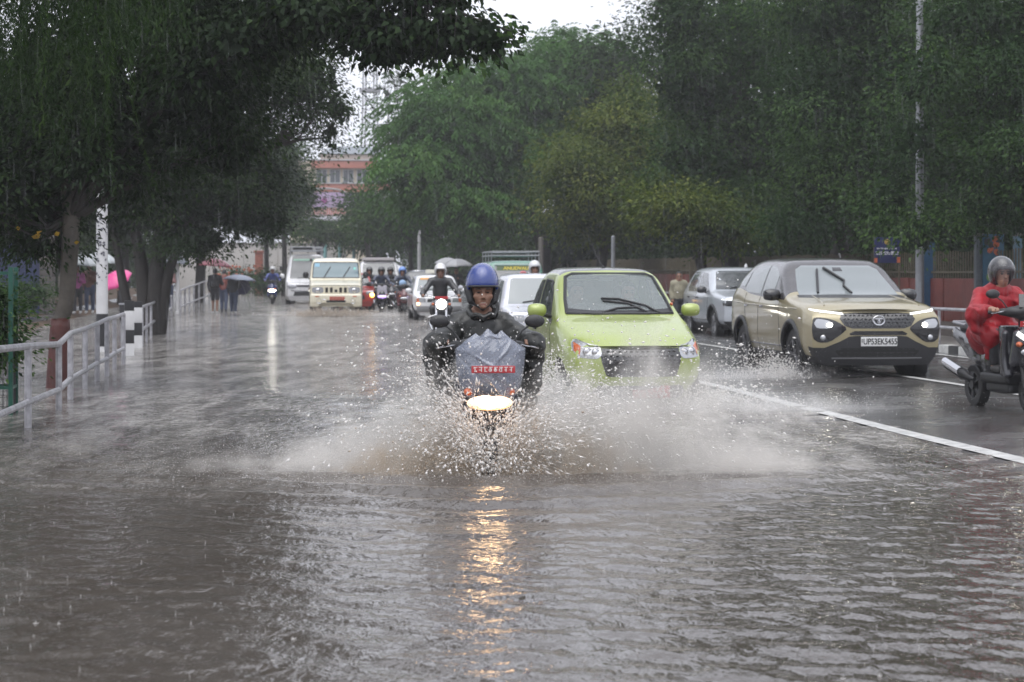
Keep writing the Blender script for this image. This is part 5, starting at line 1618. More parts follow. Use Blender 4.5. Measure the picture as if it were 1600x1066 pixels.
# ---- scooters: panels are blended solids shared by every copy
_sc = {}
def shared(name, key, m, parent, make):
    if key not in _sc:
        o = make(); _sc[key] = o.data; bpy.data.objects.remove(o)
    me = _sc[key]
    if len(me.materials) == 0: me.materials.append(m)
    o = link(name, me, None, parent)
    o.material_slots[0].link = 'OBJECT'; o.material_slots[0].material = m
    return o
def scooter(o, paint, h=.016, lit=None, dark=None, exhaust=True, seatm=None):
    dark = dark or m_blackp
    k = '%g' % h
    def apron():
        S = SDF().cap((0, .13, .95), (0, .02, .70), .085, .12, .05).cap((0, .02, .70), (0, .05, .52), .12, .10, .05)
        S.cap((-.13, .06, .80), (-.15, .10, .52), .045, .05, .05).cap((.13, .06, .80), (.15, .10, .52), .045, .05, .05)
        S.box((0, .25, .62), (.215, .035, .27), .03, .05, rot=RX(R(-14)))
        S.cap((-.20, .19, .80), (-.18, .27, .40), .035, .035, .04).cap((.20, .19, .80), (.18, .27, .40), .035, .035, .04)
        S.box((0, .05, .30), (.105, .26, .12), .05, .05, sub=True)
        return blob('apron', S, h, paint)
    def fend():
        S = SDF().ell((0, .0, .27), (.088, .26, .235), .02).box((0, 0, .0), (.3, .5, .30), .02, .02, sub=True).box((0, .02, .20), (.062, .232, .265), .06, .015, sub=True)
        S.box((0, -.2, .2), (.3, .16, .22), .02, .02, sub=True)
        return blob('front_fender', S, h, paint)
    def cowl():
        S = SDF().ell((0, .12, 1.02), (.20, .11, .075), .03).cap((0, .06, 1.03), (0, .12, 1.00), .085, .09, .04).cap((-.17, .14, 1.02), (-.25, .18, 1.02), .05, .035, .03).cap((.17, .14, 1.02), (.25, .18, 1.02), .05, .035, .03)
        return blob('handlebar_cowl', S, h, dark)
    def rear():
        S = SDF().cap((0, .82, .50), (0, 1.20, .64), .13, .165, .06).cap((0, 1.20, .64), (0, 1.62, .80), .155, .075, .06).cap((0, .80, .66), (0, .84, .40), .11, .12, .05)
        S.box((0, 1.25, .22), (.11, .30, .24), .08, .04, sub=True)
        S.box((0, 1.15, .90), (.3, .6, .10), .02, .02, sub=True)
        for s in (-1, 1): S.cap((s * .13, .95, .50), (s * .14, 1.50, .74), .045, .03, .03).cap((s * .13, .98, .64), (s * .11, 1.55, .79), .075, .045, .05)
        return blob('rear_body', S, h, paint)
    def floor_():
        S = SDF().box((0, .56, .34), (.16, .32, .05), .03).box((0, .56, .26), (.11, .28, .07), .04)
        return blob('footboard', S, h, dark)
    def seat():
        S = SDF().cap((0, .82, .775), (0, 1.06, .775), .085, .10, .05).cap((0, 1.06, .775), (0, 1.48, .84), .10, .075, .05).ell((0, 1.0, .79), (.155, .26, .06), .05).ell((0, 1.34, .83), (.135, .22, .055), .05)
        return blob('seat', S, h, m_blackp)
    shared('apron', 'ap' + k, paint, o, apron); shared('front_fender', 'fe' + k, paint, o, fend)
    shared('handlebar_cowl', 'co' + k, dark, o, cowl); shared('rear_body', 're' + k, paint, o, rear)
    shared('footboard', 'fl' + k, dark, o, floor_); shared('seat', 'se' + k, seatm or mat('seat_vinyl', (.035, .035, .038), .5, drops=.3), o, seat)
    MB().tube([(-.25, .18, 1.02), (-.37, .22, 1.015)], .017, 8).tube([(.25, .18, 1.02), (.37, .22, 1.015)], .017, 8).build('handlebar_grips', dark, o) if False else None
    for s in (-1, 1):
        MB().tube([(s * .25, .18, 1.02), (s * .37, .22, 1.015)], .017, 8).build('grip', dark, o)
        MB().tube([(s * .24, .12, 1.03), (s * .30, .10, 1.02), (s * .37, .14, 1.005)], .006, 6).build('brake_lever', m_chrome, o)
        MB().tube([(s * .075, .0, .25), (s * .075, .10, .55)], .022, 8).build('fork_leg', dark, o)
        st_ = MB().tube([(s * .20, .14, 1.06), (s * .25, .15, 1.13), (s * .315, .16, 1.175)], .007, 6).build('mirror_stalk', dark, o)
        mk_ = SDF().ell((s * .345, .16, 1.20), (.075, .03, .048), .02)
        blob('mirror', mk_, .011, dark, st_)
        MB().lathe([(0, 0), (.055, 0), (.06, -.006)], 16, T(s * .345, .186, 1.20) @ Matrix.Diagonal((1.15, 1, .75, 1)) @ RX(R(-90))).build('mirror_glass', m_glass, st_)
    wheel(o, 0, 0, .225, .225, .10, .15, 5, m_rimd); wheel(o, 0, 1.27, .225, .225, .11, .15, 5, m_rimd)
    MB().box((.06, 1.15, .26), (.14, .42, .17), bev=.05).tube([(-.07, 1.27, .23), (.07, 1.27, .23)], .05, 10).build('engine', mat('engine_metal', (.08, .08, .085), .45, metal=.5), o)
    if exhaust:
        e = MB().tube([(-.15, 1.02, .30), (-.17, 1.12, .32), (-.185, 1.2, .345), (-.19, 1.62, .44)], [.02, .035, .06, .055], 12).build('exhaust', dark, o)
        MB().tube([(-.215, 1.22, .375), (-.222, 1.60, .465)], [.045, .045], 10).build('heat_shield', m_chrome, e)
    MB().tube([(-.12, 1.30, .86), (-.125, 1.58, .88), (-.08, 1.70, .885), (.08, 1.70, .885), (.125, 1.58, .88), (.12, 1.30, .86)], .016, 8).build('grab_rail', mat('grab_rail_grey', (.25, .25, .27), .35, metal=.4), o)
    MB().ball((0, 1.68, .74), (.09, .03, .035), 12, 7).build('tail_lamp', mat('tail_red', (.3, .01, .01), .2), o)
    # lamps on the apron
    hl = SDF().ell((0, -.10, .635), (.165, .05, .058), .02)
    MB().ball((0, -.085, .625), (.165, .05, .055), 20, 9).build('headlight', lit or m_lens, o)
    for s in (-1, 1):
        MB().ball((s * .145, -.01, .70), (.035, .055, .03), 12, 7, RZ(R(s * 30))).build('indicator', m_amber, o)
    return o

def sit_joints(lean=0.0, ht=0.0, hz=.86, dx=0.0, hands=True, yo=0.0, face=(0, -1, 0)):
    y0 = .98 + yo
    return dict(head=(dx * .5, .66 - lean + yo, 1.49 + ht), neck=(dx * .3, .76 - lean * .8 + yo, 1.34 + ht), hip=(0, y0, hz + .04), face=face,
                sh=[(-.19, .76 - lean * .8 + yo, 1.29 + ht), (.19, .76 - lean * .8 + yo, 1.29 + ht)],
                el=[(-.33, .56 + yo - lean * .3, 1.09 + ht * .5), (.33, .56 + yo - lean * .3, 1.09 + ht * .5)],
                ha=[(-.315, .28, 1.045), (.315, .28, 1.045)] if hands else [(-.2, .62, .95), (.2, .62, .95)],
                hp=[(-.10, y0 - .02, hz), (.10, y0 - .02, hz)], kn=[(-.17, y0 - .44, hz - .08), (.17, y0 - .44, hz - .08)],
                ft=[(-.13, y0 - .40, .46), (.13, y0 - .40, .46)], toe=[(-.13, y0 - .56, .43), (.13, y0 - .56, .43)])

# ================= the rider in the middle
SCZ = -.12
mx_, my_ = at(764, 13.75).x, 13.75
ANG = R(5.0)
o = empty('scooter', (mx_, my_, SCZ), ANG, 'dark scooter wrapped in clear plastic with its headlight blazing in the splash', 'scooter')
m_navy = mat('scooter_dark_blue', (.018, .02, .035), .2, coat=.9, drops=.3)
m_hot = lamp_mat('blazing_headlight', (1.0, .64, .34), 14)
scooter(o, m_navy, .016, lamp_mat('warm_lens', (1.0, .50, .16), 1.6))  # lens emission stands in for the orange fringe of the lamp's glare
for n in kids(o):
    if n.name.startswith('headlight'):
        for x, z, rx, rz in ((-.03, .634, .092, .042), (.055, .622, .070, .034), (-.01, .612, .085, .030)): MB().ball((x, -.105, z), (rx, .038, rz), 18, 9).build('lit_bulb', m_hot, n)  # overlapping glowing balls shape the one lamp's irregular blaze
# clear plastic sheet tied over the handlebar and apron
m_plast = mat('plastic_sheet', (.27, .30, .38), .07, spec=1.0, coat=1.0, bump=.15, bscale=30)
_, xs_ = mix_transparent(m_plast, .40)
V = []; F = []; nu_, nv_ = 72, 64
UV = []
for j in range(nv_ + 1):
    v = j / nv_
    for i in range(nu_ + 1):
        u = -1 + 2 * i / nu_
        wv = float(np.interp(v, [0, .12, .45, .72, .88, 1], [.20, .225, .245, .255, .20, .12]))
        a = u * 1.3
        z = .655 + .475 * v - .05 * (1 - v) * math.cos(u * 2.4) - .05 * max(0, v - .7) / .3 * u * u + .02 * (v > .0) * math.sin(u * 9 + v * 3) * max(0, v - .8) * 5
        y = .12 - (.19 + .06 * math.sin(v * 3.0) - .05 * v) * math.cos(a)
        V.append([wv * math.sin(a) / math.sin(1.3) + .015, y, z]); UV.append((u, v))
V = np.array(V); UV = np.array(UV)
rngp = np.random.default_rng(12)
cre = .010 * wob(V, 15, 3) + .005 * wob(V, 34, 2)
Q2 = UV * np.array([.25, .48]) + .012 * np.stack([wob(V, 11, 5), wob(V, 12, 6)], 1)
for k in range(30):                     # long pulled creases
    a0 = np.array([rngp.uniform(-.25, .25), rngp.uniform(0, .48)]); th = rngp.choice([rngp.normal(1.57, .45), rngp.uniform(0, 3.14)]); L_ = rngp.uniform(.08, .30)
    dv = np.array([math.cos(th), math.sin(th)]); rel = Q2 - a0; s_ = np.clip(rel @ dv, 0, L_)
    dist = np.linalg.norm(rel - s_[:, None] * dv, axis=1)
    cre += rngp.choice([1, 1, -.6]) * rngp.uniform(.008, .018) * np.exp(-(dist / rngp.uniform(.006, .013)) ** 2) * np.sin(np.clip(s_ / L_, .05, .95) * 3.14)
V[:, 1] -= cre
n_ = nu_ + 1
F = [(j * n_ + i, j * n_ + i + 1, (j + 1) * n_ + i + 1, (j + 1) * n_ + i) for j in range(nv_) for i in range(nu_)]
V2 = V.copy(); V2[:, 1] += .003
F2 = F + [tuple(k + len(V) for k in reversed(f)) for f in F]
link('plastic_cover', np_mesh('plastic_cover', np.vstack([V, V2]), F2), m_plast, o)
pl = MB().box((.02, -.145, .865), (.31, .010, .050), bev=.004).build('number_plate', m_plate_r, o)
pale_text(pl, .29, .865, -.153, .036, 3, m_inkw, 8, .02)

r = empty('person', (mx_, my_, SCZ), ANG, 'rider in a blue helmet and black rain poncho smiling on the splashing scooter', 'person')
# body: head with a face, joined to torso, arms and legs
H = SDF()
H.ell((0, .665, 1.445), (.079, .098, .105), .02).ell((0, .615, 1.350), (.060, .064, .060), .035)
for s in (-1, 1):
    H.ell((s * .042, .588, 1.376), (.031, .030, .028), .02)
    H.cap((s * .052, .588, 1.430), (s * .012, .575, 1.427), .012, .013, .014)
    H.ell((s * .015, .560, 1.360), (.0115, .012, .010), .008)
    H.ell((s * .080, .66, 1.40), (.014, .024, .034), .01)
H.cap((0, .570, 1.412), (0, .548, 1.370), .011, .016, .012)
H.ell((0, .577, 1.300), (.026, .024, .020), .02)
for s in (-1, 1):
    H.ell((s * .033, .566, 1.405), (.021, .015, .0085), .008, sub=True)
H.cap((-.027, .566, 1.337), (.027, .566, 1.337), .0075, .0075, .006).cap((-.022, .566, 1.318), (.022, .566, 1.318), .0085, .0085, .006)
H.ell((0, .550, 1.328), (.024, .013, .0026), .003, sub=True)
H.cap((0, .68, 1.34), (0, .75, 1.20), .056, .062, .03)
Vh, Fh = nets(H, .0045)
Bd = SDF().cap((0, .75, 1.22), (0, .98, .88), .10, .13, .05).cap((-.18, .75, 1.17), (.18, .75, 1.17), .06, .06, .05)
for s in (-1, 1):
    Bd.cap((s * .18, .74, 1.16), (s * .32, .52, 1.02), .046, .04, .03).cap((s * .32, .52, 1.02), (s * .315, .29, 1.055), .036, .027, .02)
    hand_chain(Bd, (s * .315, .29, 1.055), (s * .315, .245, 1.05), s, None)
    Bd.cap((s * .1, .96, .86), (s * .18, .54, .78), .08, .056, .04).cap((s * .18, .54, .78), (s * .14, .58, .46), .052, .036, .03).cap((s * .14, .58, .44), (s * .14, .42, .42), .036, .03, .02)
Vb, Fb = nets(Bd, .012)
link('body', np_mesh('body', np.vstack([Vh, Vb]), np.vstack([Fh, Fb + len(Vh)])), m_skin, r)
for s in (-1, 1):
    MB().ball((s * .033, .586, 1.405), .0135, 14, 9).build('eye', mat('eye_dark', (.02, .015, .012), .2), r)
    MB().tube([(s * .014, .5665, 1.4275), (s * .034, .565, 1.433), (s * .056, .580, 1.427)], [.004, .0055, .003], 6).build('eyebrow', m_hair, r)
    MB().tube([(s * .018, .571, 1.4105), (s * .034, .5685, 1.4125), (s * .05, .576, 1.409)], .0032, 5).build('eyelid', mat('skin_shade', (.17, .08, .055), .5), r)
MB().tube([(-.021, .5625, 1.3285), (-.01, .558, 1.3275), (.01, .558, 1.3275), (.021, .5625, 1.3285)], .0038, 6).build('teeth', mat('teeth', (.34, .29, .25), .3), r)
for z_, r0 in ((1.3375, .0048), (1.3185, .0055)):
    MB().tube([(-.026, .5625, z_ - .002), (-.012, .5575, z_), (.012, .5575, z_), (.026, .5625, z_ - .002)], [r0 * .5, r0, r0, r0 * .5], 6).build('lips', mat('lips', (.24, .095, .085), .45), r)
m_hblue = mat('helmet_blue', (.012, .036, .20), .22, coat=1.0, drops=.35)
S = SDF().ell((0, .672, 1.475), (.123, .150, .152), .02).cap((0, .69, 1.44), (0, .70, 1.40), .115, .105, .03)
S.box((0, .50, 1.36), (.115, .13, .088), .03, .012, sub=True).box((0, .68, 1.22), (.3, .3, .19), .01, .02, sub=True).ell((0, .665, 1.42), (.094, .115, .125), .01, sub=True)
hm = blob('helmet', S, .009, m_hblue, r)
MB().tube([(-.110, .60, 1.45), (-.085, .543, 1.451), (0, .520, 1.452), (.085, .543, 1.451), (.110, .60, 1.45)], .0075, 8).build('helmet_rim', m_blackp, hm)
S = SDF()
for s in (-1, 1): S.cap((s * .105, .66, 1.43), (s * .088, .64, 1.345), .034, .028, .03)
S.cap((-.088, .64, 1.335), (0, .60, 1.278), .012, .010, .02).cap((.088, .64, 1.335), (0, .60, 1.278), .012, .010, .02)
blob('ear_padding', S, .009, m_blackp, hm)
m_pon = mat('black_poncho', (.010, .011, .010), .42, coat=.06, bump=.25, bscale=9, var=.25, vscale=5, drops=.25)
S = SDF().cap((0, .77, 1.13), (0, .76, .78), .16, .23, .08).cap((-.15, .76, 1.165), (.15, .76, 1.165), .085, .085, .06)
for s in (-1, 1):
    S.cap((s * .17, .74, 1.16), (s * .34, .52, 1.00), .085, .105, .06).cap((s * .34, .52, 1.00), (s * .35, .24, 1.035), .105, .088, .05)
    S.cap((s * .36, .48, .93), (s * .375, .44, .74), .085, .055, .06)
    S.cap((s * .22, .62, .80), (s * .30, .46, .60), .15, .10, .07)
S.cap((.05, .87, 1.20), (.10, .90, 1.30), .085, .05, .05)          # hood hanging behind the neck
S.ell((0, .68, 1.30), (.105, .12, .10), .03, sub=True)
def fold(P):
    d = .018 * (np.abs(np.sin(P[:, 0] * 13 + P[:, 2] * 11 + 2.6 * wob(P, 5, 1))) - .6) * np.clip((1.3 - P[:, 2]) * 2.2, .25, 1) + .010 * wob(P, 19, 2) + .005 * wob(P, 44, 3)
    return d
blob('rain_poncho', S, .0135, m_pon, r, disp=fold)
ncol = MB()
ring = []
for k in range(19):
    a = R(-140 + 280 * k / 18) - math.pi / 2
    ring.append((.10 * math.cos(a), .68 + .115 * math.sin(a) + .02, 1.225 + .035 * (1 + math.sin(a)) + .012 * math.sin(k * 1.9)))
ncol.tube(ring, [.022 + .006 * math.sin(k * 2.3) for k in range(19)], 8).build('collar', m_pon, r)
for s in (-1, 1):
    blob('shoe', SDF().cap((s * .14, .60, .43), (s * .14, .42, .415), .05, .042, .02), .016, m_shoe, r)

# ================= the red rider at the right edge
p = at(1613, 19.1)
ANG2 = R(11)
o = empty('scooter', (p.x, p.y, .03), ANG2, 'black scooter with lit lamps and a red plate at the right edge', 'scooter')
m_bks = mat('scooter_black', (.014, .014, .02), .16, coat=1, drops=.35)
scooter(o, m_bks, .013, None)
for s in (-1, 1):
    MB().add([(s * .04, -.095, .74), (s * .15, -.005, .835), (s * .165, .01, .80), (s * .06, -.11, .70), (s * .04, -.08, .73), (s * .15, .01, .825), (s * .165, .025, .79), (s * .06, -.095, .69)],
             [(0, 1, 2, 3), (7, 6, 5, 4), (0, 4, 5, 1), (1, 5, 6, 2), (2, 6, 7, 3), (3, 7, 4, 0)]).build('running_light', m_drl, o)
    MB().tube([(s * .015, -.032, 1.075), (s * .05, -.025, 1.095), (s * .085, -.01, 1.12)], .009, 6).build('cowl_light', m_drl, o)
    MB().ball((s * .08, -.118, .635), (.05, .03, .035), 12, 8).build('lit_bulb', lamp_mat('scooter_lamp', (1.0, .93, .72), 9), o)
MB().add([(-.12, .03, 1.07), (.12, .03, 1.07), (.085, .12, 1.20), (-.085, .12, 1.20), (-.12, .05, 1.07), (.12, .05, 1.07), (.085, .13, 1.195), (-.085, .13, 1.195)],
         [(0, 1, 2, 3), (7, 6, 5, 4), (0, 4, 5, 1), (1, 5, 6, 2), (2, 6, 7, 3), (3, 7, 4, 0)]).build('fly_screen', m_gloss, o, smooth=False)
pl = MB().box((0, -.005, .905), (.30, .010, .055), bev=.004).build('number_plate', m_plate_r, o)
pl.rotation_euler = (R(12), 0, 0); pl.location = (0, .15, .02)
pale_text(pl, .26, .905, -.012, .04, 5, m_inkw, 6)
r = empty('person', (p.x, p.y, .03), ANG2, 'rider in a bright red raincoat and dark visored helmet at the right edge', 'person')
J = sit_joints(lean=-.04, ht=-.10, face=(.02, -1, -.02))
J['head'] = (0, .70, 1.40); J['neck'] = (0, .77, 1.25)
c_dkt = cloth('wet_dark_trousers', (.03, .03, .035))
m_redc = mat('red_raincoat', (.27, .006, .013), .5, coat=.05, spec=.35, bump=.6, bscale=16, var=.16, vscale=6, drops=.25)
person(r, J, m_redc, c_dkt, m_shoe, .013, m_skin2, hair=False, sleeve=.95, leglen=.95, folds=.007)
m_vis = mat('smoked_visor', (.10, .09, .10), .06, spec=.9, coat=1.0, drops=.35); mix_transparent(m_vis, .15)
helmet(r, (0, .70, 1.415), mat('helmet_dark', (.03, .03, .034), .25, coat=.8, drops=.3), m_vis, (.02, -1, 0), .011)
S = SDF().cap((0, .80, 1.10), (0, .94, .74), .165, .23, .06).cap((-.16, .79, 1.185), (.16, .79, 1.185), .082, .082, .06)
for s in (-1, 1):
    S.cap((s * .18, .78, 1.17), (s * .33, .60, .99), .085, .10, .04).cap((s * .33, .60, .98), (s * .32, .36, 1.02), .10, .072, .03).cap((s * .34, .60, .96), (s * .34, .56, .84), .08, .05, .04)
    S.cap((s * .12, .93, .80), (s * .18, .56, .77), .14, .11, .07).cap((s * .19, .56, .74), (s * .185, .60, .56), .085, .045, .05)
S.cap((-.07, .75, 1.25), (.07, .75, 1.25), .06, .06, .05)
blob('raincoat', S, .014, m_redc, r, disp=lambda P: .012 * (np.abs(np.sin(P[:, 0] * 17 + P[:, 2] * 15 + 2.6 * wob(P, 6, 4))) - .6) + .008 * (np.abs(np.sin(P[:, 2] * 30 - P[:, 1] * 17 + 2.2 * wob(P, 9, 1))) - .6) + .004 * wob(P, 40, 3))

# ================= riders further up the street
def far_rider(px, d, z, ang, paint, jacket, hmat, label_s, label_p, lit=None, lean=0, dx=0, ht=0.02, trousers=None, shell=None, pillion=None, visor=None):
    p = at(px, d)
    o = empty('scooter', (p.x, p.y, p.z + z), ang, label_s, 'scooter', 'scooters coming up the flooded street')
    scooter(o, paint, .034, lit)
    if shell is not None:
        blob('leg_guard', SDF().box((0, .0, .93), (.17, .02, .10), .02, rot=RX(R(-12))).box((0, -.02, .74), (.185, .025, .12), .02, rot=RX(R(-8))), .022, shell, o)
    r = empty('person', (p.x, p.y, p.z + z), ang, label_p, 'person', 'riders coming up the flooded street')
    J = sit_joints(lean, ht, dx=dx)
    person(r, J, jacket, trousers or cloth('dark_trousers', (.03, .03, .035)), m_shoe, .033, hair=False, sleeve=1)
    helmet(r, Vector(J['head']) + Vector((0, 0, .015)), hmat, visor, h=.026)
    return o, r
c_blk = cloth('black_rainwear', (.022, .022, .025), .45, .3); c_navy = cloth('navy_rainwear', (.025, .035, .075), .45, .3); c_grey = cloth('grey_rainwear', (.09, .09, .10), .5, .2)
hb = mat('helmet_black', (.02, .02, .022), .25, coat=.7); hw_ = mat('helmet_white', (.55, .55, .56), .3, coat=.6); hblu = mat('helmet_sky_blue', (.10, .22, .55), .3, coat=.7)
gp = mat('pale_leg_guard', (.38, .36, .42), .4); pb = mat('scooter_dark', (.02, .02, .026), .25, coat=.8)
far_rider(597, 68, -.06, R(6), pb, c_navy, hb, 'dark scooter with a pale square leg guard beside the red hatchback', 'helmeted rider in navy behind the pale leg guard', lamp_mat('violet_lamp', (.5, .3, 1.0), 1.2), shell=gp)
far_rider(578, 73, -.06, R(6), pb, c_blk, hb, 'black scooter just right of the cream jeep', 'rider in black with a dark helmet just right of the cream jeep', None)
far_rider(612, 74, -.06, R(8), pb, c_blk, hb, 'dark scooter squeezed behind the pale leg guard scooter', 'black-clad rider squeezed behind the navy rider', None)
far_rider(632, 64, -.06, R(9), mat('scooter_maroon', (.10, .02, .025), .25, coat=.8), cloth('blue_black_rainwear', (.03, .04, .07), .45, .3), hblu, 'maroon scooter under the rider with a sky blue helmet', 'rider with a sky blue helmet and pale bib just left of the white taxi', None)
_o = [x for x in bpy.data.objects if x.get('label', '').startswith('rider with a sky blue')][0]
blob('bib', SDF().ell((0, .62, 1.12), (.13, .07, .13), .02), .024, cloth('pale_blue_bib', (.28, .42, .62)), _o)
far_rider(425, 84, -.04, R(5), mat('scooter_blue', (.02, .03, .12), .25, coat=.8), cloth('blue_rainwear', (.03, .05, .22), .45, .3), hw_, 'blue scooter with a bright lamp alone left of the white van', 'white-helmeted rider in blue alone left of the white van', lamp_mat('white_lamp', (1, .95, .8), 14))
far_rider(842, 40, -.05, R(7), pb, c_grey, hw_, 'scooter hidden behind the silver-white hatchback', 'rider of whom only a white helmet shows beside the green car roof', None, ht=.13)

# motorcycle with the round lamp
p = at(690, 39.5)
o = empty('motorcycle', (p.x, p.y, -.06), R(4), 'black motorcycle with a round lit headlamp ahead of the white taxi', 'motorcycle')
pm = mat('motorcycle_black', (.016, .016, .018), .2, coat=.9)
wheel(o, 0, 0, .31, .31, .11, .22, 9, m_rim); wheel(o, 0, 1.36, .31, .31, .13, .21, 9, m_rim)
for s in (-1, 1):
    MB().tube([(s * .10, .0, .31), (s * .105, .22, .95)], .024, 10).build('fork_leg', m_chrome, o)
    MB().tube([(s * .06, .24, 1.02), (s * .25, .27, 1.07), (s * .40, .38, 1.05)], .014, 8).build('handlebar', m_chrome, o)
    st_ = MB().tube([(s * .28, .28, 1.07), (s * .33, .24, 1.18), (s * .37, .24, 1.22)], .007, 6).build('mirror_stalk', m_blackp, o)
    MB().lathe([(0, .012), (.05, .01), (.055, 0), (.05, -.006), (0, -.008)], 16, T(s * .40, .24, 1.24) @ RX(R(90))).build('mirror', m_chrome, st_)
    MB().ball((s * .17, .15, .90), (.035, .04, .03), 10, 7).build('indicator', m_amber, o)
    MB().tube([(s * .05, .42, .70), (s * .26, .45, .62), (s * .28, .48, .38), (s * .06, .5, .32)], .014, 8).build('crash_guard', m_chrome, o)
MB().lathe([(0, .05), (.07, .045), (.095, .02), (.10, 0)], 22, T(0, .10, .90) @ RX(R(90))).build('headlight', lamp_mat('white_lamp_big', (1, .96, .84), 13), o)
MB().lathe([(.10, .0), (.112, .01), (.112, -.03), (.08, -.12), (0, -.14)], 22, T(0, .10, .90) @ RX(R(90))).build('headlamp_shell', pm, o)
blob('fuel_tank', SDF().ell((0, .66, .90), (.15, .29, .12), .03), .02, pm, o)
blob('seat', SDF().cap((0, .92, .82), (0, 1.42, .86), .12, .10, .05), .02, m_blackp, o)
blob('front_fender', SDF().ell((0, .0, .33), (.08, .33, .31), .02).box((0, 0, .1), (.3, .6, .36), .02, .02, sub=True).box((0, .0, .31), (.058, .30, .31), .05, .02, sub=True), .018, pm, o)
blob('engine', SDF().box((0, .62, .48), (.15, .2, .16), .04).cap((0, .5, .55), (0, .44, .74), .10, .10, .03), .02, mat('engine_metal', (.08, .08, .085), .45, metal=.5), o)
MB().box((0, .06, 1.035), (.27, .012, .055), bev=.004).build('number_plate', m_plate_r, o)
MB().tube([(-.17, .5, .34), (-.18, 1.2, .40), (-.18, 1.7, .46)], [.03, .05, .05], 10).build('exhaust', m_chrome, o)
r = empty('person', (p.x, p.y, -.06), R(4), 'rider in black with a white peaked helmet on the motorcycle', 'person')
J = sit_joints(-.08, .08, .88); J['ha'] = [(-.37, .42, 1.08), (.37, .42, 1.08)]; J['el'] = [(-.37, .66, 1.13), (.37, .66, 1.13)]
person(r, J, c_blk, c_blk, m_shoe, .02, hair=False)
helmet(r, Vector(J['head']) + Vector((0, 0, .015)), hw_, None, h=.015, peak=True)

# ================= umbrellas and pedestrians
def umbrella(loc, r_, hgt, mats, label, tilt=(0, 0), drop=.30, shaft=.85, rz=0):
    o = empty('umbrella', loc, rz, label, 'umbrella')
    o.rotation_euler = (tilt[0], tilt[1], rz)
    n = 8; V = []; F = [[], []]; seg = 6; sub = 4
    V.append((0, 0, hgt))
    cols = n * sub
    for j in range(1, seg + 1):
        t = j / seg
        for c in range(cols):
            a = 2 * math.pi * c / cols; w = abs((c % sub) / sub - .5) * 2      # 1 on a rib, 0 mid gore
            rr = r_ * t * (1 - .07 * (1 - w) * t); z = hgt - drop * (t ** 2.1) + .02 * (1 - w) * t * t - .012 * math.sin(t * 3) * (1 - w)
            V.append((rr * math.cos(a), rr * math.sin(a), z))
    fs = []
    for c in range(cols):
        fs.append(((0, 1 + c, 1 + (c + 1) % cols), c // sub))
        for j in range(seg - 1):
            a, b = 1 + j * cols + c, 1 + j * cols + (c + 1) % cols
            fs.append(((a, a + cols, b + cols, b), c // sub))
    me = np_mesh('canopy', np.array(V), [f for f, g in fs], True, 60)
    for m in mats: me.materials.append(m)
    me.polygons.foreach_set('material_index', np.array([g % len(mats) for f, g in fs], dtype=np.int32))
    c = link('canopy', me, None, o)
    md = c.modifiers.new('thick', 'SOLIDIFY'); md.thickness = .004
    for k in range(n):
        a = 2 * math.pi * k / n
        MB().tube([(.02 * math.cos(a), .02 * math.sin(a), hgt - .03)] + [(r_ * t * math.cos(a), r_ * t * math.sin(a), hgt - drop * t ** 2.1 - .012) for t in (.35, .7, 1.0)], .004, 5).build('rib', m_grey, c)
    MB().tube([(0, 0, hgt + .07), (0, 0, hgt - shaft)], .008, 8).build('shaft', m_grey, o)
    MB().tube([(0, 0, hgt - shaft + .14), (0, 0, hgt - shaft), (.02, 0, hgt - shaft - .05), (.05, 0, hgt - shaft - .05), (.06, 0, hgt - shaft - .01)], .013, 8).build('handle', m_blackp, o)
    return o
def stand_joints(H=1.65, face=1, stride=.06, arm='hold', lean=0.0, side=1):
    s = H / 1.7; f = -1 * face          # face 1: towards the camera
    def p(x, y, z): return (x * s, y * s * face * 1.0, z * s)
    J = dict(head=p(0, -.03 - lean, 1.56), neck=p(0, 0 - lean * .8, 1.40), hip=p(0, .02, .95), face=(0, -1 * face, 0),
             sh=[p(-.18, 0 - lean * .8, 1.36), p(.18, 0 - lean * .8, 1.36)],
             el=[p(-.24, .03, 1.10), p(.24, .03, 1.10)], ha=[p(-.22, -.06, .88), p(.22, -.06, .88)],
             hp=[p(-.09, .02, .90), p(.09, .02, .90)], kn=[p(-.09, -stride - .02, .49), p(.09, stride, .49)],
             ft=[p(-.09, -stride, .09), p(.09, stride * 1.9, .10)], toe=[p(-.10, -stride - .15, .035), p(.10, stride * 1.9 - .15, .04)])
    if arm == 'hold':
        i = 1 if side > 0 else 0
        J['el'][i] = p(side * .25, -.08, 1.12); J['ha'][i] = p(side * .10, -.24, 1.26)
    return J
def walker(px, d, H, label, top, bottom, shoes, face=1, sleeve=1.0, leglen=1.0, z=0.0, skin=None, arm='hold', side=1, rz=0, lean=0.0, stride=.06, pyfoot=None, group=None):
    p = at(px, d)
    r = empty('person', (p.x, p.y, p.z + z), rz, label, 'person', group)
    J = stand_joints(H, face, stride, arm, lean, side)
    person(r, J, top, bottom, shoes, .032, skin, hair=True, sleeve=sleeve, leglen=leglen)
    return r, p
c_pink = cloth('magenta_top', (.36, .09, .25)); c_dk = cloth('dark_cloth', (.03, .03, .036)); c_jean = cloth('jeans', (.045, .06, .11)); c_pl = cloth('plaid_brown', (.16, .08, .06))
U = lambda n, rgb: mat('umbrella_' + n, rgb, .4, coat=.3, var=.08, vscale=3)
zb_ = .10
walker(121, 62, 1.56, 'person in a magenta top under the grey umbrella behind the first trunk', c_pink, c_dk, m_shoew, 1, z=zb_, side=1)
q = at(117, 61.6, z=gz(62)); umbrella((q.x, q.y, q.z + zb_), .58, 1.92, [U('grey', (.20, .22, .23)), U('pale_grey', (.36, .38, .39))], 'grey umbrella over the magenta top beside the first trunk', (0, R(6)), .34)
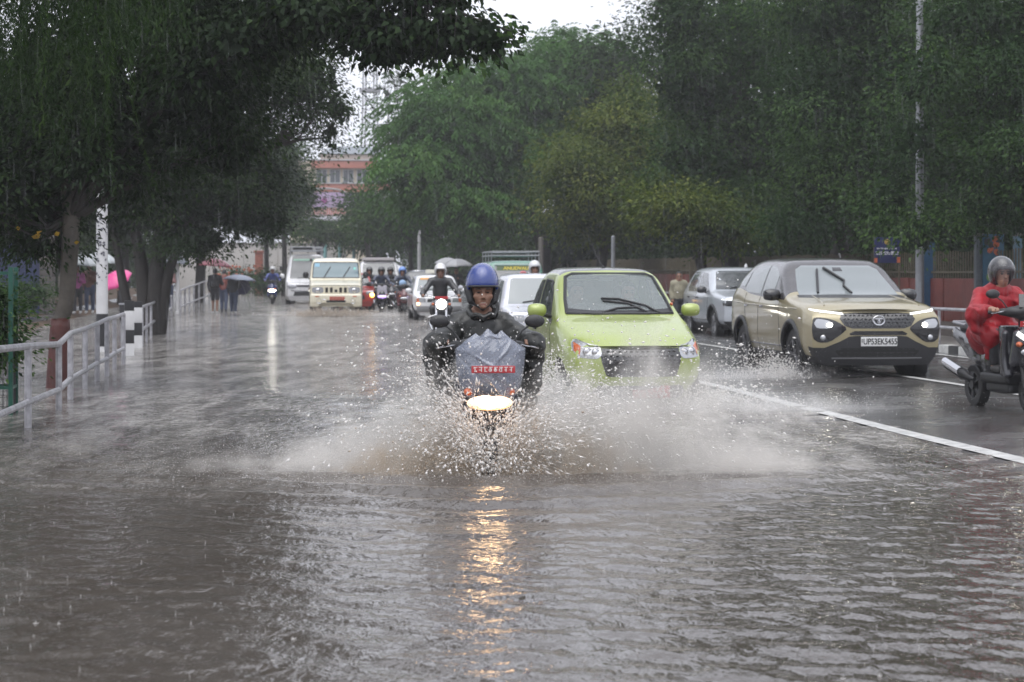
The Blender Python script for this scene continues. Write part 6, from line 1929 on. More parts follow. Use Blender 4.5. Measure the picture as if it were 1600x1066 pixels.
walker(140, 62.6, 1.62, 'person in a brown checked shirt and jeans left of the white pole', c_pl, c_jean, m_shoew, 1, z=zb_, side=1)
q = at(146, 62.4, z=gz(62)); umbrella((q.x, q.y, q.z + zb_), .60, 2.02, [U('pale_white', (.45, .49, .49)), U('pale_grey', (.36, .38, .39))], 'whitish umbrella partly hidden by the white pole', (0, R(8)), .32)
walker(193, 66, 1.5, 'person almost hidden in the dark behind the pink umbrella', c_dk, c_dk, m_shoe, 1, z=zb_)
q = at(184, 58, z=gz(58)); umbrella((q.x + .22, q.y + .35, q.z + .62), .52, 1.00, [U('pink', (.62, .05, .22)), U('hot_pink', (.68, .07, .27))], 'hot pink umbrella held low and tilted between the white pole and the dark trunk', (R(30), R(-24)), .26)
walker(263, 66, 1.55, 'person in a pink top holding the slate umbrella behind the thin stake', cloth('pale_pink_top', (.42, .24, .23)), c_jean, m_shoe, 1, z=zb_, skin=m_skin2)
q = at(266, 66, z=gz(66)); umbrella((q.x, q.y, q.z + zb_), .60, 1.94, [U('slate', (.11, .125, .15)), U('slate_dark', (.09, .10, .125))], 'slate grey umbrella beside the thin white stake', (0, R(5)), .30)
walker(336, 68, 1.62, 'bare-legged person in black carrying a backpack under the maroon umbrella', c_dk, c_dk, m_shoew, -1, sleeve=1, leglen=.42, z=-.05, arm='hold')
q = at(336, 68)
b = empty('backpack', (q.x, q.y - .20, q.z + .95), 0, 'black backpack on the bare-legged person under the maroon umbrella', 'backpack')
blob('bag', SDF().box((0, 0, .13), (.15, .08, .22), .07).box((0, -.08, .04), (.11, .04, .10), .04), .022, c_blk, b)
for s in (-1, 1): MB().tube([(s * .10, .05, .32), (s * .13, .14, .38), (s * .13, .22, .25)], .015, 6).build('strap', c_blk, b)
q = at(330, 67.6); umbrella((q.x, q.y, q.z - .05), .62, 1.97, [U('maroon', (.11, .012, .026)), U('maroon_pale', (.16, .025, .04))], 'maroon umbrella over the bare-legged walker at the roadside', (0, R(4)), .28)
walker(350, 71, 1.58, 'person in a dark red top walking under the navy umbrella', cloth('dull_red_top', (.16, .04, .03)), c_jean, m_shoe, -1, z=-.05)
q = at(354, 70.4); umbrella((q.x, q.y, q.z - .05), .50, 1.78, [U('navy', (.022, .02, .055)), U('navy_pale', (.03, .028, .07))], 'navy umbrella tilted back just behind the maroon one', (R(-48), R(14)), .26)
walker(365, 69, 1.42, 'stooping person in dark clothes and jeans under the low blue-grey umbrella', c_dk, c_jean, m_shoew, -1, z=-.05, lean=.06)
q = at(370, 68.6); umbrella((q.x, q.y, q.z - .05), .62, 1.40, [U('blue_grey', (.13, .15, .20)), U('blue_grey_dark', (.10, .11, .16))], 'blue-grey umbrella held low over the stooping walker', (0, R(4)), .20, .6)
walker(1061, 47, 1.36, 'small pedestrian in a pale top on the right pavement past the green car mirror', cloth('pale_khaki_top', (.26, .24, .17)), c_dk, m_shoe, 1, z=.12, arm='none')
q = at(722, 70); walker(713, 70, 1.6, 'dim pedestrian under the grey umbrellas behind the motorcycle', c_dk, c_dk, m_shoe, 1)
umbrella((q.x - .1, q.y, q.z), .62, 1.92, [U('smoke', (.17, .17, .18)), U('smoke_pale', (.26, .26, .27))], 'smoky umbrella behind the motorcycle rider', (0, R(-3)), .30)
q = at(694, 72); umbrella((q.x, q.y, q.z), .55, 1.98, [U('pale_smoke', (.30, .30, .32)), U('smoke_pale', (.26, .26, .27))], 'pale umbrella just above the white motorcycle helmet', (0, R(5)), .28)
walker(697, 72.2, 1.6, 'pedestrian hidden behind the motorcycle rider under the pale umbrella', c_dk, c_dk, m_shoe, 1)
# two in the green car
for s, lab, c_ in ((-1, 'driver of the green car seen dimly through the wet windscreen', cloth('driver_shirt', (.14, .12, .11))), (1, 'front passenger of the green car seen dimly through the wet windscreen', cloth('passenger_shirt', (.20, .20, .21)))):
    r = empty('person', GREEN.location, GREEN.rotation_euler.z, lab, 'person')
    x = s * .30
    J = dict(head=(x, 2.0, 1.26), neck=(x, 2.08, 1.12), hip=(x, 2.05, .70), sh=[(x - .18, 2.08, 1.06), (x + .18, 2.08, 1.06)], el=[(x - .22, 1.88, .88), (x + .22, 1.88, .88)],
             ha=[(x - .13, 1.62, 1.0), (x + .13, 1.62, 1.0)] if s < 0 else [(x - .08, 1.75, .72), (x + .08, 1.75, .72)], hp=[(x - .09, 2.0, .68), (x + .09, 2.0, .68)],
             kn=[(x - .1, 1.62, .76), (x + .1, 1.62, .76)], ft=[(x - .09, 1.45, .55), (x + .09, 1.45, .55)], toe=[(x - .09, 1.33, .53), (x + .09, 1.33, .53)], face=(0, -1, 0))
    person(r, J, c_, c_dk, m_shoe, .028, m_skin if s < 0 else m_skin2)
# ------------------------------------------------------------------ trees
def leaf_mat(name, c0, c1, c2):
    m = bpy.data.materials.new(name); m.use_nodes = True
    nt = m.node_tree; b = nt.nodes['Principled BSDF']
    at_ = nt.nodes.new('ShaderNodeAttribute'); at_.attribute_name = 'tint'
    cr = nt.nodes.new('ShaderNodeValToRGB')
    cr.color_ramp.elements[0].color = (*c0, 1); cr.color_ramp.elements[1].color = (*c2, 1)
    e = cr.color_ramp.elements.new(.5); e.color = (*c1, 1)
    nt.links.new(at_.outputs['Fac'], cr.inputs[0]); nt.links.new(cr.outputs[0], b.inputs['Base Color'])
    b.inputs['Roughness'].default_value = .5; b.inputs['Specular IOR Level'].default_value = .12
    t = nt.nodes.new('ShaderNodeBsdfTranslucent'); x = nt.nodes.new('ShaderNodeMixShader'); x.inputs[0].default_value = .28
    g = nt.nodes.new('ShaderNodeVectorMath'); g.operation = 'MULTIPLY'; g.inputs[1].default_value = (1.1, 1.25, .6)
    nt.links.new(cr.outputs[0], g.inputs[0]); nt.links.new(g.outputs[0], t.inputs['Color'])
    out = [n for n in nt.nodes if n.type == 'OUTPUT_MATERIAL'][0]
    nt.links.new(b.outputs[0], x.inputs[1]); nt.links.new(t.outputs[0], x.inputs[2]); nt.links.new(x.outputs[0], out.inputs['Surface'])
    return m
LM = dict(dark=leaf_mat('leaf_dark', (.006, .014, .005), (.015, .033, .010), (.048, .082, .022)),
          mid=leaf_mat('leaf_mid', (.009, .026, .008), (.028, .064, .018), (.095, .165, .042)),
          feather=leaf_mat('leaf_feather', (.024, .066, .016), (.052, .125, .028), (.10, .185, .045)),
          yellow=leaf_mat('leaf_yellow_green', (.030, .058, .012), (.085, .120, .024), (.17, .19, .040)),
          weep=leaf_mat('leaf_weeping', (.008, .020, .006), (.016, .036, .009), (.040, .072, .016)))
m_bark = mat('bark_wet', (.022, .018, .015), .6, var=.4, vscale=5, bump=.7, bscale=18)
m_barkp = mat('bark_pale', (.075, .064, .052), .6, var=.45, vscale=4, bump=.6, bscale=16)
m_redp2 = mat('red_oxide_paint', (.075, .018, .014), .5, var=.35, vscale=4, bump=.4, bscale=16)

def leaves(name, C, A, N, size, tint, m, parent, wr=.42, fold=.12):
    """kite-shaped leaves: centres C, axes A, normals N, sizes"""
    n = len(C)
    A = A / np.linalg.norm(A, axis=1, keepdims=True)
    N = N - A * np.sum(A * N, 1, keepdims=True); N /= np.maximum(np.linalg.norm(N, axis=1, keepdims=True), 1e-6)
    W = np.cross(A, N)
    L = size[:, None]
    V = np.empty((n, 4, 3), dtype=np.float32)
    V[:, 0] = C - A * L * .5
    V[:, 1] = C - A * L * .08 + W * L * wr * .5 + N * L * fold
    V[:, 2] = C + A * L * .5 - N * L * fold
    V[:, 3] = C - A * L * .08 - W * L * wr * .5 + N * L * fold
    me = np_mesh(name, V.reshape(-1, 3), np.arange(n * 4).reshape(n, 4), smooth=False)
    a = me.attributes.new('tint', 'FLOAT', 'POINT')
    a.data.foreach_set('value', np.repeat(np.clip(tint, 0, 1), 4).astype(np.float32))
    return tag(link(name, me, m, parent), kind='stuff')
def unit(n, rng):
    v = rng.normal(size=(n, 3)); return v / np.linalg.norm(v, axis=1, keepdims=True)
def crown(parent, blobs, n, size, m, seed, name='crown', droop=.25, spread=2.9, per=46, flat=.5, lo=.35, wr=.42, tintv=.22, lobes=10):
    rng = np.random.default_rng(seed)
    big = blobs; wb = np.array([b[1][0] * b[1][1] + b[1][0] * b[1][2] for b in big]); wb = wb / wb.sum()
    if lobes:
        # each mass is built of smaller rounded lobes with gaps between them
        sub_ = []
        for c0, r0 in big:
            for u_ in unit(lobes, rng):
                f_ = rng.uniform(.30, .46)
                sub_.append((np.array(c0) + u_ * np.array(r0) * rng.uniform(.62, .86), np.array(r0) * f_))
        blobs = sub_; lo = max(lo, .5)
    w = np.array([b[1][0] * b[1][1] + b[1][0] * b[1][2] for b in blobs]); w = w / w.sum()
    nt_ = n // per
    bi = rng.choice(len(blobs), nt_, p=w)
    c = np.array([b[0] for b in blobs], float)[bi]; r = np.array([b[1] for b in blobs], float)[bi]
    u = unit(nt_, rng)
    lump = 1 + .30 * wob(u * 3.4 + bi[:, None], 1.5, seed % 7)
    rad = (lo + (1 - lo) * rng.random(nt_) ** .55) * lump
    tw = c + u * r * rad[:, None]
    tt = .46 + 1.5 * tintv * wob(tw, 1.4, seed % 5) + rng.normal(0, .17, nt_)
    C = np.repeat(tw, per, 0); k = len(C)
    sg = size * spread
    off = rng.normal(size=(k, 3)) * np.array([sg, sg, sg * flat])
    U = np.repeat(u, per, 0)
    A = off / sg + U * .6 + rng.normal(0, .5, (k, 3)); A[:, 2] -= droop * 2
    N = rng.normal(0, .38, (k, 3)) + np.array([0, 0, .7]) + U * .7
    S = size * rng.uniform(.65, 1.3, k)
    # coarser leaves fill the crown's heart and block light, tinted dark as painted shade
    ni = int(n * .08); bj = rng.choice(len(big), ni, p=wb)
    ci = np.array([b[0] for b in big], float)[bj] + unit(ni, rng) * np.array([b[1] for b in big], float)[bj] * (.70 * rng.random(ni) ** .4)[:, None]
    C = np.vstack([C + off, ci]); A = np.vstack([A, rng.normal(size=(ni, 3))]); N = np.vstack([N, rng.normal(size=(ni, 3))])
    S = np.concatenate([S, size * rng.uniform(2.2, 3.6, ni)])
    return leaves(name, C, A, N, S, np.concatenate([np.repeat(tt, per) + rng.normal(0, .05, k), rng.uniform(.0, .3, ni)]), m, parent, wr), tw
def fronds(parent, blobs, n, length, m, seed, name='crown', k=7, leaf=.16, droop=1.0):
    """feathery sprays: each frond arches outward and hangs"""
    rng = np.random.default_rng(seed)
    w = np.array([b[1][0] * b[1][1] + b[1][0] * b[1][2] for b in blobs]); w = w / w.sum()
    bi = rng.choice(len(blobs), n, p=w)
    c = np.array([b[0] for b in blobs], float)[bi]; r = np.array([b[1] for b in blobs], float)[bi]
    u = unit(n, rng); u[:, 2] = np.abs(u[:, 2]) * np.where(rng.random(n) < .74, 1, -1)
    lump = 1 + .28 * wob(u * 3.6 + bi[:, None], 1.6, 2)
    rad = (.45 + .55 * rng.random(n) ** .5) * lump
    p0 = c + u * r * rad[:, None]
    d = u + rng.normal(0, .35, (n, 3)); d[:, 2] *= .35; d /= np.linalg.norm(d, axis=1, keepdims=True)
    L = length * rng.uniform(.6, 1.25, n)
    tt = .45 + .32 * wob(p0, 1.0, 3) + rng.normal(0, .10, n)
    C = []; A = []; N = []; Tn = []
    for j in range(k):
        t = (j + .5) / k
        q = p0 + d * (L * t)[:, None]; q[:, 2] -= droop * L * t * t * .55
        ax = d.copy(); ax[:, 2] -= droop * 1.1 * t
        side = np.cross(ax, np.array([0, 0, 1.0])); side /= np.maximum(np.linalg.norm(side, axis=1, keepdims=True), 1e-6)
        for s in (-1, 1):
            C.append(q + side * s * leaf * .42 * (1 - .5 * t)); A.append(ax * .75 + side * s + rng.normal(0, .15, (n, 3)) - np.array([0, 0, .35])); N.append(np.tile([0, 0, 1.], (n, 1)) + rng.normal(0, .35, (n, 3))); Tn.append(tt + rng.normal(0, .08, n))
    C = np.concatenate(C); A = np.concatenate(A); N = np.concatenate(N); Tn = np.concatenate(Tn)
    ni = n; bj = rng.choice(len(blobs), ni, p=w)  # coarse inner leaves block light; their darkest tints paint shade inside
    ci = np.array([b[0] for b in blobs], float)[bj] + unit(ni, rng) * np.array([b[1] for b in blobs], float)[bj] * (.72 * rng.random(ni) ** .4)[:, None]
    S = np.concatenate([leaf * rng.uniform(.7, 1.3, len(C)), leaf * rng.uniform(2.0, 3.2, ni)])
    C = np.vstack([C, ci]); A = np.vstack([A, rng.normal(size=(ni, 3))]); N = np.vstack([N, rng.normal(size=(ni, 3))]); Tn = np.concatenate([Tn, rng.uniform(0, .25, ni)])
    return leaves(name, C, A, N, S, Tn, m, parent, .36)
def limbs(parent, fork, targets, r0, m, seed, sub=None, r1=.02):
    rng = np.random.default_rng(seed)
    for t in targets:
        f = Vector(fork); q = Vector(t); L = (q - f).length
        pts = [f]; 
        for k in range(1, 6):
            s = k / 5
            p = f.lerp(q, s) + Vector(rng.normal(0, .05 * L * math.sin(s * 3.14), 3)); p.z += .10 * L * math.sin(s * 3.14)
            pts.append(p)
        lb = MB().tube(pts, [r0 * (1 - k / 5) + r1 * k / 5 for k in range(6)], 8)
        if sub is not None and len(sub):
            dd = np.linalg.norm(np.asarray(sub) - np.array(q), axis=1)
            for i in np.argsort(dd)[:26:2]:
                e = Vector(sub[i]); a = pts[3 + int(rng.integers(3))]
                mid = a.lerp(e, .5) + Vector(rng.normal(0, .06 * (e - a).length, 3))
                lb.tube([a, mid, e], [r1 * 1.3, r1 * .8, r1 * .25], 5)
        lb.build('limb', m, parent)
def trunk(parent, pts, rad, m, n=14, name='trunk', flute=.10, seed=1):
    rng = np.random.default_rng(seed)
    P = [Vector(p) for p in pts]
    t = np.linspace(0, len(P) - 1, (len(P) - 1) * 5 + 1)
    Q = pchip(np.array([list(p) + [r] for p, r in zip(P, rad)]), t)
    V = []; F = []
    for i, q in enumerate(Q):
        for k in range(n):
            a = 2 * math.pi * k / n
            rr = q[3] * (1 + flute * math.sin(3 * a + 1.3 + i * .12) + flute * .6 * math.sin(5 * a + i * .2) + rng.normal(0, .015))
            V.append((q[0] + rr * math.cos(a), q[1] + rr * math.sin(a), q[2]))
    for i in range(len(Q) - 1):
        for k in range(n):
            a, b = i * n + k, i * n + (k + 1) % n
            F.append((a, b, b + n, a + n))
    F.append(tuple((len(Q) - 1) * n + k for k in range(n)))
    return link(name, np_mesh(name, np.array(V), F), m, parent)
def tree(px, d, label, group=None, z=0.0):
    p = at(px, d)
    return empty('tree', (p.x, p.y, p.z + z), 0, label, 'tree', group), p
def local(p, px, d, py):
    q = at(px, d, py); return (q.x - p.x, q.y - p.y, q.z - p.z)
def pblob(p, px, d, py, rx, ry, dy=None):
    """crown mass from its photo centre and half sizes in photo pixels at distance d"""
    s = d / FPX
    return (local(p, px, d, py), (rx * s, (dy if dy is not None else rx * s), ry * s))
GR, GL = 'trees over the right pavement', 'trees over the left pavement'

# right row ---------------------------------------------------------------
o, p = tree(845, 88, 'big feathery light green tree in the middle, arching over the road')
B = [pblob(p, 705, 86, 215, 114, 78, 4), pblob(p, 668, 84, 272, 78, 58, 3), pblob(p, 800, 88, 165, 145, 76, 4.5), pblob(p, 895, 90, 118, 86, 70, 4), pblob(p, 800, 87, 265, 110, 90, 4), pblob(p, 910, 90, 220, 95, 100, 4), pblob(p, 720, 84, 320, 75, 34, 3)]
fronds(o, B, 7600, 1.15, LM['feather'], 41, k=6, leaf=.24)
trunk(o, [(0, 0, -.3), (.1, 0, 2.0), (-.2, 0, 3.6), (-.6, 0, 5.4)], [.42, .32, .28, .2], m_bark, seed=2)
limbs(o, (-.3, 0, 3.6), [b[0] for b in B], .20, m_bark, 3)
o, p = tree(935, 70, 'yellowish green broadleaf tree in front of the feathery one, right of centre', GR)
B = [pblob(p, 900, 68, 280, 70, 72, 2.2), pblob(p, 960, 70, 230, 80, 70, 2.5), pblob(p, 930, 69, 330, 80, 45, 2), pblob(p, 1000, 70, 300, 70, 75, 2.4), pblob(p, 975, 70, 175, 55, 45, 2)]
c, tw = crown(o, B, 26000, .16, LM['yellow'], 42, lo=.6, per=70, spread=3.2)
trunk(o, [(0, 0, -.3), (.05, 0, 1.4), (.2, 0, 2.6), (.2, 0, 4.5)], [.26, .2, .17, .1], m_bark, seed=3); limbs(o, (.15, 0, 2.2), [b[0] for b in B], .11, m_bark, 4, tw)
o, p = tree(1135, 57, 'tall dark tree leaning over the silver crossover', GR)
B = [pblob(p, 1090, 55, 120, 95, 120, 2.6), pblob(p, 1180, 57, 60, 120, 120, 3), pblob(p, 1090, 54, 270, 95, 75, 2.4), pblob(p, 1200, 56, 220, 110, 110, 2.8), pblob(p, 1150, 55, 330, 100, 45, 2.2), pblob(p, 1060, 54, 20, 60, 60, 2), pblob(p, 1150, 57, -80, 120, 90, 3)]
c, tw = crown(o, B, 52000, .125, LM['mid'], 43, lo=.62, per=110, spread=3.8)
trunk(o, [(0, 0, -.3), (.1, 0, 1.5), (.05, 0, 3.4), (.2, 0, 7)], [.32, .25, .22, .14], m_bark, seed=4); limbs(o, (.1, 0, 2.4), [b[0] for b in B], .14, m_bark, 5, tw)
o, p = tree(1100, 60, 'shorter tree with yellow-green tufts low over the right pavement', GR)
B = [pblob(p, 1075, 52, 330, 60, 38, 1.6), pblob(p, 1130, 52, 350, 75, 34, 1.6), pblob(p, 1040, 53, 300, 40, 50, 1.5)]
c, tw = crown(o, B, 9000, .15, LM['yellow'], 44, lo=.5)
trunk(o, [(0, 0, -.3), (-.1, 0, 1.0), (-.3, -2, 2.0)], [.16, .12, .08], m_bark, seed=5); limbs(o, (-.1, -.4, 1.2), [b[0] for b in B], .07, m_bark, 6, tw)
o, p = tree(1300, 49, 'broad dark tree above the beige crossover', GR)
B = [pblob(p, 1290, 46, 150, 100, 110, 2.4), pblob(p, 1370, 45, 230, 95, 90, 2.2), pblob(p, 1300, 46, 290, 90, 70, 2.2), pblob(p, 1400, 46, 90, 110, 100, 2.6), pblob(p, 1300, 47, 0, 120, 110, 2.8), pblob(p, 1250, 46, 350, 80, 36, 2), pblob(p, 1400, 44, 330, 85, 52, 2), pblob(p, 1420, 47, -60, 120, 90, 2.8), pblob(p, 1445, 37, 120, 66, 55, 1.0), pblob(p, 1425, 37, 215, 48, 42, .9), pblob(p, 1450, 37, 362, 62, 38, .9), pblob(p, 1395, 38, 300, 40, 40, .8)]
c, tw = crown(o, B, 58000, .105, LM['mid'], 45, lo=.62, per=110, spread=4.2)
trunk(o, [(0, 0, -.3), (.1, 0, 1.5), (.3, 0, 3.0), (.5, 0, 6.5)], [.30, .24, .2, .12], m_bark, seed=6); limbs(o, (.2, 0, 2.3), [b[0] for b in B[:8]], .13, m_bark, 7, tw)
o, p = tree(1640, 39, 'leafy tree hanging over the right edge above the red rider', GR)
B = [pblob(p, 1570, 37, 120, 75, 95, 1.8), pblob(p, 1600, 36, 250, 80, 85, 1.7), pblob(p, 1520, 38, 40, 85, 75, 1.9), pblob(p, 1530, 37, 215, 42, 60, 1.4), pblob(p, 1640, 38, 20, 100, 110, 2), pblob(p, 1700, 38, 200, 90, 150, 2), pblob(p, 1555, 36, 330, 60, 26, 1.2)]
c, tw = crown(o, B, 44000, .09, LM['mid'], 46, lo=.62, per=100, spread=4.2)
trunk(o, [(0, 0, -.3), (-.1, 0, 1.6), (0, 0, 3.0), (.1, 0, 5.5)], [.25, .2, .17, .1], m_bark, seed=7); limbs(o, (0, 0, 2.4), [b[0] for b in B], .11, m_bark, 8, tw)
# deeper trees that close the view
for k, (px, d, top, bot, rx, lab) in enumerate(((1020, 84, 30, 385, 120, 'dark tree far behind the silver crossover between the yellow-green tufts'), (1210, 74, -40, 395, 150, 'dense tree behind the wall beyond the beige crossover roof'), (1390, 64, -60, 395, 150, 'dense tree behind the wall beyond the notice board'), (1560, 56, -70, 385, 150, 'dense tree behind the wall beyond the tall poster'), (1740, 50, -70, 380, 150, 'dense tree past the right edge'))):
    o, p = tree(px, d, lab, GR)
    h = (bot - top) / 2
    B = [pblob(p, px + dx, d, top + h + dy * h, rx * .62, h * .62, 3) for dx, dy in ((-rx * .45, -.35), (rx * .45, -.3), (0, .45), (-rx * .5, .4), (rx * .5, .35))]
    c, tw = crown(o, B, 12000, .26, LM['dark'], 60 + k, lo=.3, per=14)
    trunk(o, [(0, 0, -.3), (.1, 0, 2), (0, 0, 5)], [.3, .24, .14], m_bark, seed=30 + k); limbs(o, (0, 0, 2.4), [b[0] for b in B], .12, m_bark, 31 + k)
for k in range(6):
    d = 44 + k * 7.5; q = uv(16.2, d); lab = ('first', 'second', 'third', 'fourth', 'fifth', 'last')[k]
    o = empty('hedge_bush', (q.x, q.y, gz(q.y)), 0, lab + ' dark bush of the row just behind the red wall, counted from the red rider', 'bush', 'bushes behind the wall')
    crown(o, [((0, 0, 1.2), (1.6, 3.6, 1.3))], 5200, .17, LM['dark'], 90 + k, name='foliage', lobes=0, lo=.4)
    MB().tube([(0, 0, -.2), (.1, .1, 1.2)], [.08, .04], 7).build('stem', m_bark, o)
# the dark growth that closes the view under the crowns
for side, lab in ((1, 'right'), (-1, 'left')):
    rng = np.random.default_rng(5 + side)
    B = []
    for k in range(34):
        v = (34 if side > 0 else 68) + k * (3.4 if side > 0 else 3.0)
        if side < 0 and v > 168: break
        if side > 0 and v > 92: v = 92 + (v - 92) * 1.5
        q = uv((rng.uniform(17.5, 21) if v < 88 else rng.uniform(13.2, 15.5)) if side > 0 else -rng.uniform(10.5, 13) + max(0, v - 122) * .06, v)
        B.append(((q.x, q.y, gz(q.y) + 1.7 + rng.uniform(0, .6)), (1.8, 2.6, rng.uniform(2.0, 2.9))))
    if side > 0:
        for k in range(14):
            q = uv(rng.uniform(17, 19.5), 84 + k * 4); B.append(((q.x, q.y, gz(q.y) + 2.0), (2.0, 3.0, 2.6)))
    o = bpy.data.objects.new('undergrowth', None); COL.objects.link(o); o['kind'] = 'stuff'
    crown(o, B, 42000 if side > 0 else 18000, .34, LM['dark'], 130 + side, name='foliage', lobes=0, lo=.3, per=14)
# far, fading trees
for px, d, pyc, rx, ry, n, sz, mk_, lab in ((640, 104, 345, 75, 38, 9000, .26, 'mid', 'small soft green tree below the feathery tree'), (770, 108, 370, 80, 34, 8000, .26, 'mid', 'dim low tree behind the green van'),
        (574, 116, 335, 30, 45, 3600, .26, 'mid', 'hazy tree in front of the red and cream building'), (590, 122, 372, 60, 26, 5000, .28, 'mid', 'hazy low tree right of the cyan columns'), (443, 108, 285, 42, 92, 13000, .22, 'mid', 'hazy tall tree left of the purple footbridge'), (415, 112, 330, 45, 50, 9000, .22, 'mid', 'hazy tree above the orange pillar'),
        (500, 118, 362, 40, 16, 2500, .22, 'mid', 'hazy low foliage under the purple footbridge')):
    o, p = tree(px, d, lab, 'hazy trees at the end of the street')
    s = d / FPX
    B = [pblob(p, px + dx * rx, d, pyc + dy * ry, rx * .62, ry * .6, rx * s * .8) for dx, dy in ((-.42, .1), (.42, .2), (0, -.42), (.1, .4), (-.25, -.1))]
    c, tw = crown(o, B, n, sz, LM[mk_], int(px), lo=.35, per=14)
    trunk(o, [(0, 0, -.3), (.05, 0, 1.2), (0, 0, B[0][0][2])], [.2, .15, .08], m_bark, n=9, seed=int(px)); limbs(o, (0, 0, max(1.0, B[0][0][2] * .6)), [b[0] for b in B], .08, m_bark, int(px))
o, p = tree(612, 135, 'thin bare-looking tree fading into the white sky beside the steel mast', None)
B = [pblob(p, 620, 135, 120, 30, 28, 1.5), pblob(p, 640, 135, 150, 22, 25, 1.2), pblob(p, 600, 135, 140, 20, 20, 1)]
c, tw = crown(o, B, 380, .26, LM['mid'], 77, lo=.2, per=8, spread=3, lobes=0)
trunk(o, [(0, 0, -.3), (.1, 0, 6), (.3, 0, 11)], [.25, .2, .08], m_bark, seed=9); limbs(o, (.2, 0, 9), [b[0] for b in B], .08, m_bark, 9, tw)
for px, d, w, lab in ((418, 108, .9, 'small round shrub at the foot of the orange pillar'), (372, 112, 1.2, 'low shrub with orange blossom along the pale far wall')):
    q = at(px, d)
    o = empty('shrub', q, 0, lab, 'shrub', 'shrubs by the far wall')
    crown(o, [((0, 0, .8), (w, w, .75))], 2200, .16, LM['mid'], int(px), name='foliage', lobes=0, lo=.3, per=10)
    if px == 372:
        f = MB(); rng = np.random.default_rng(4)
        for _ in range(50): f.ball((rng.uniform(-1.2, 1.2), -rng.uniform(.6, 1.1), rng.uniform(.7, 1.7)), .07, 6, 4)
        tag(f.build('blossom', m_org, o), kind='stuff')
    MB().tube([(0, 0, -.2), (0, 0, .8)], [.05, .03], 6).build('stem', m_bark, o)

# left side ----------------------------------------------------------------
# the tree with the red-painted foot and the bough that reaches over the road
o, p = tree(94, 24.3, 'nearest left tree with a red-painted foot whose bough reaches over the road', GL, z=-.1)
def L1(px, py, d=24.3): return Vector(local(p, px, d, py))
trunk(o, [(-.04, 0, -.1), (-.02, 0, .42), (.0, 0, .98)], [.165, .135, .11], m_redp2, n=18, name='painted_foot', seed=11)
trunk(o, [(.0, 0, .975), L1(101, 470), L1(108, 400), L1(112, 330), L1(100, 230)], [.108, .092, .095, .10, .085], m_barkp, n=16, seed=12, flute=.13)
trunk(o, [L1(104, 440), L1(96, 390, 24.5), L1(88, 330, 24.7), L1(70, 260, 25)], [.06, .055, .055, .05], m_bark, n=10, name='limb', seed=13)
trunk(o, [L1(90, 575), L1(88, 520), L1(96, 460)], [.075, .06, .05], m_barkp, n=10, name='limb', seed=14)
s = 24.3 / FPX
B = [pblob(p, 60, 24.5, 290, 120, 62, 1.2), pblob(p, 170, 24, 225, 120, 85, 1.3), pblob(p, 290, 24, 150, 120, 100, 1.3), pblob(p, 10, 25, 200, 120, 110, 1.4), pblob(p, 120, 24, 90, 140, 110, 1.5),
     pblob(p, 300, 24, 20, 140, 90, 1.5), pblob(p, 430, 23.5, 20, 90, 60, 1.1), pblob(p, 0, 25, 345, 70, 42, .9), pblob(p, 360, 24.5, 230, 60, 55, .8), pblob(p, -120, 26, 150, 130, 160, 1.4), pblob(p, 150, 24.5, -100, 220, 110, 2.0), pblob(p, 390, 24, -90, 180, 90, 1.8), pblob(p, 55, 24.2, 375, 46, 22, .5)]
c, tw = crown(o, B, 66000, .084, LM['dark'], 47, lo=.5, droop=.45, per=80, spread=3.6)
limbs(o, L1(110, 330), [b[0] for b in B], .075, m_bark, 14, tw, .012)
bough = [L1(112, 320), L1(230, 180, 23.6), L1(380, 60, 22.8), L1(540, -30, 22.2), L1(660, -20, 21.8), L1(740, 15, 21.6), L1(800, 35, 21.5)]
Q = pchip(np.array([list(b) for b in bough]), np.linspace(0, 6, 37))
MB().tube([Vector(q) for q in Q], list(np.linspace(.05, .008, 37)), 8).build('bough', m_bark, o)
B2 = [pblob(p, 300, 22.9, 120, 65, 45, .5), pblob(p, 385, 22.4, 55, 70, 42, .5), pblob(p, 470, 22.1, 5, 70, 40, .5), pblob(p, 560, 22.4, 20, 80, 42, .8), pblob(p, 640, 22, 45, 66, 42, .7), pblob(p, 705, 21.8, 40, 50, 46, .6), pblob(p, 595, 22.2, 70, 40, 22, .5), pblob(p, 660, 22, -40, 120, 50, .9), pblob(p, 760, 21.6, 45, 42, 30, .4)]
c, tw2 = crown(o, B2, 7000, .105, LM['dark'], 48, name='bough_leaves', lobes=0, lo=.2, droop=.7, per=9, spread=1.5, wr=.56)
tw_ = MB(); rng = np.random.default_rng(6)
for t in tw2[::5]:
    dd = np.linalg.norm(Q - t, axis=1); a = Vector(Q[max(0, int(np.argmin(dd)) - 2)]); e = Vector(t)
    tw_.tube([a, a.lerp(e, .5) + Vector((0, 0, .06)), e], [.012, .008, .003], 5)
for (x0, y0, x1, y1) in ((720, 20, 782, 22), (740, 20, 800, 30), (745, 30, 815, 55), (730, 40, 790, 85), (700, 50, 760, 105), (780, 40, 822, 45)):
    tw_.tube([L1(x0, y0, 21.7), L1((x0 + x1) / 2, (y0 + y1) / 2 - 6, 21.6), L1(x1, y1, 21.5)], [.010, .006, .002], 5)
tag(tw_.build('twigs', m_bark, o), kind='stuff')
tips = np.array([list(L1(*q, 21.55)) for q in ((768, 18), (777, 25), (786, 16), (797, 30), (806, 38), (812, 52), (803, 57), (790, 45), (778, 40), (764, 50), (752, 30), (744, 42), (770, 62), (781, 72), (760, 75), (748, 64), (735, 82), (757, 92), (720, 98), (792, 60), (818, 38), (700, 95), (685, 90), (711, 85), (776, 84), (768, 97), (800, 20), (690, 108), (640, 105), (620, 98), (655, 98))])
C = np.repeat(tips, 3, 0) + rng.normal(0, .035, (len(tips) * 3, 3))
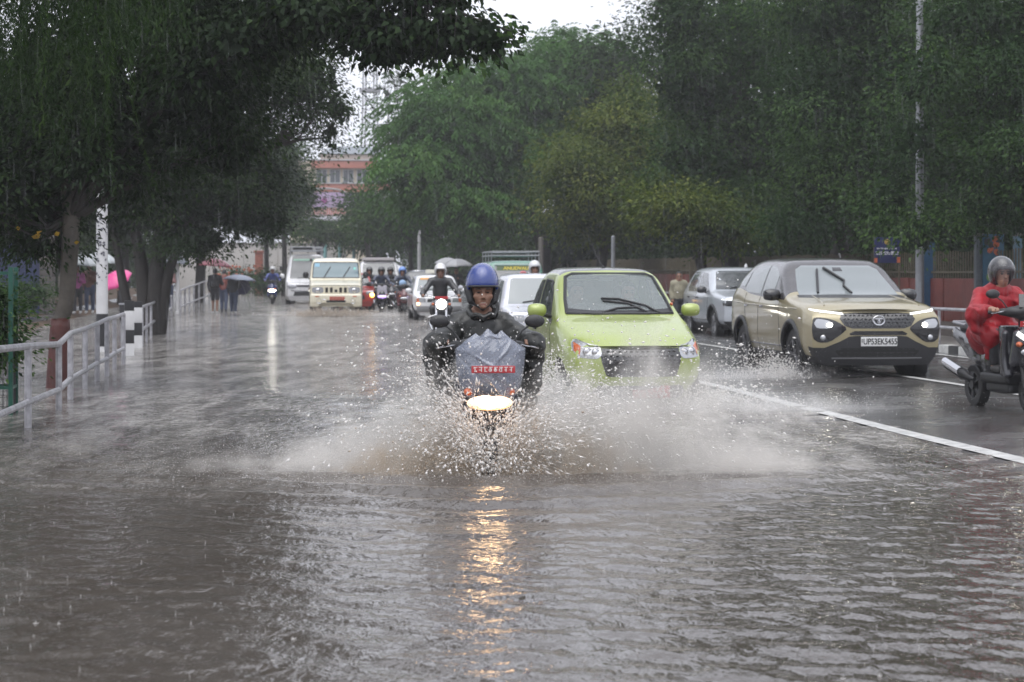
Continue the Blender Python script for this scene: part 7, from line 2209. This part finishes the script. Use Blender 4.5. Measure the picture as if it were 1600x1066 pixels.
leaves('tip_leaves', C, rng.normal(0, .5, (len(C), 3)) + np.array([.5, 0, -.7]), rng.normal(0, .5, (len(C), 3)) + np.array([0, -1, .4]), rng.uniform(.075, .11, len(C)), rng.uniform(.3, .9, len(C)), LM['mid'], o, .62)
# a few yellowed leaves low in the crown
C = np.array([list(L1(*q, 23.6)) for q in ((57, 354), (60, 357), (54, 358), (88, 355), (89, 353), (28, 344), (120, 366), (62, 350))]) 
leaves('yellow_leaves', C, rng.normal(0, 1, (len(C), 3)), rng.normal(0, .4, (len(C), 3)) + np.array([0, -1, 0]), rng.uniform(.06, .10, len(C)), rng.uniform(.3, .9, len(C)), leaf_mat('leaf_yellowed', (.22, .12, .015), (.30, .18, .02), (.34, .22, .03)), o, .8)

# weeping tree whose strands hang into the top left corner
o, p = tree(-150, 17, 'weeping tree with long hanging strands in the top left corner', GL)
trunk(o, [(0, 0, -.3), (.1, 0, 2), (.4, -.2, 4.2)], [.22, .18, .12], m_bark, seed=15)
rng = np.random.default_rng(49)
st_ = []
for k in range(380):
    px = rng.uniform(-60, 285) if rng.random() < .8 else rng.uniform(-150, 60); d = rng.uniform(13.5, 18.5)
    top = rng.uniform(-160, 20); ln = rng.uniform(.5, 1.35)
    if px > 200: ln *= .6
    st_.append((local(p, px, d, top), ln))
C = []; A = []; Tn = []
for s0, ln in st_:
    n = int(ln / .017); t = np.linspace(0, 1, n)[:, None]
    b = rng.normal(0, .10, 2)
    q = np.array(s0) + np.concatenate([b[0] * t ** 1.5, b[1] * t ** 1.5, -ln * t + .10 * np.sin(t * 3) * 0], 1)
    q += rng.normal(0, .012, q.shape)
    C.append(q); a = rng.normal(0, .55, (n, 3)); a[:, 2] -= 1.0; A.append(a); Tn.append(np.full(n, rng.normal(.45, .2)))
C = np.concatenate(C); A = np.concatenate(A); Tn = np.concatenate(Tn) + rng.normal(0, .1, len(C))
leaves('hanging_strands', C, A, rng.normal(0, 1, (len(C), 3)), rng.uniform(.045, .085, len(C)), Tn, LM['weep'], o, .16, .04)
for k in range(9):
    e = Vector(local(p, rng.uniform(-60, 270), rng.uniform(14, 18), rng.uniform(-170, -60)))
    MB().tube([Vector((.4, -.2, 4.2)), Vector((.4, -.2, 4.2)).lerp(e, .5) + Vector((0, 0, .5)), e], [.07, .04, .015], 7).build('limb', m_bark, o)
B = [pblob(p, 60, 16.5, -180, 260, 90, 1.8)]
crown(o, B, 9000, .07, LM['weep'], 50, name='upper_crown', lo=.2)

# second left tree with several dark stems
o, p = tree(236, 46, 'spreading dark tree with several stems behind the white pole', GL)
def L2(px, py, d=46): return Vector(local(p, px, d, py))
for k, (a, b, c_, r) in enumerate((((228, 532), (222, 430), (205, 330), .20), ((240, 532), (245, 420), (262, 300), .24), ((248, 532), (262, 430), (310, 330), .15), ((212, 532), (191, 440), (176, 350), .13))):
    trunk(o, [L2(*a), L2(*b), L2(*c_)], [r, r * .8, r * .55], m_bark, name='trunk', seed=16 + k)
B = [pblob(p, 250, 46, 260, 110, 90, 2.2), pblob(p, 350, 45, 200, 105, 90, 2.2), pblob(p, 430, 44.5, 130, 95, 70, 2), pblob(p, 490, 44, 130, 55, 52, 1.4), pblob(p, 340, 45, 310, 95, 62, 2), pblob(p, 200, 46, 330, 90, 50, 2), pblob(p, 300, 46, 110, 130, 90, 2.4), pblob(p, 430, 45, 50, 110, 60, 2), pblob(p, 400, 44.5, 280, 62, 60, 1.6), pblob(p, 300, 45, 375, 70, 28, 1.5), pblob(p, 515, 44, 215, 16, 32, .6), pblob(p, 528, 44, 170, 28, 32, .8), pblob(p, 420, 45, 345, 40, 24, 1.2)]
c, tw = crown(o, B, 62000, .095, LM['dark'], 51, lo=.5, droop=.35, per=80, spread=3.6)
limbs(o, L2(250, 360), [b[0] for b in B], .12, m_bark, 17, tw, .018)
lb = MB()
lb.tube([L2(330, 330), L2(375, 235), L2(410, 195), L2(440, 178, 44.5)], [.09, .07, .05, .02], 8); lb.tube([L2(390, 215), L2(420, 190), L2(455, 205, 44.3)], [.04, .03, .012], 7); lb.tube([L2(410, 195), L2(425, 170), L2(432, 155)], [.03, .02, .01], 6)
lb.build('limb', m_bark, o)
# darker trees behind, over the blue gate
for k, (px, d, pyc, rx, ry, lab) in enumerate(((60, 72, 240, 150, 140, 'deep dark tree behind the blue gate'), (190, 80, 260, 110, 120, 'deep dark tree behind the white pole'), (310, 88, 270, 100, 120, 'deep dark tree behind the slate umbrella'), (-80, 60, 230, 120, 160, 'deep dark tree past the left edge'))):
    o, p = tree(px, d, lab, GL)
    B = [pblob(p, px + dx * rx, d, pyc + dy * ry, rx * .62, ry * .62, 2.5) for dx, dy in ((-.42, .15), (.42, .2), (0, -.42), (.1, .5), (-.3, .5))]
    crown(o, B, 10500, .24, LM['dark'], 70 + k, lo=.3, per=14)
    trunk(o, [(0, 0, -.3), (.1, 0, 2), (0, 0, 4)], [.26, .2, .12], m_bark, seed=40 + k); limbs(o, (0, 0, 2.0), [b[0] for b in B], .12, m_bark, 41 + k)
for px, py, d, w, h, n, sz, lab in ((-6, 575, 19.6, .17, .55, 2600, .06, 'dark leafy bush inside the green tree guard'), (46, 470, 55, .7, .45, 1800, .09, 'low weedy bush in front of the blue gate'), (14, 478, 56, .6, .4, 1500, .09, 'low bush between the tree guard and the blue gate')):
    q = at(px, d)
    o = empty('bush', q, 0, lab, 'bush')
    crown(o, [((0, 0, h + .35), (w, w, h))], n, sz, LM['mid'], int(px + 300), name='foliage', lobes=0, lo=.2, per=12)
    MB().tube([(0, 0, -.2), (0, 0, h + .2)], [.02, .012], 6).build('stem', m_bark, o)
# ------------------------------------------------------------------ thrown water
def spray_mat(name, rgb, alpha, rough=.25):
    m = mat(name, rgb, rough, spec=.6)
    nt = m.node_tree; b = nt.nodes['Principled BSDF']
    out = [n for n in nt.nodes if n.type == 'OUTPUT_MATERIAL'][0]
    t = nt.nodes.new('ShaderNodeBsdfTranslucent'); t.inputs['Color'].default_value = (*rgb, 1)
    x = nt.nodes.new('ShaderNodeMixShader'); x.inputs[0].default_value = .45
    tr = nt.nodes.new('ShaderNodeBsdfTransparent'); y = nt.nodes.new('ShaderNodeMixShader'); y.inputs[0].default_value = alpha
    nt.links.new(b.outputs[0], x.inputs[1]); nt.links.new(t.outputs[0], x.inputs[2])
    nt.links.new(tr.outputs[0], y.inputs[1]); nt.links.new(x.outputs[0], y.inputs[2]); nt.links.new(y.outputs[0], out.inputs['Surface'])
    return m
m_spray = spray_mat('spray_water', (.93, .91, .89), .92)
m_mud = spray_mat('muddy_spray', (.60, .51, .41), .88)
OCT = np.array([(1, 0, 0), (-1, 0, 0), (0, 1, 0), (0, -1, 0), (0, 0, 1), (0, 0, -1)], float)
OCF = np.array([(0, 2, 4), (2, 1, 4), (1, 3, 4), (3, 0, 4), (2, 0, 5), (1, 2, 5), (3, 1, 5), (0, 3, 5)])
TET = np.array([(1, 1, 1), (1, -1, -1), (-1, 1, -1), (-1, -1, 1)], float) * .75
TEF = np.array([(0, 1, 2), (0, 2, 3), (0, 3, 1), (1, 3, 2)])
def droplets(name, P, size, D, stretch, m, parent, rng, small=False):
    """droplets stretched a little along their flight direction D"""
    base, F = (TET, TEF) if small else (OCT, OCF)
    n = len(P); nb = len(base)
    D = D / np.maximum(np.linalg.norm(D, axis=1, keepdims=True), 1e-6)
    e1 = np.cross(D, rng.normal(size=(n, 3))); e1 /= np.maximum(np.linalg.norm(e1, axis=1, keepdims=True), 1e-6)
    e2 = np.cross(D, e1)
    b = base[None] * rng.uniform(.6, 1.25, (n, nb, 1))
    V = P[:, None] + size[:, None, None] * (b[:, :, :1] * e1[:, None] + b[:, :, 1:2] * e2[:, None] + b[:, :, 2:] * D[:, None] * stretch[:, None, None])
    F = (F[None] + (np.arange(n) * nb)[:, None, None]).reshape(-1, 3)
    me = np_mesh(name, V.reshape(-1, 3), F, smooth=not small)
    return tag(link(name, me, m, parent), kind='stuff')
G = np.array([0, 0, -9.8])
def plume(n, org, vel, tmax, drift, rng, jets=60, jspread=.16, jit=.02):
    """drops thrown in jets from ORG; DRIFT carries older drops back along the street"""
    vj = vel(jets)
    j = rng.integers(0, jets, n)
    v = vj[j] * rng.uniform(.72, 1.12, (n, 1)) + rng.normal(0, jspread, (n, 3)) * np.linalg.norm(vj[j], axis=1, keepdims=True) * .5
    t = tmax * rng.random(n) ** .8
    o = org(j, n) + rng.normal(0, jit, (n, 3))
    P = o + v * t[:, None] + .5 * G * (t ** 2)[:, None] + np.array(drift) * t[:, None]
    Vv = v + G * t[:, None]
    P += .03 * np.stack([wob(P, 7, 1), wob(P, 7, 3), wob(P, 7, 4)], 1)
    k = P[:, 2] > .002
    return P[k], Vv[k]
def sizes(n, rng, lo, hi, p=2.6):
    return lo + (hi - lo) * rng.random(n) ** p

rng = np.random.default_rng(21)
spl = empty('water_splash', (0, 0, 0), 0, 'muddy sheet of water thrown up on both sides by the blue-helmeted rider', 'splash'); spl['kind'] = 'stuff'
WX, WY = mx_ + .0, my_ - .12
def org0(j, n): return np.stack([WX + rng.normal(0, .06, n), WY + rng.uniform(-.15, .35, n), np.full(n, .03)], 1)
def velR(k):
    a = rng.uniform(.15, 1.0, k)
    return np.stack([rng.uniform(.4, 4.0, k), rng.uniform(-1.6, .4, k), rng.uniform(.8, 4.7, k) * (1 - .25 * a)], 1)
def velL(k): return np.stack([-rng.uniform(.2, 2.2, k), rng.uniform(-1.6, .2, k), rng.uniform(1.0, 4.2, k)], 1)
def velC(k): return np.stack([rng.normal(0, .7, k), rng.uniform(-2.2, -.4, k), rng.uniform(1.2, 3.2, k)], 1)
P, D = plume(14500, org0, velR, .62, (0, 1.4, 0), rng, 110)
droplets('flying_drops', P, sizes(len(P), rng, .0018, .0105, 3.2), D, rng.uniform(1, 2.2, len(P)), m_spray, spl, rng)
P, D = plume(7000, org0, velL, .6, (0, .9, 0), rng, 80)
droplets('flying_drops', P, sizes(len(P), rng, .0018, .0105, 3.2), D, rng.uniform(1, 2.4, len(P)), m_spray, spl, rng)
P, D = plume(4200, org0, velC, .5, (0, .3, 0), rng, 50)
droplets('flying_drops', P, sizes(len(P), rng, .002, .011), D, rng.uniform(1, 2.2, len(P)), m_spray, spl, rng)
P, D = plume(6500, org0, lambda k: np.concatenate([velR(k // 2), velL(k - k // 2)]) * .95, .26, (0, .5, 0), rng, 90, .10)
droplets('water_ligaments', P, sizes(len(P), rng, .002, .0075, 2), D, rng.uniform(3, 7, len(P)), m_spray, spl, rng)
# fine mist of the plume
def velM(k): return np.concatenate([velR(k - k // 3) * .82, velL(k // 3) * .85])
P, D = plume(60000, org0, velM, .55, (0, 1.0, 0), rng, 160, .30, .05)
droplets('fine_mist', P, sizes(len(P), rng, .0010, .0026, 1.5), D, np.ones(len(P)), m_spray, spl, rng, True)
# muddy lumps near the wheel
def velB(k): return np.stack([rng.choice([-1, 1], k) * rng.uniform(.4, 2.6, k), rng.uniform(-1.2, .2, k), rng.uniform(.5, 2.3, k)], 1)
P, D = plume(15000, org0, velB, .36, (0, .5, 0), rng, 70, .25, .04)
droplets('muddy_drops', P, sizes(len(P), rng, .002, .0085, 2), D, rng.uniform(1, 1.9, len(P)), m_mud, spl, rng)
# low skirt of spray spreading over the water
def skirt(n, x0, x1, y0, y1, h, rng, edge=.5):
    x = rng.normal((x0 + x1) / 2, (x1 - x0) / 4, n); y = rng.normal((y0 + y1) / 2, (y1 - y0) / 4, n)
    y += .10 * ((x - (x0 + x1) / 2)) ** 2 * .5
    z = np.abs(rng.normal(0, h, n)) * (1.0 + .6 * wob(np.stack([x, y, 0 * x], 1), 4, 2))
    return np.stack([x, y, np.abs(z) + .004], 1)
P = skirt(20000, -2.6, 2.3, 12.7, 15.0, .085, rng)
droplets('low_mist', P, sizes(len(P), rng, .0010, .0026, 1.5), rng.normal(size=P.shape), np.ones(len(P)), m_spray, spl, rng, True)

car_s = empty('water_splash', (0, 0, 0), 0, 'white spray thrown by the green hatchback front wheels', 'splash'); car_s['kind'] = 'stuff'
gx, gy = GREEN.location.x, GREEN.location.y
for wx, sgn in ((-.62, -1), (.66, 1)):
    def org1(j, n): return np.stack([gx + wx + rng.normal(0, .08, n), gy + .35 + rng.uniform(-.3, .3, n), np.full(n, .03)], 1)
    def vel1(k): return np.stack([sgn * rng.uniform(.3, 3.2, k), rng.uniform(-2.2, .3, k), rng.uniform(.6, 3.4 if sgn < 0 else 2.0, k)], 1)
    P, D = plume(9500 if sgn < 0 else 5000, org1, vel1, .55, (0, 1.0, 0), rng, 90)
    droplets('flying_drops', P, sizes(len(P), rng, .003, .014), D, rng.uniform(1, 2.2, len(P)), m_spray, car_s, rng)
def org1(j, n): return np.stack([gx + rng.uniform(-.7, .7, n), gy - .05 + rng.uniform(-.1, .2, n), np.full(n, .03)], 1)
def vel1(k): return np.stack([rng.normal(0, .9, k), rng.uniform(-1.8, -.2, k), rng.uniform(.5, 2.6, k)], 1)
P, D = plume(7000, org1, vel1, .45, (0, .3, 0), rng, 120)
droplets('flying_drops', P, sizes(len(P), rng, .003, .012), D, rng.uniform(1, 2, len(P)), m_spray, car_s, rng)
P = skirt(6000, gx - 1.8, gx + 3.6, gy - .7, gy + 1.2, .075, rng)
droplets('low_mist', P, sizes(len(P), rng, .002, .005, 1.5), rng.normal(size=P.shape), np.ones(len(P)), m_spray, car_s, rng, True)

suv_s = empty('water_splash', (0, 0, 0), 0, 'burst of white spray beside the wheels of the beige crossover', 'splash'); suv_s['kind'] = 'stuff'
s0 = at(1225, 26.2)
def org2(j, n): return np.stack([s0.x + rng.normal(0, .15, n), s0.y + rng.uniform(-.4, .8, n), np.full(n, .03)], 1)
def vel2(k): return np.stack([rng.uniform(-3.0, 1.2, k), rng.uniform(-2.0, .3, k), rng.uniform(.6, 2.7, k)], 1)
P, D = plume(7500, org2, vel2, .5, (0, .6, 0), rng, 90)
droplets('flying_drops', P, sizes(len(P), rng, .003, .013), D, rng.uniform(1, 2, len(P)), m_spray, suv_s, rng)
P = skirt(5000, s0.x - 1.6, s0.x + 1.0, s0.y - .8, s0.y + .8, .06, rng)
droplets('low_mist', P, sizes(len(P), rng, .002, .005, 1.5), rng.normal(size=P.shape), np.ones(len(P)), m_spray, suv_s, rng, True)

jeep_s = empty('water_splash', (0, 0, 0), 0, 'low brownish bow wave in front of the cream jeep', 'splash'); jeep_s['kind'] = 'stuff'
s0 = at(520, 62.6)
def org3(j, n): return np.stack([s0.x + rng.uniform(-1.1, 1.1, n), s0.y + rng.uniform(-.2, .4, n), np.full(n, s0.z + .03)], 1)
def vel3(k): return np.stack([rng.normal(-.3, 1.5, k), rng.uniform(-1.6, .3, k), rng.uniform(.4, 2.2, k)], 1)
P, D = plume(7000, org3, vel3, .42, (0, .3, 0), rng, 70); P = P[P[:, 2] > s0.z]; D = D[:len(P)]
droplets('flying_drops', P, sizes(len(P), rng, .005, .022), D, rng.uniform(1, 2, len(P)), spray_mat('tan_spray', (.60, .53, .45), .85), jeep_s, rng)
P = skirt(7000, s0.x - 2.2, s0.x + 4.6, s0.y - .6, s0.y + 2.5, .07, rng); P[:, 2] += s0.z
droplets('low_mist', P, sizes(len(P), rng, .004, .010, 1.5), rng.normal(size=P.shape), np.ones(len(P)), m_spray, jeep_s, rng, True)

# soft mist that hangs in the thrown sheets
def mist(parent, name, loc, half, zmax, curve, K, col, nscale=(3.2, 3.2, 2.0), ysig=.6, seed=0.0):
    mb = MB().box((0, 0, zmax / 2 + .01), (half[0] * 2, half[1] * 2, zmax))
    o = mb.build(name, None, parent, smooth=False); o.location = loc
    m = bpy.data.materials.new(name); m.use_nodes = True
    nt = m.node_tree; nt.nodes.clear()
    def N(t, **kw):
        n = nt.nodes.new(t)
        for k, v in kw.items(): setattr(n, k, v)
        return n
    def M(op, a, c=0.0, d=0.0):
        n = N('ShaderNodeMath', operation=op)
        for k, s in enumerate((a, c, d)):
            if isinstance(s, (int, float)): n.inputs[k].default_value = s
            else: nt.links.new(s, n.inputs[k])
        return n.outputs[0]
    tc = N('ShaderNodeTexCoord'); sp = N('ShaderNodeSeparateXYZ'); nt.links.new(tc.outputs['Object'], sp.inputs[0])
    fx = M('MULTIPLY_ADD', sp.outputs[0], .5 / half[0], .5)
    cr = N('ShaderNodeValToRGB'); e = cr.color_ramp.elements
    e[0].position = curve[0][0]; e[0].color = (curve[0][1],) * 3 + (1,); e[1].position = curve[-1][0]; e[1].color = (curve[-1][1],) * 3 + (1,)
    for p_, v_ in curve[1:-1]:
        q = e.new(p_); q.color = (v_,) * 3 + (1,)
    cr.color_ramp.interpolation = 'EASE'
    nt.links.new(fx, cr.inputs[0])
    H = M('MULTIPLY_ADD', cr.outputs[0], zmax, .02)
    mpn = N('ShaderNodeMapping'); mpn.inputs['Scale'].default_value = nscale; mpn.inputs['Location'].default_value = (seed, seed, 0)
    nt.links.new(tc.outputs['Object'], mpn.inputs['Vector'])
    nz = N('ShaderNodeTexNoise'); nz.inputs['Scale'].default_value = 1.0; nz.inputs['Detail'].default_value = 5; nz.inputs['Roughness'].default_value = .62; nz.inputs['Distortion'].default_value = .5
    nt.links.new(mpn.outputs[0], nz.inputs['Vector'])
    v = M('SUBTRACT', M('MULTIPLY_ADD', nz.outputs['Fac'], 2.4, -.42), M('DIVIDE', sp.outputs[2], H))
    yy = M('DIVIDE', sp.outputs[1], ysig); v2 = M('SUBTRACT', v, M('MULTIPLY', M('MULTIPLY', yy, yy), .8))
    xx = M('ABSOLUTE', M('MULTIPLY', sp.outputs[0], 1 / half[0])); v3 = M('SUBTRACT', v2, M('MULTIPLY', M('POWER', xx, 4.0), 1.0))
    den = M('MULTIPLY', M('MULTIPLY', M('MINIMUM', M('MAXIMUM', v3, 0.0), 1.0), M('MINIMUM', M('MULTIPLY', M('POWER', cr.outputs[0], .8), 1.7), 1.0)), K)
    vol = N('ShaderNodeVolumePrincipled'); vol.inputs['Color'].default_value = (*col, 1); vol.inputs['Anisotropy'].default_value = .1
    nt.links.new(den, vol.inputs['Density'])
    out = N('ShaderNodeOutputMaterial'); nt.links.new(vol.outputs[0], out.inputs['Volume'])
    o.data.materials.append(m)
    tag(o, kind='stuff')
    return o
mist(spl, 'spray_mist', (WX + .1, WY + .35, 0), (3.1, 1.3), 1.45, [(0, .03), (.20, .13), (.34, .38), (.43, .64), (.495, .32), (.55, .66), (.65, .88), (.77, .56), (.90, .18), (1, .03)], 5.6, (.93, .895, .85))
mist(spl, 'muddy_mist', (WX, WY + .1, 0), (1.4, .7), .62, [(0, .1), (.25, .5), (.42, .9), (.5, .5), (.6, .9), (.8, .6), (1, .1)], 8.0, (.70, .58, .45), (5, 5, 3.5), .4, 3.0)
mist(car_s, 'spray_mist', (gx + .3, gy - .1, 0), (2.9, 1.1), .95, [(0, .25), (.2, .5), (.38, .75), (.55, .5), (.68, .42), (.85, .28), (1, .08)], 2.8, (.96, .95, .94), seed=7.0)
mist(suv_s, 'spray_mist', (at(1215, 26.2).x, 26.1, 0), (1.7, 1.0), .5, [(0, .15), (.35, .5), (.6, .8), (.8, .4), (1, .1)], 1.8, (.96, .95, .95), seed=12.0)
mist(jeep_s, 'spray_mist', (at(545, 63.5).x, 63.5, gz(63.5)), (4.2, 2.4), .45, [(0, .1), (.2, .4), (.4, .6), (.7, .45), (1, .1)], .8, (.95, .93, .90), (1.6, 1.6, 2), 1.3, 17.0)

# ------------------------------------------------------------------ rain: pocks on the water, falling drops
rng = np.random.default_rng(33)
n = 700
y = 5.6 + 15 * rng.random(n) ** 1.3; x = rng.uniform(-.30, .30, n) * y
V = []; F = []
for i in range(n):
    h = rng.uniform(.004, .022) * (1 if rng.random() < .85 else 1.5); r0 = rng.uniform(.0015, .0032)
    b = len(V)
    for k in range(5):
        a = 2 * math.pi * k / 5; V.append((x[i] + r0 * 1.7 * math.cos(a), y[i] + r0 * 1.7 * math.sin(a), -.004))
    for k in range(5):
        a = 2 * math.pi * k / 5; V.append((x[i] + r0 * .7 * math.cos(a), y[i] + r0 * .7 * math.sin(a), h * .8))
    V.append((x[i], y[i], h))
    for k in range(5):
        F.append((b + k, b + (k + 1) % 5, b + 5 + (k + 1) % 5, b + 5 + k)); F.append((b + 5 + k, b + 5 + (k + 1) % 5, b + 10))
    if rng.random() < .08:
        b = len(V); R0 = rng.uniform(.006, .012)
        for q, (rr, hh) in enumerate(((.8, -.003), (1.0, .005), (1.1, -.003))):
            for k in range(9):
                a = 2 * math.pi * k / 9; V.append((x[i] + R0 * rr * math.cos(a), y[i] + R0 * rr * math.sin(a), hh * (1 + .5 * math.sin(k * 2.3))))
        for q in range(2):
            for k in range(9): F.append((b + q * 9 + k, b + q * 9 + (k + 1) % 9, b + q * 9 + 9 + (k + 1) % 9, b + q * 9 + 9 + k))
m_pock = spray_mat('rain_pock_water', (.62, .60, .58), .30, .1)
tag(link('rain_splashes', np_mesh('rain_splashes', np.array(V), F), m_pock), kind='stuff')
n = 16000
d = 7.0 + 46 * rng.random(n) ** .75
P = np.stack([rng.uniform(-.34, .34, n) * d, d, rng.random(n) * (1.4 + .19 * d) + .02], 1)
L = rng.uniform(.09, .20, n)
droplets('rain', P, rng.uniform(.0005, .0010, n), np.tile([.05, .0, -1.0], (n, 1)) + rng.normal(0, .02, (n, 3)), L / .00075 * .5, spray_mat('rain_water', (.75, .76, .80), .11, .1), None, rng)

# ------------------------------------------------------------------ haze of the downpour
hz = MB().box((0, 380, 15.2), (860, 880, 33.4))
hb_ = hz.build('haze', None, smooth=False)
mh = bpy.data.materials.new('rain_haze'); mh.use_nodes = True
nt = mh.node_tree; nt.nodes.clear()
vol = nt.nodes.new('ShaderNodeVolumePrincipled'); out = nt.nodes.new('ShaderNodeOutputMaterial')
vol.inputs['Color'].default_value = (.93, .94, .98, 1)
vol.inputs['Density'].default_value = 0.00075
vol.inputs['Anisotropy'].default_value = 0.2
nt.links.new(vol.outputs[0], out.inputs['Volume'])
hb_.data.materials.append(mh)
tag(hb_, kind='stuff')
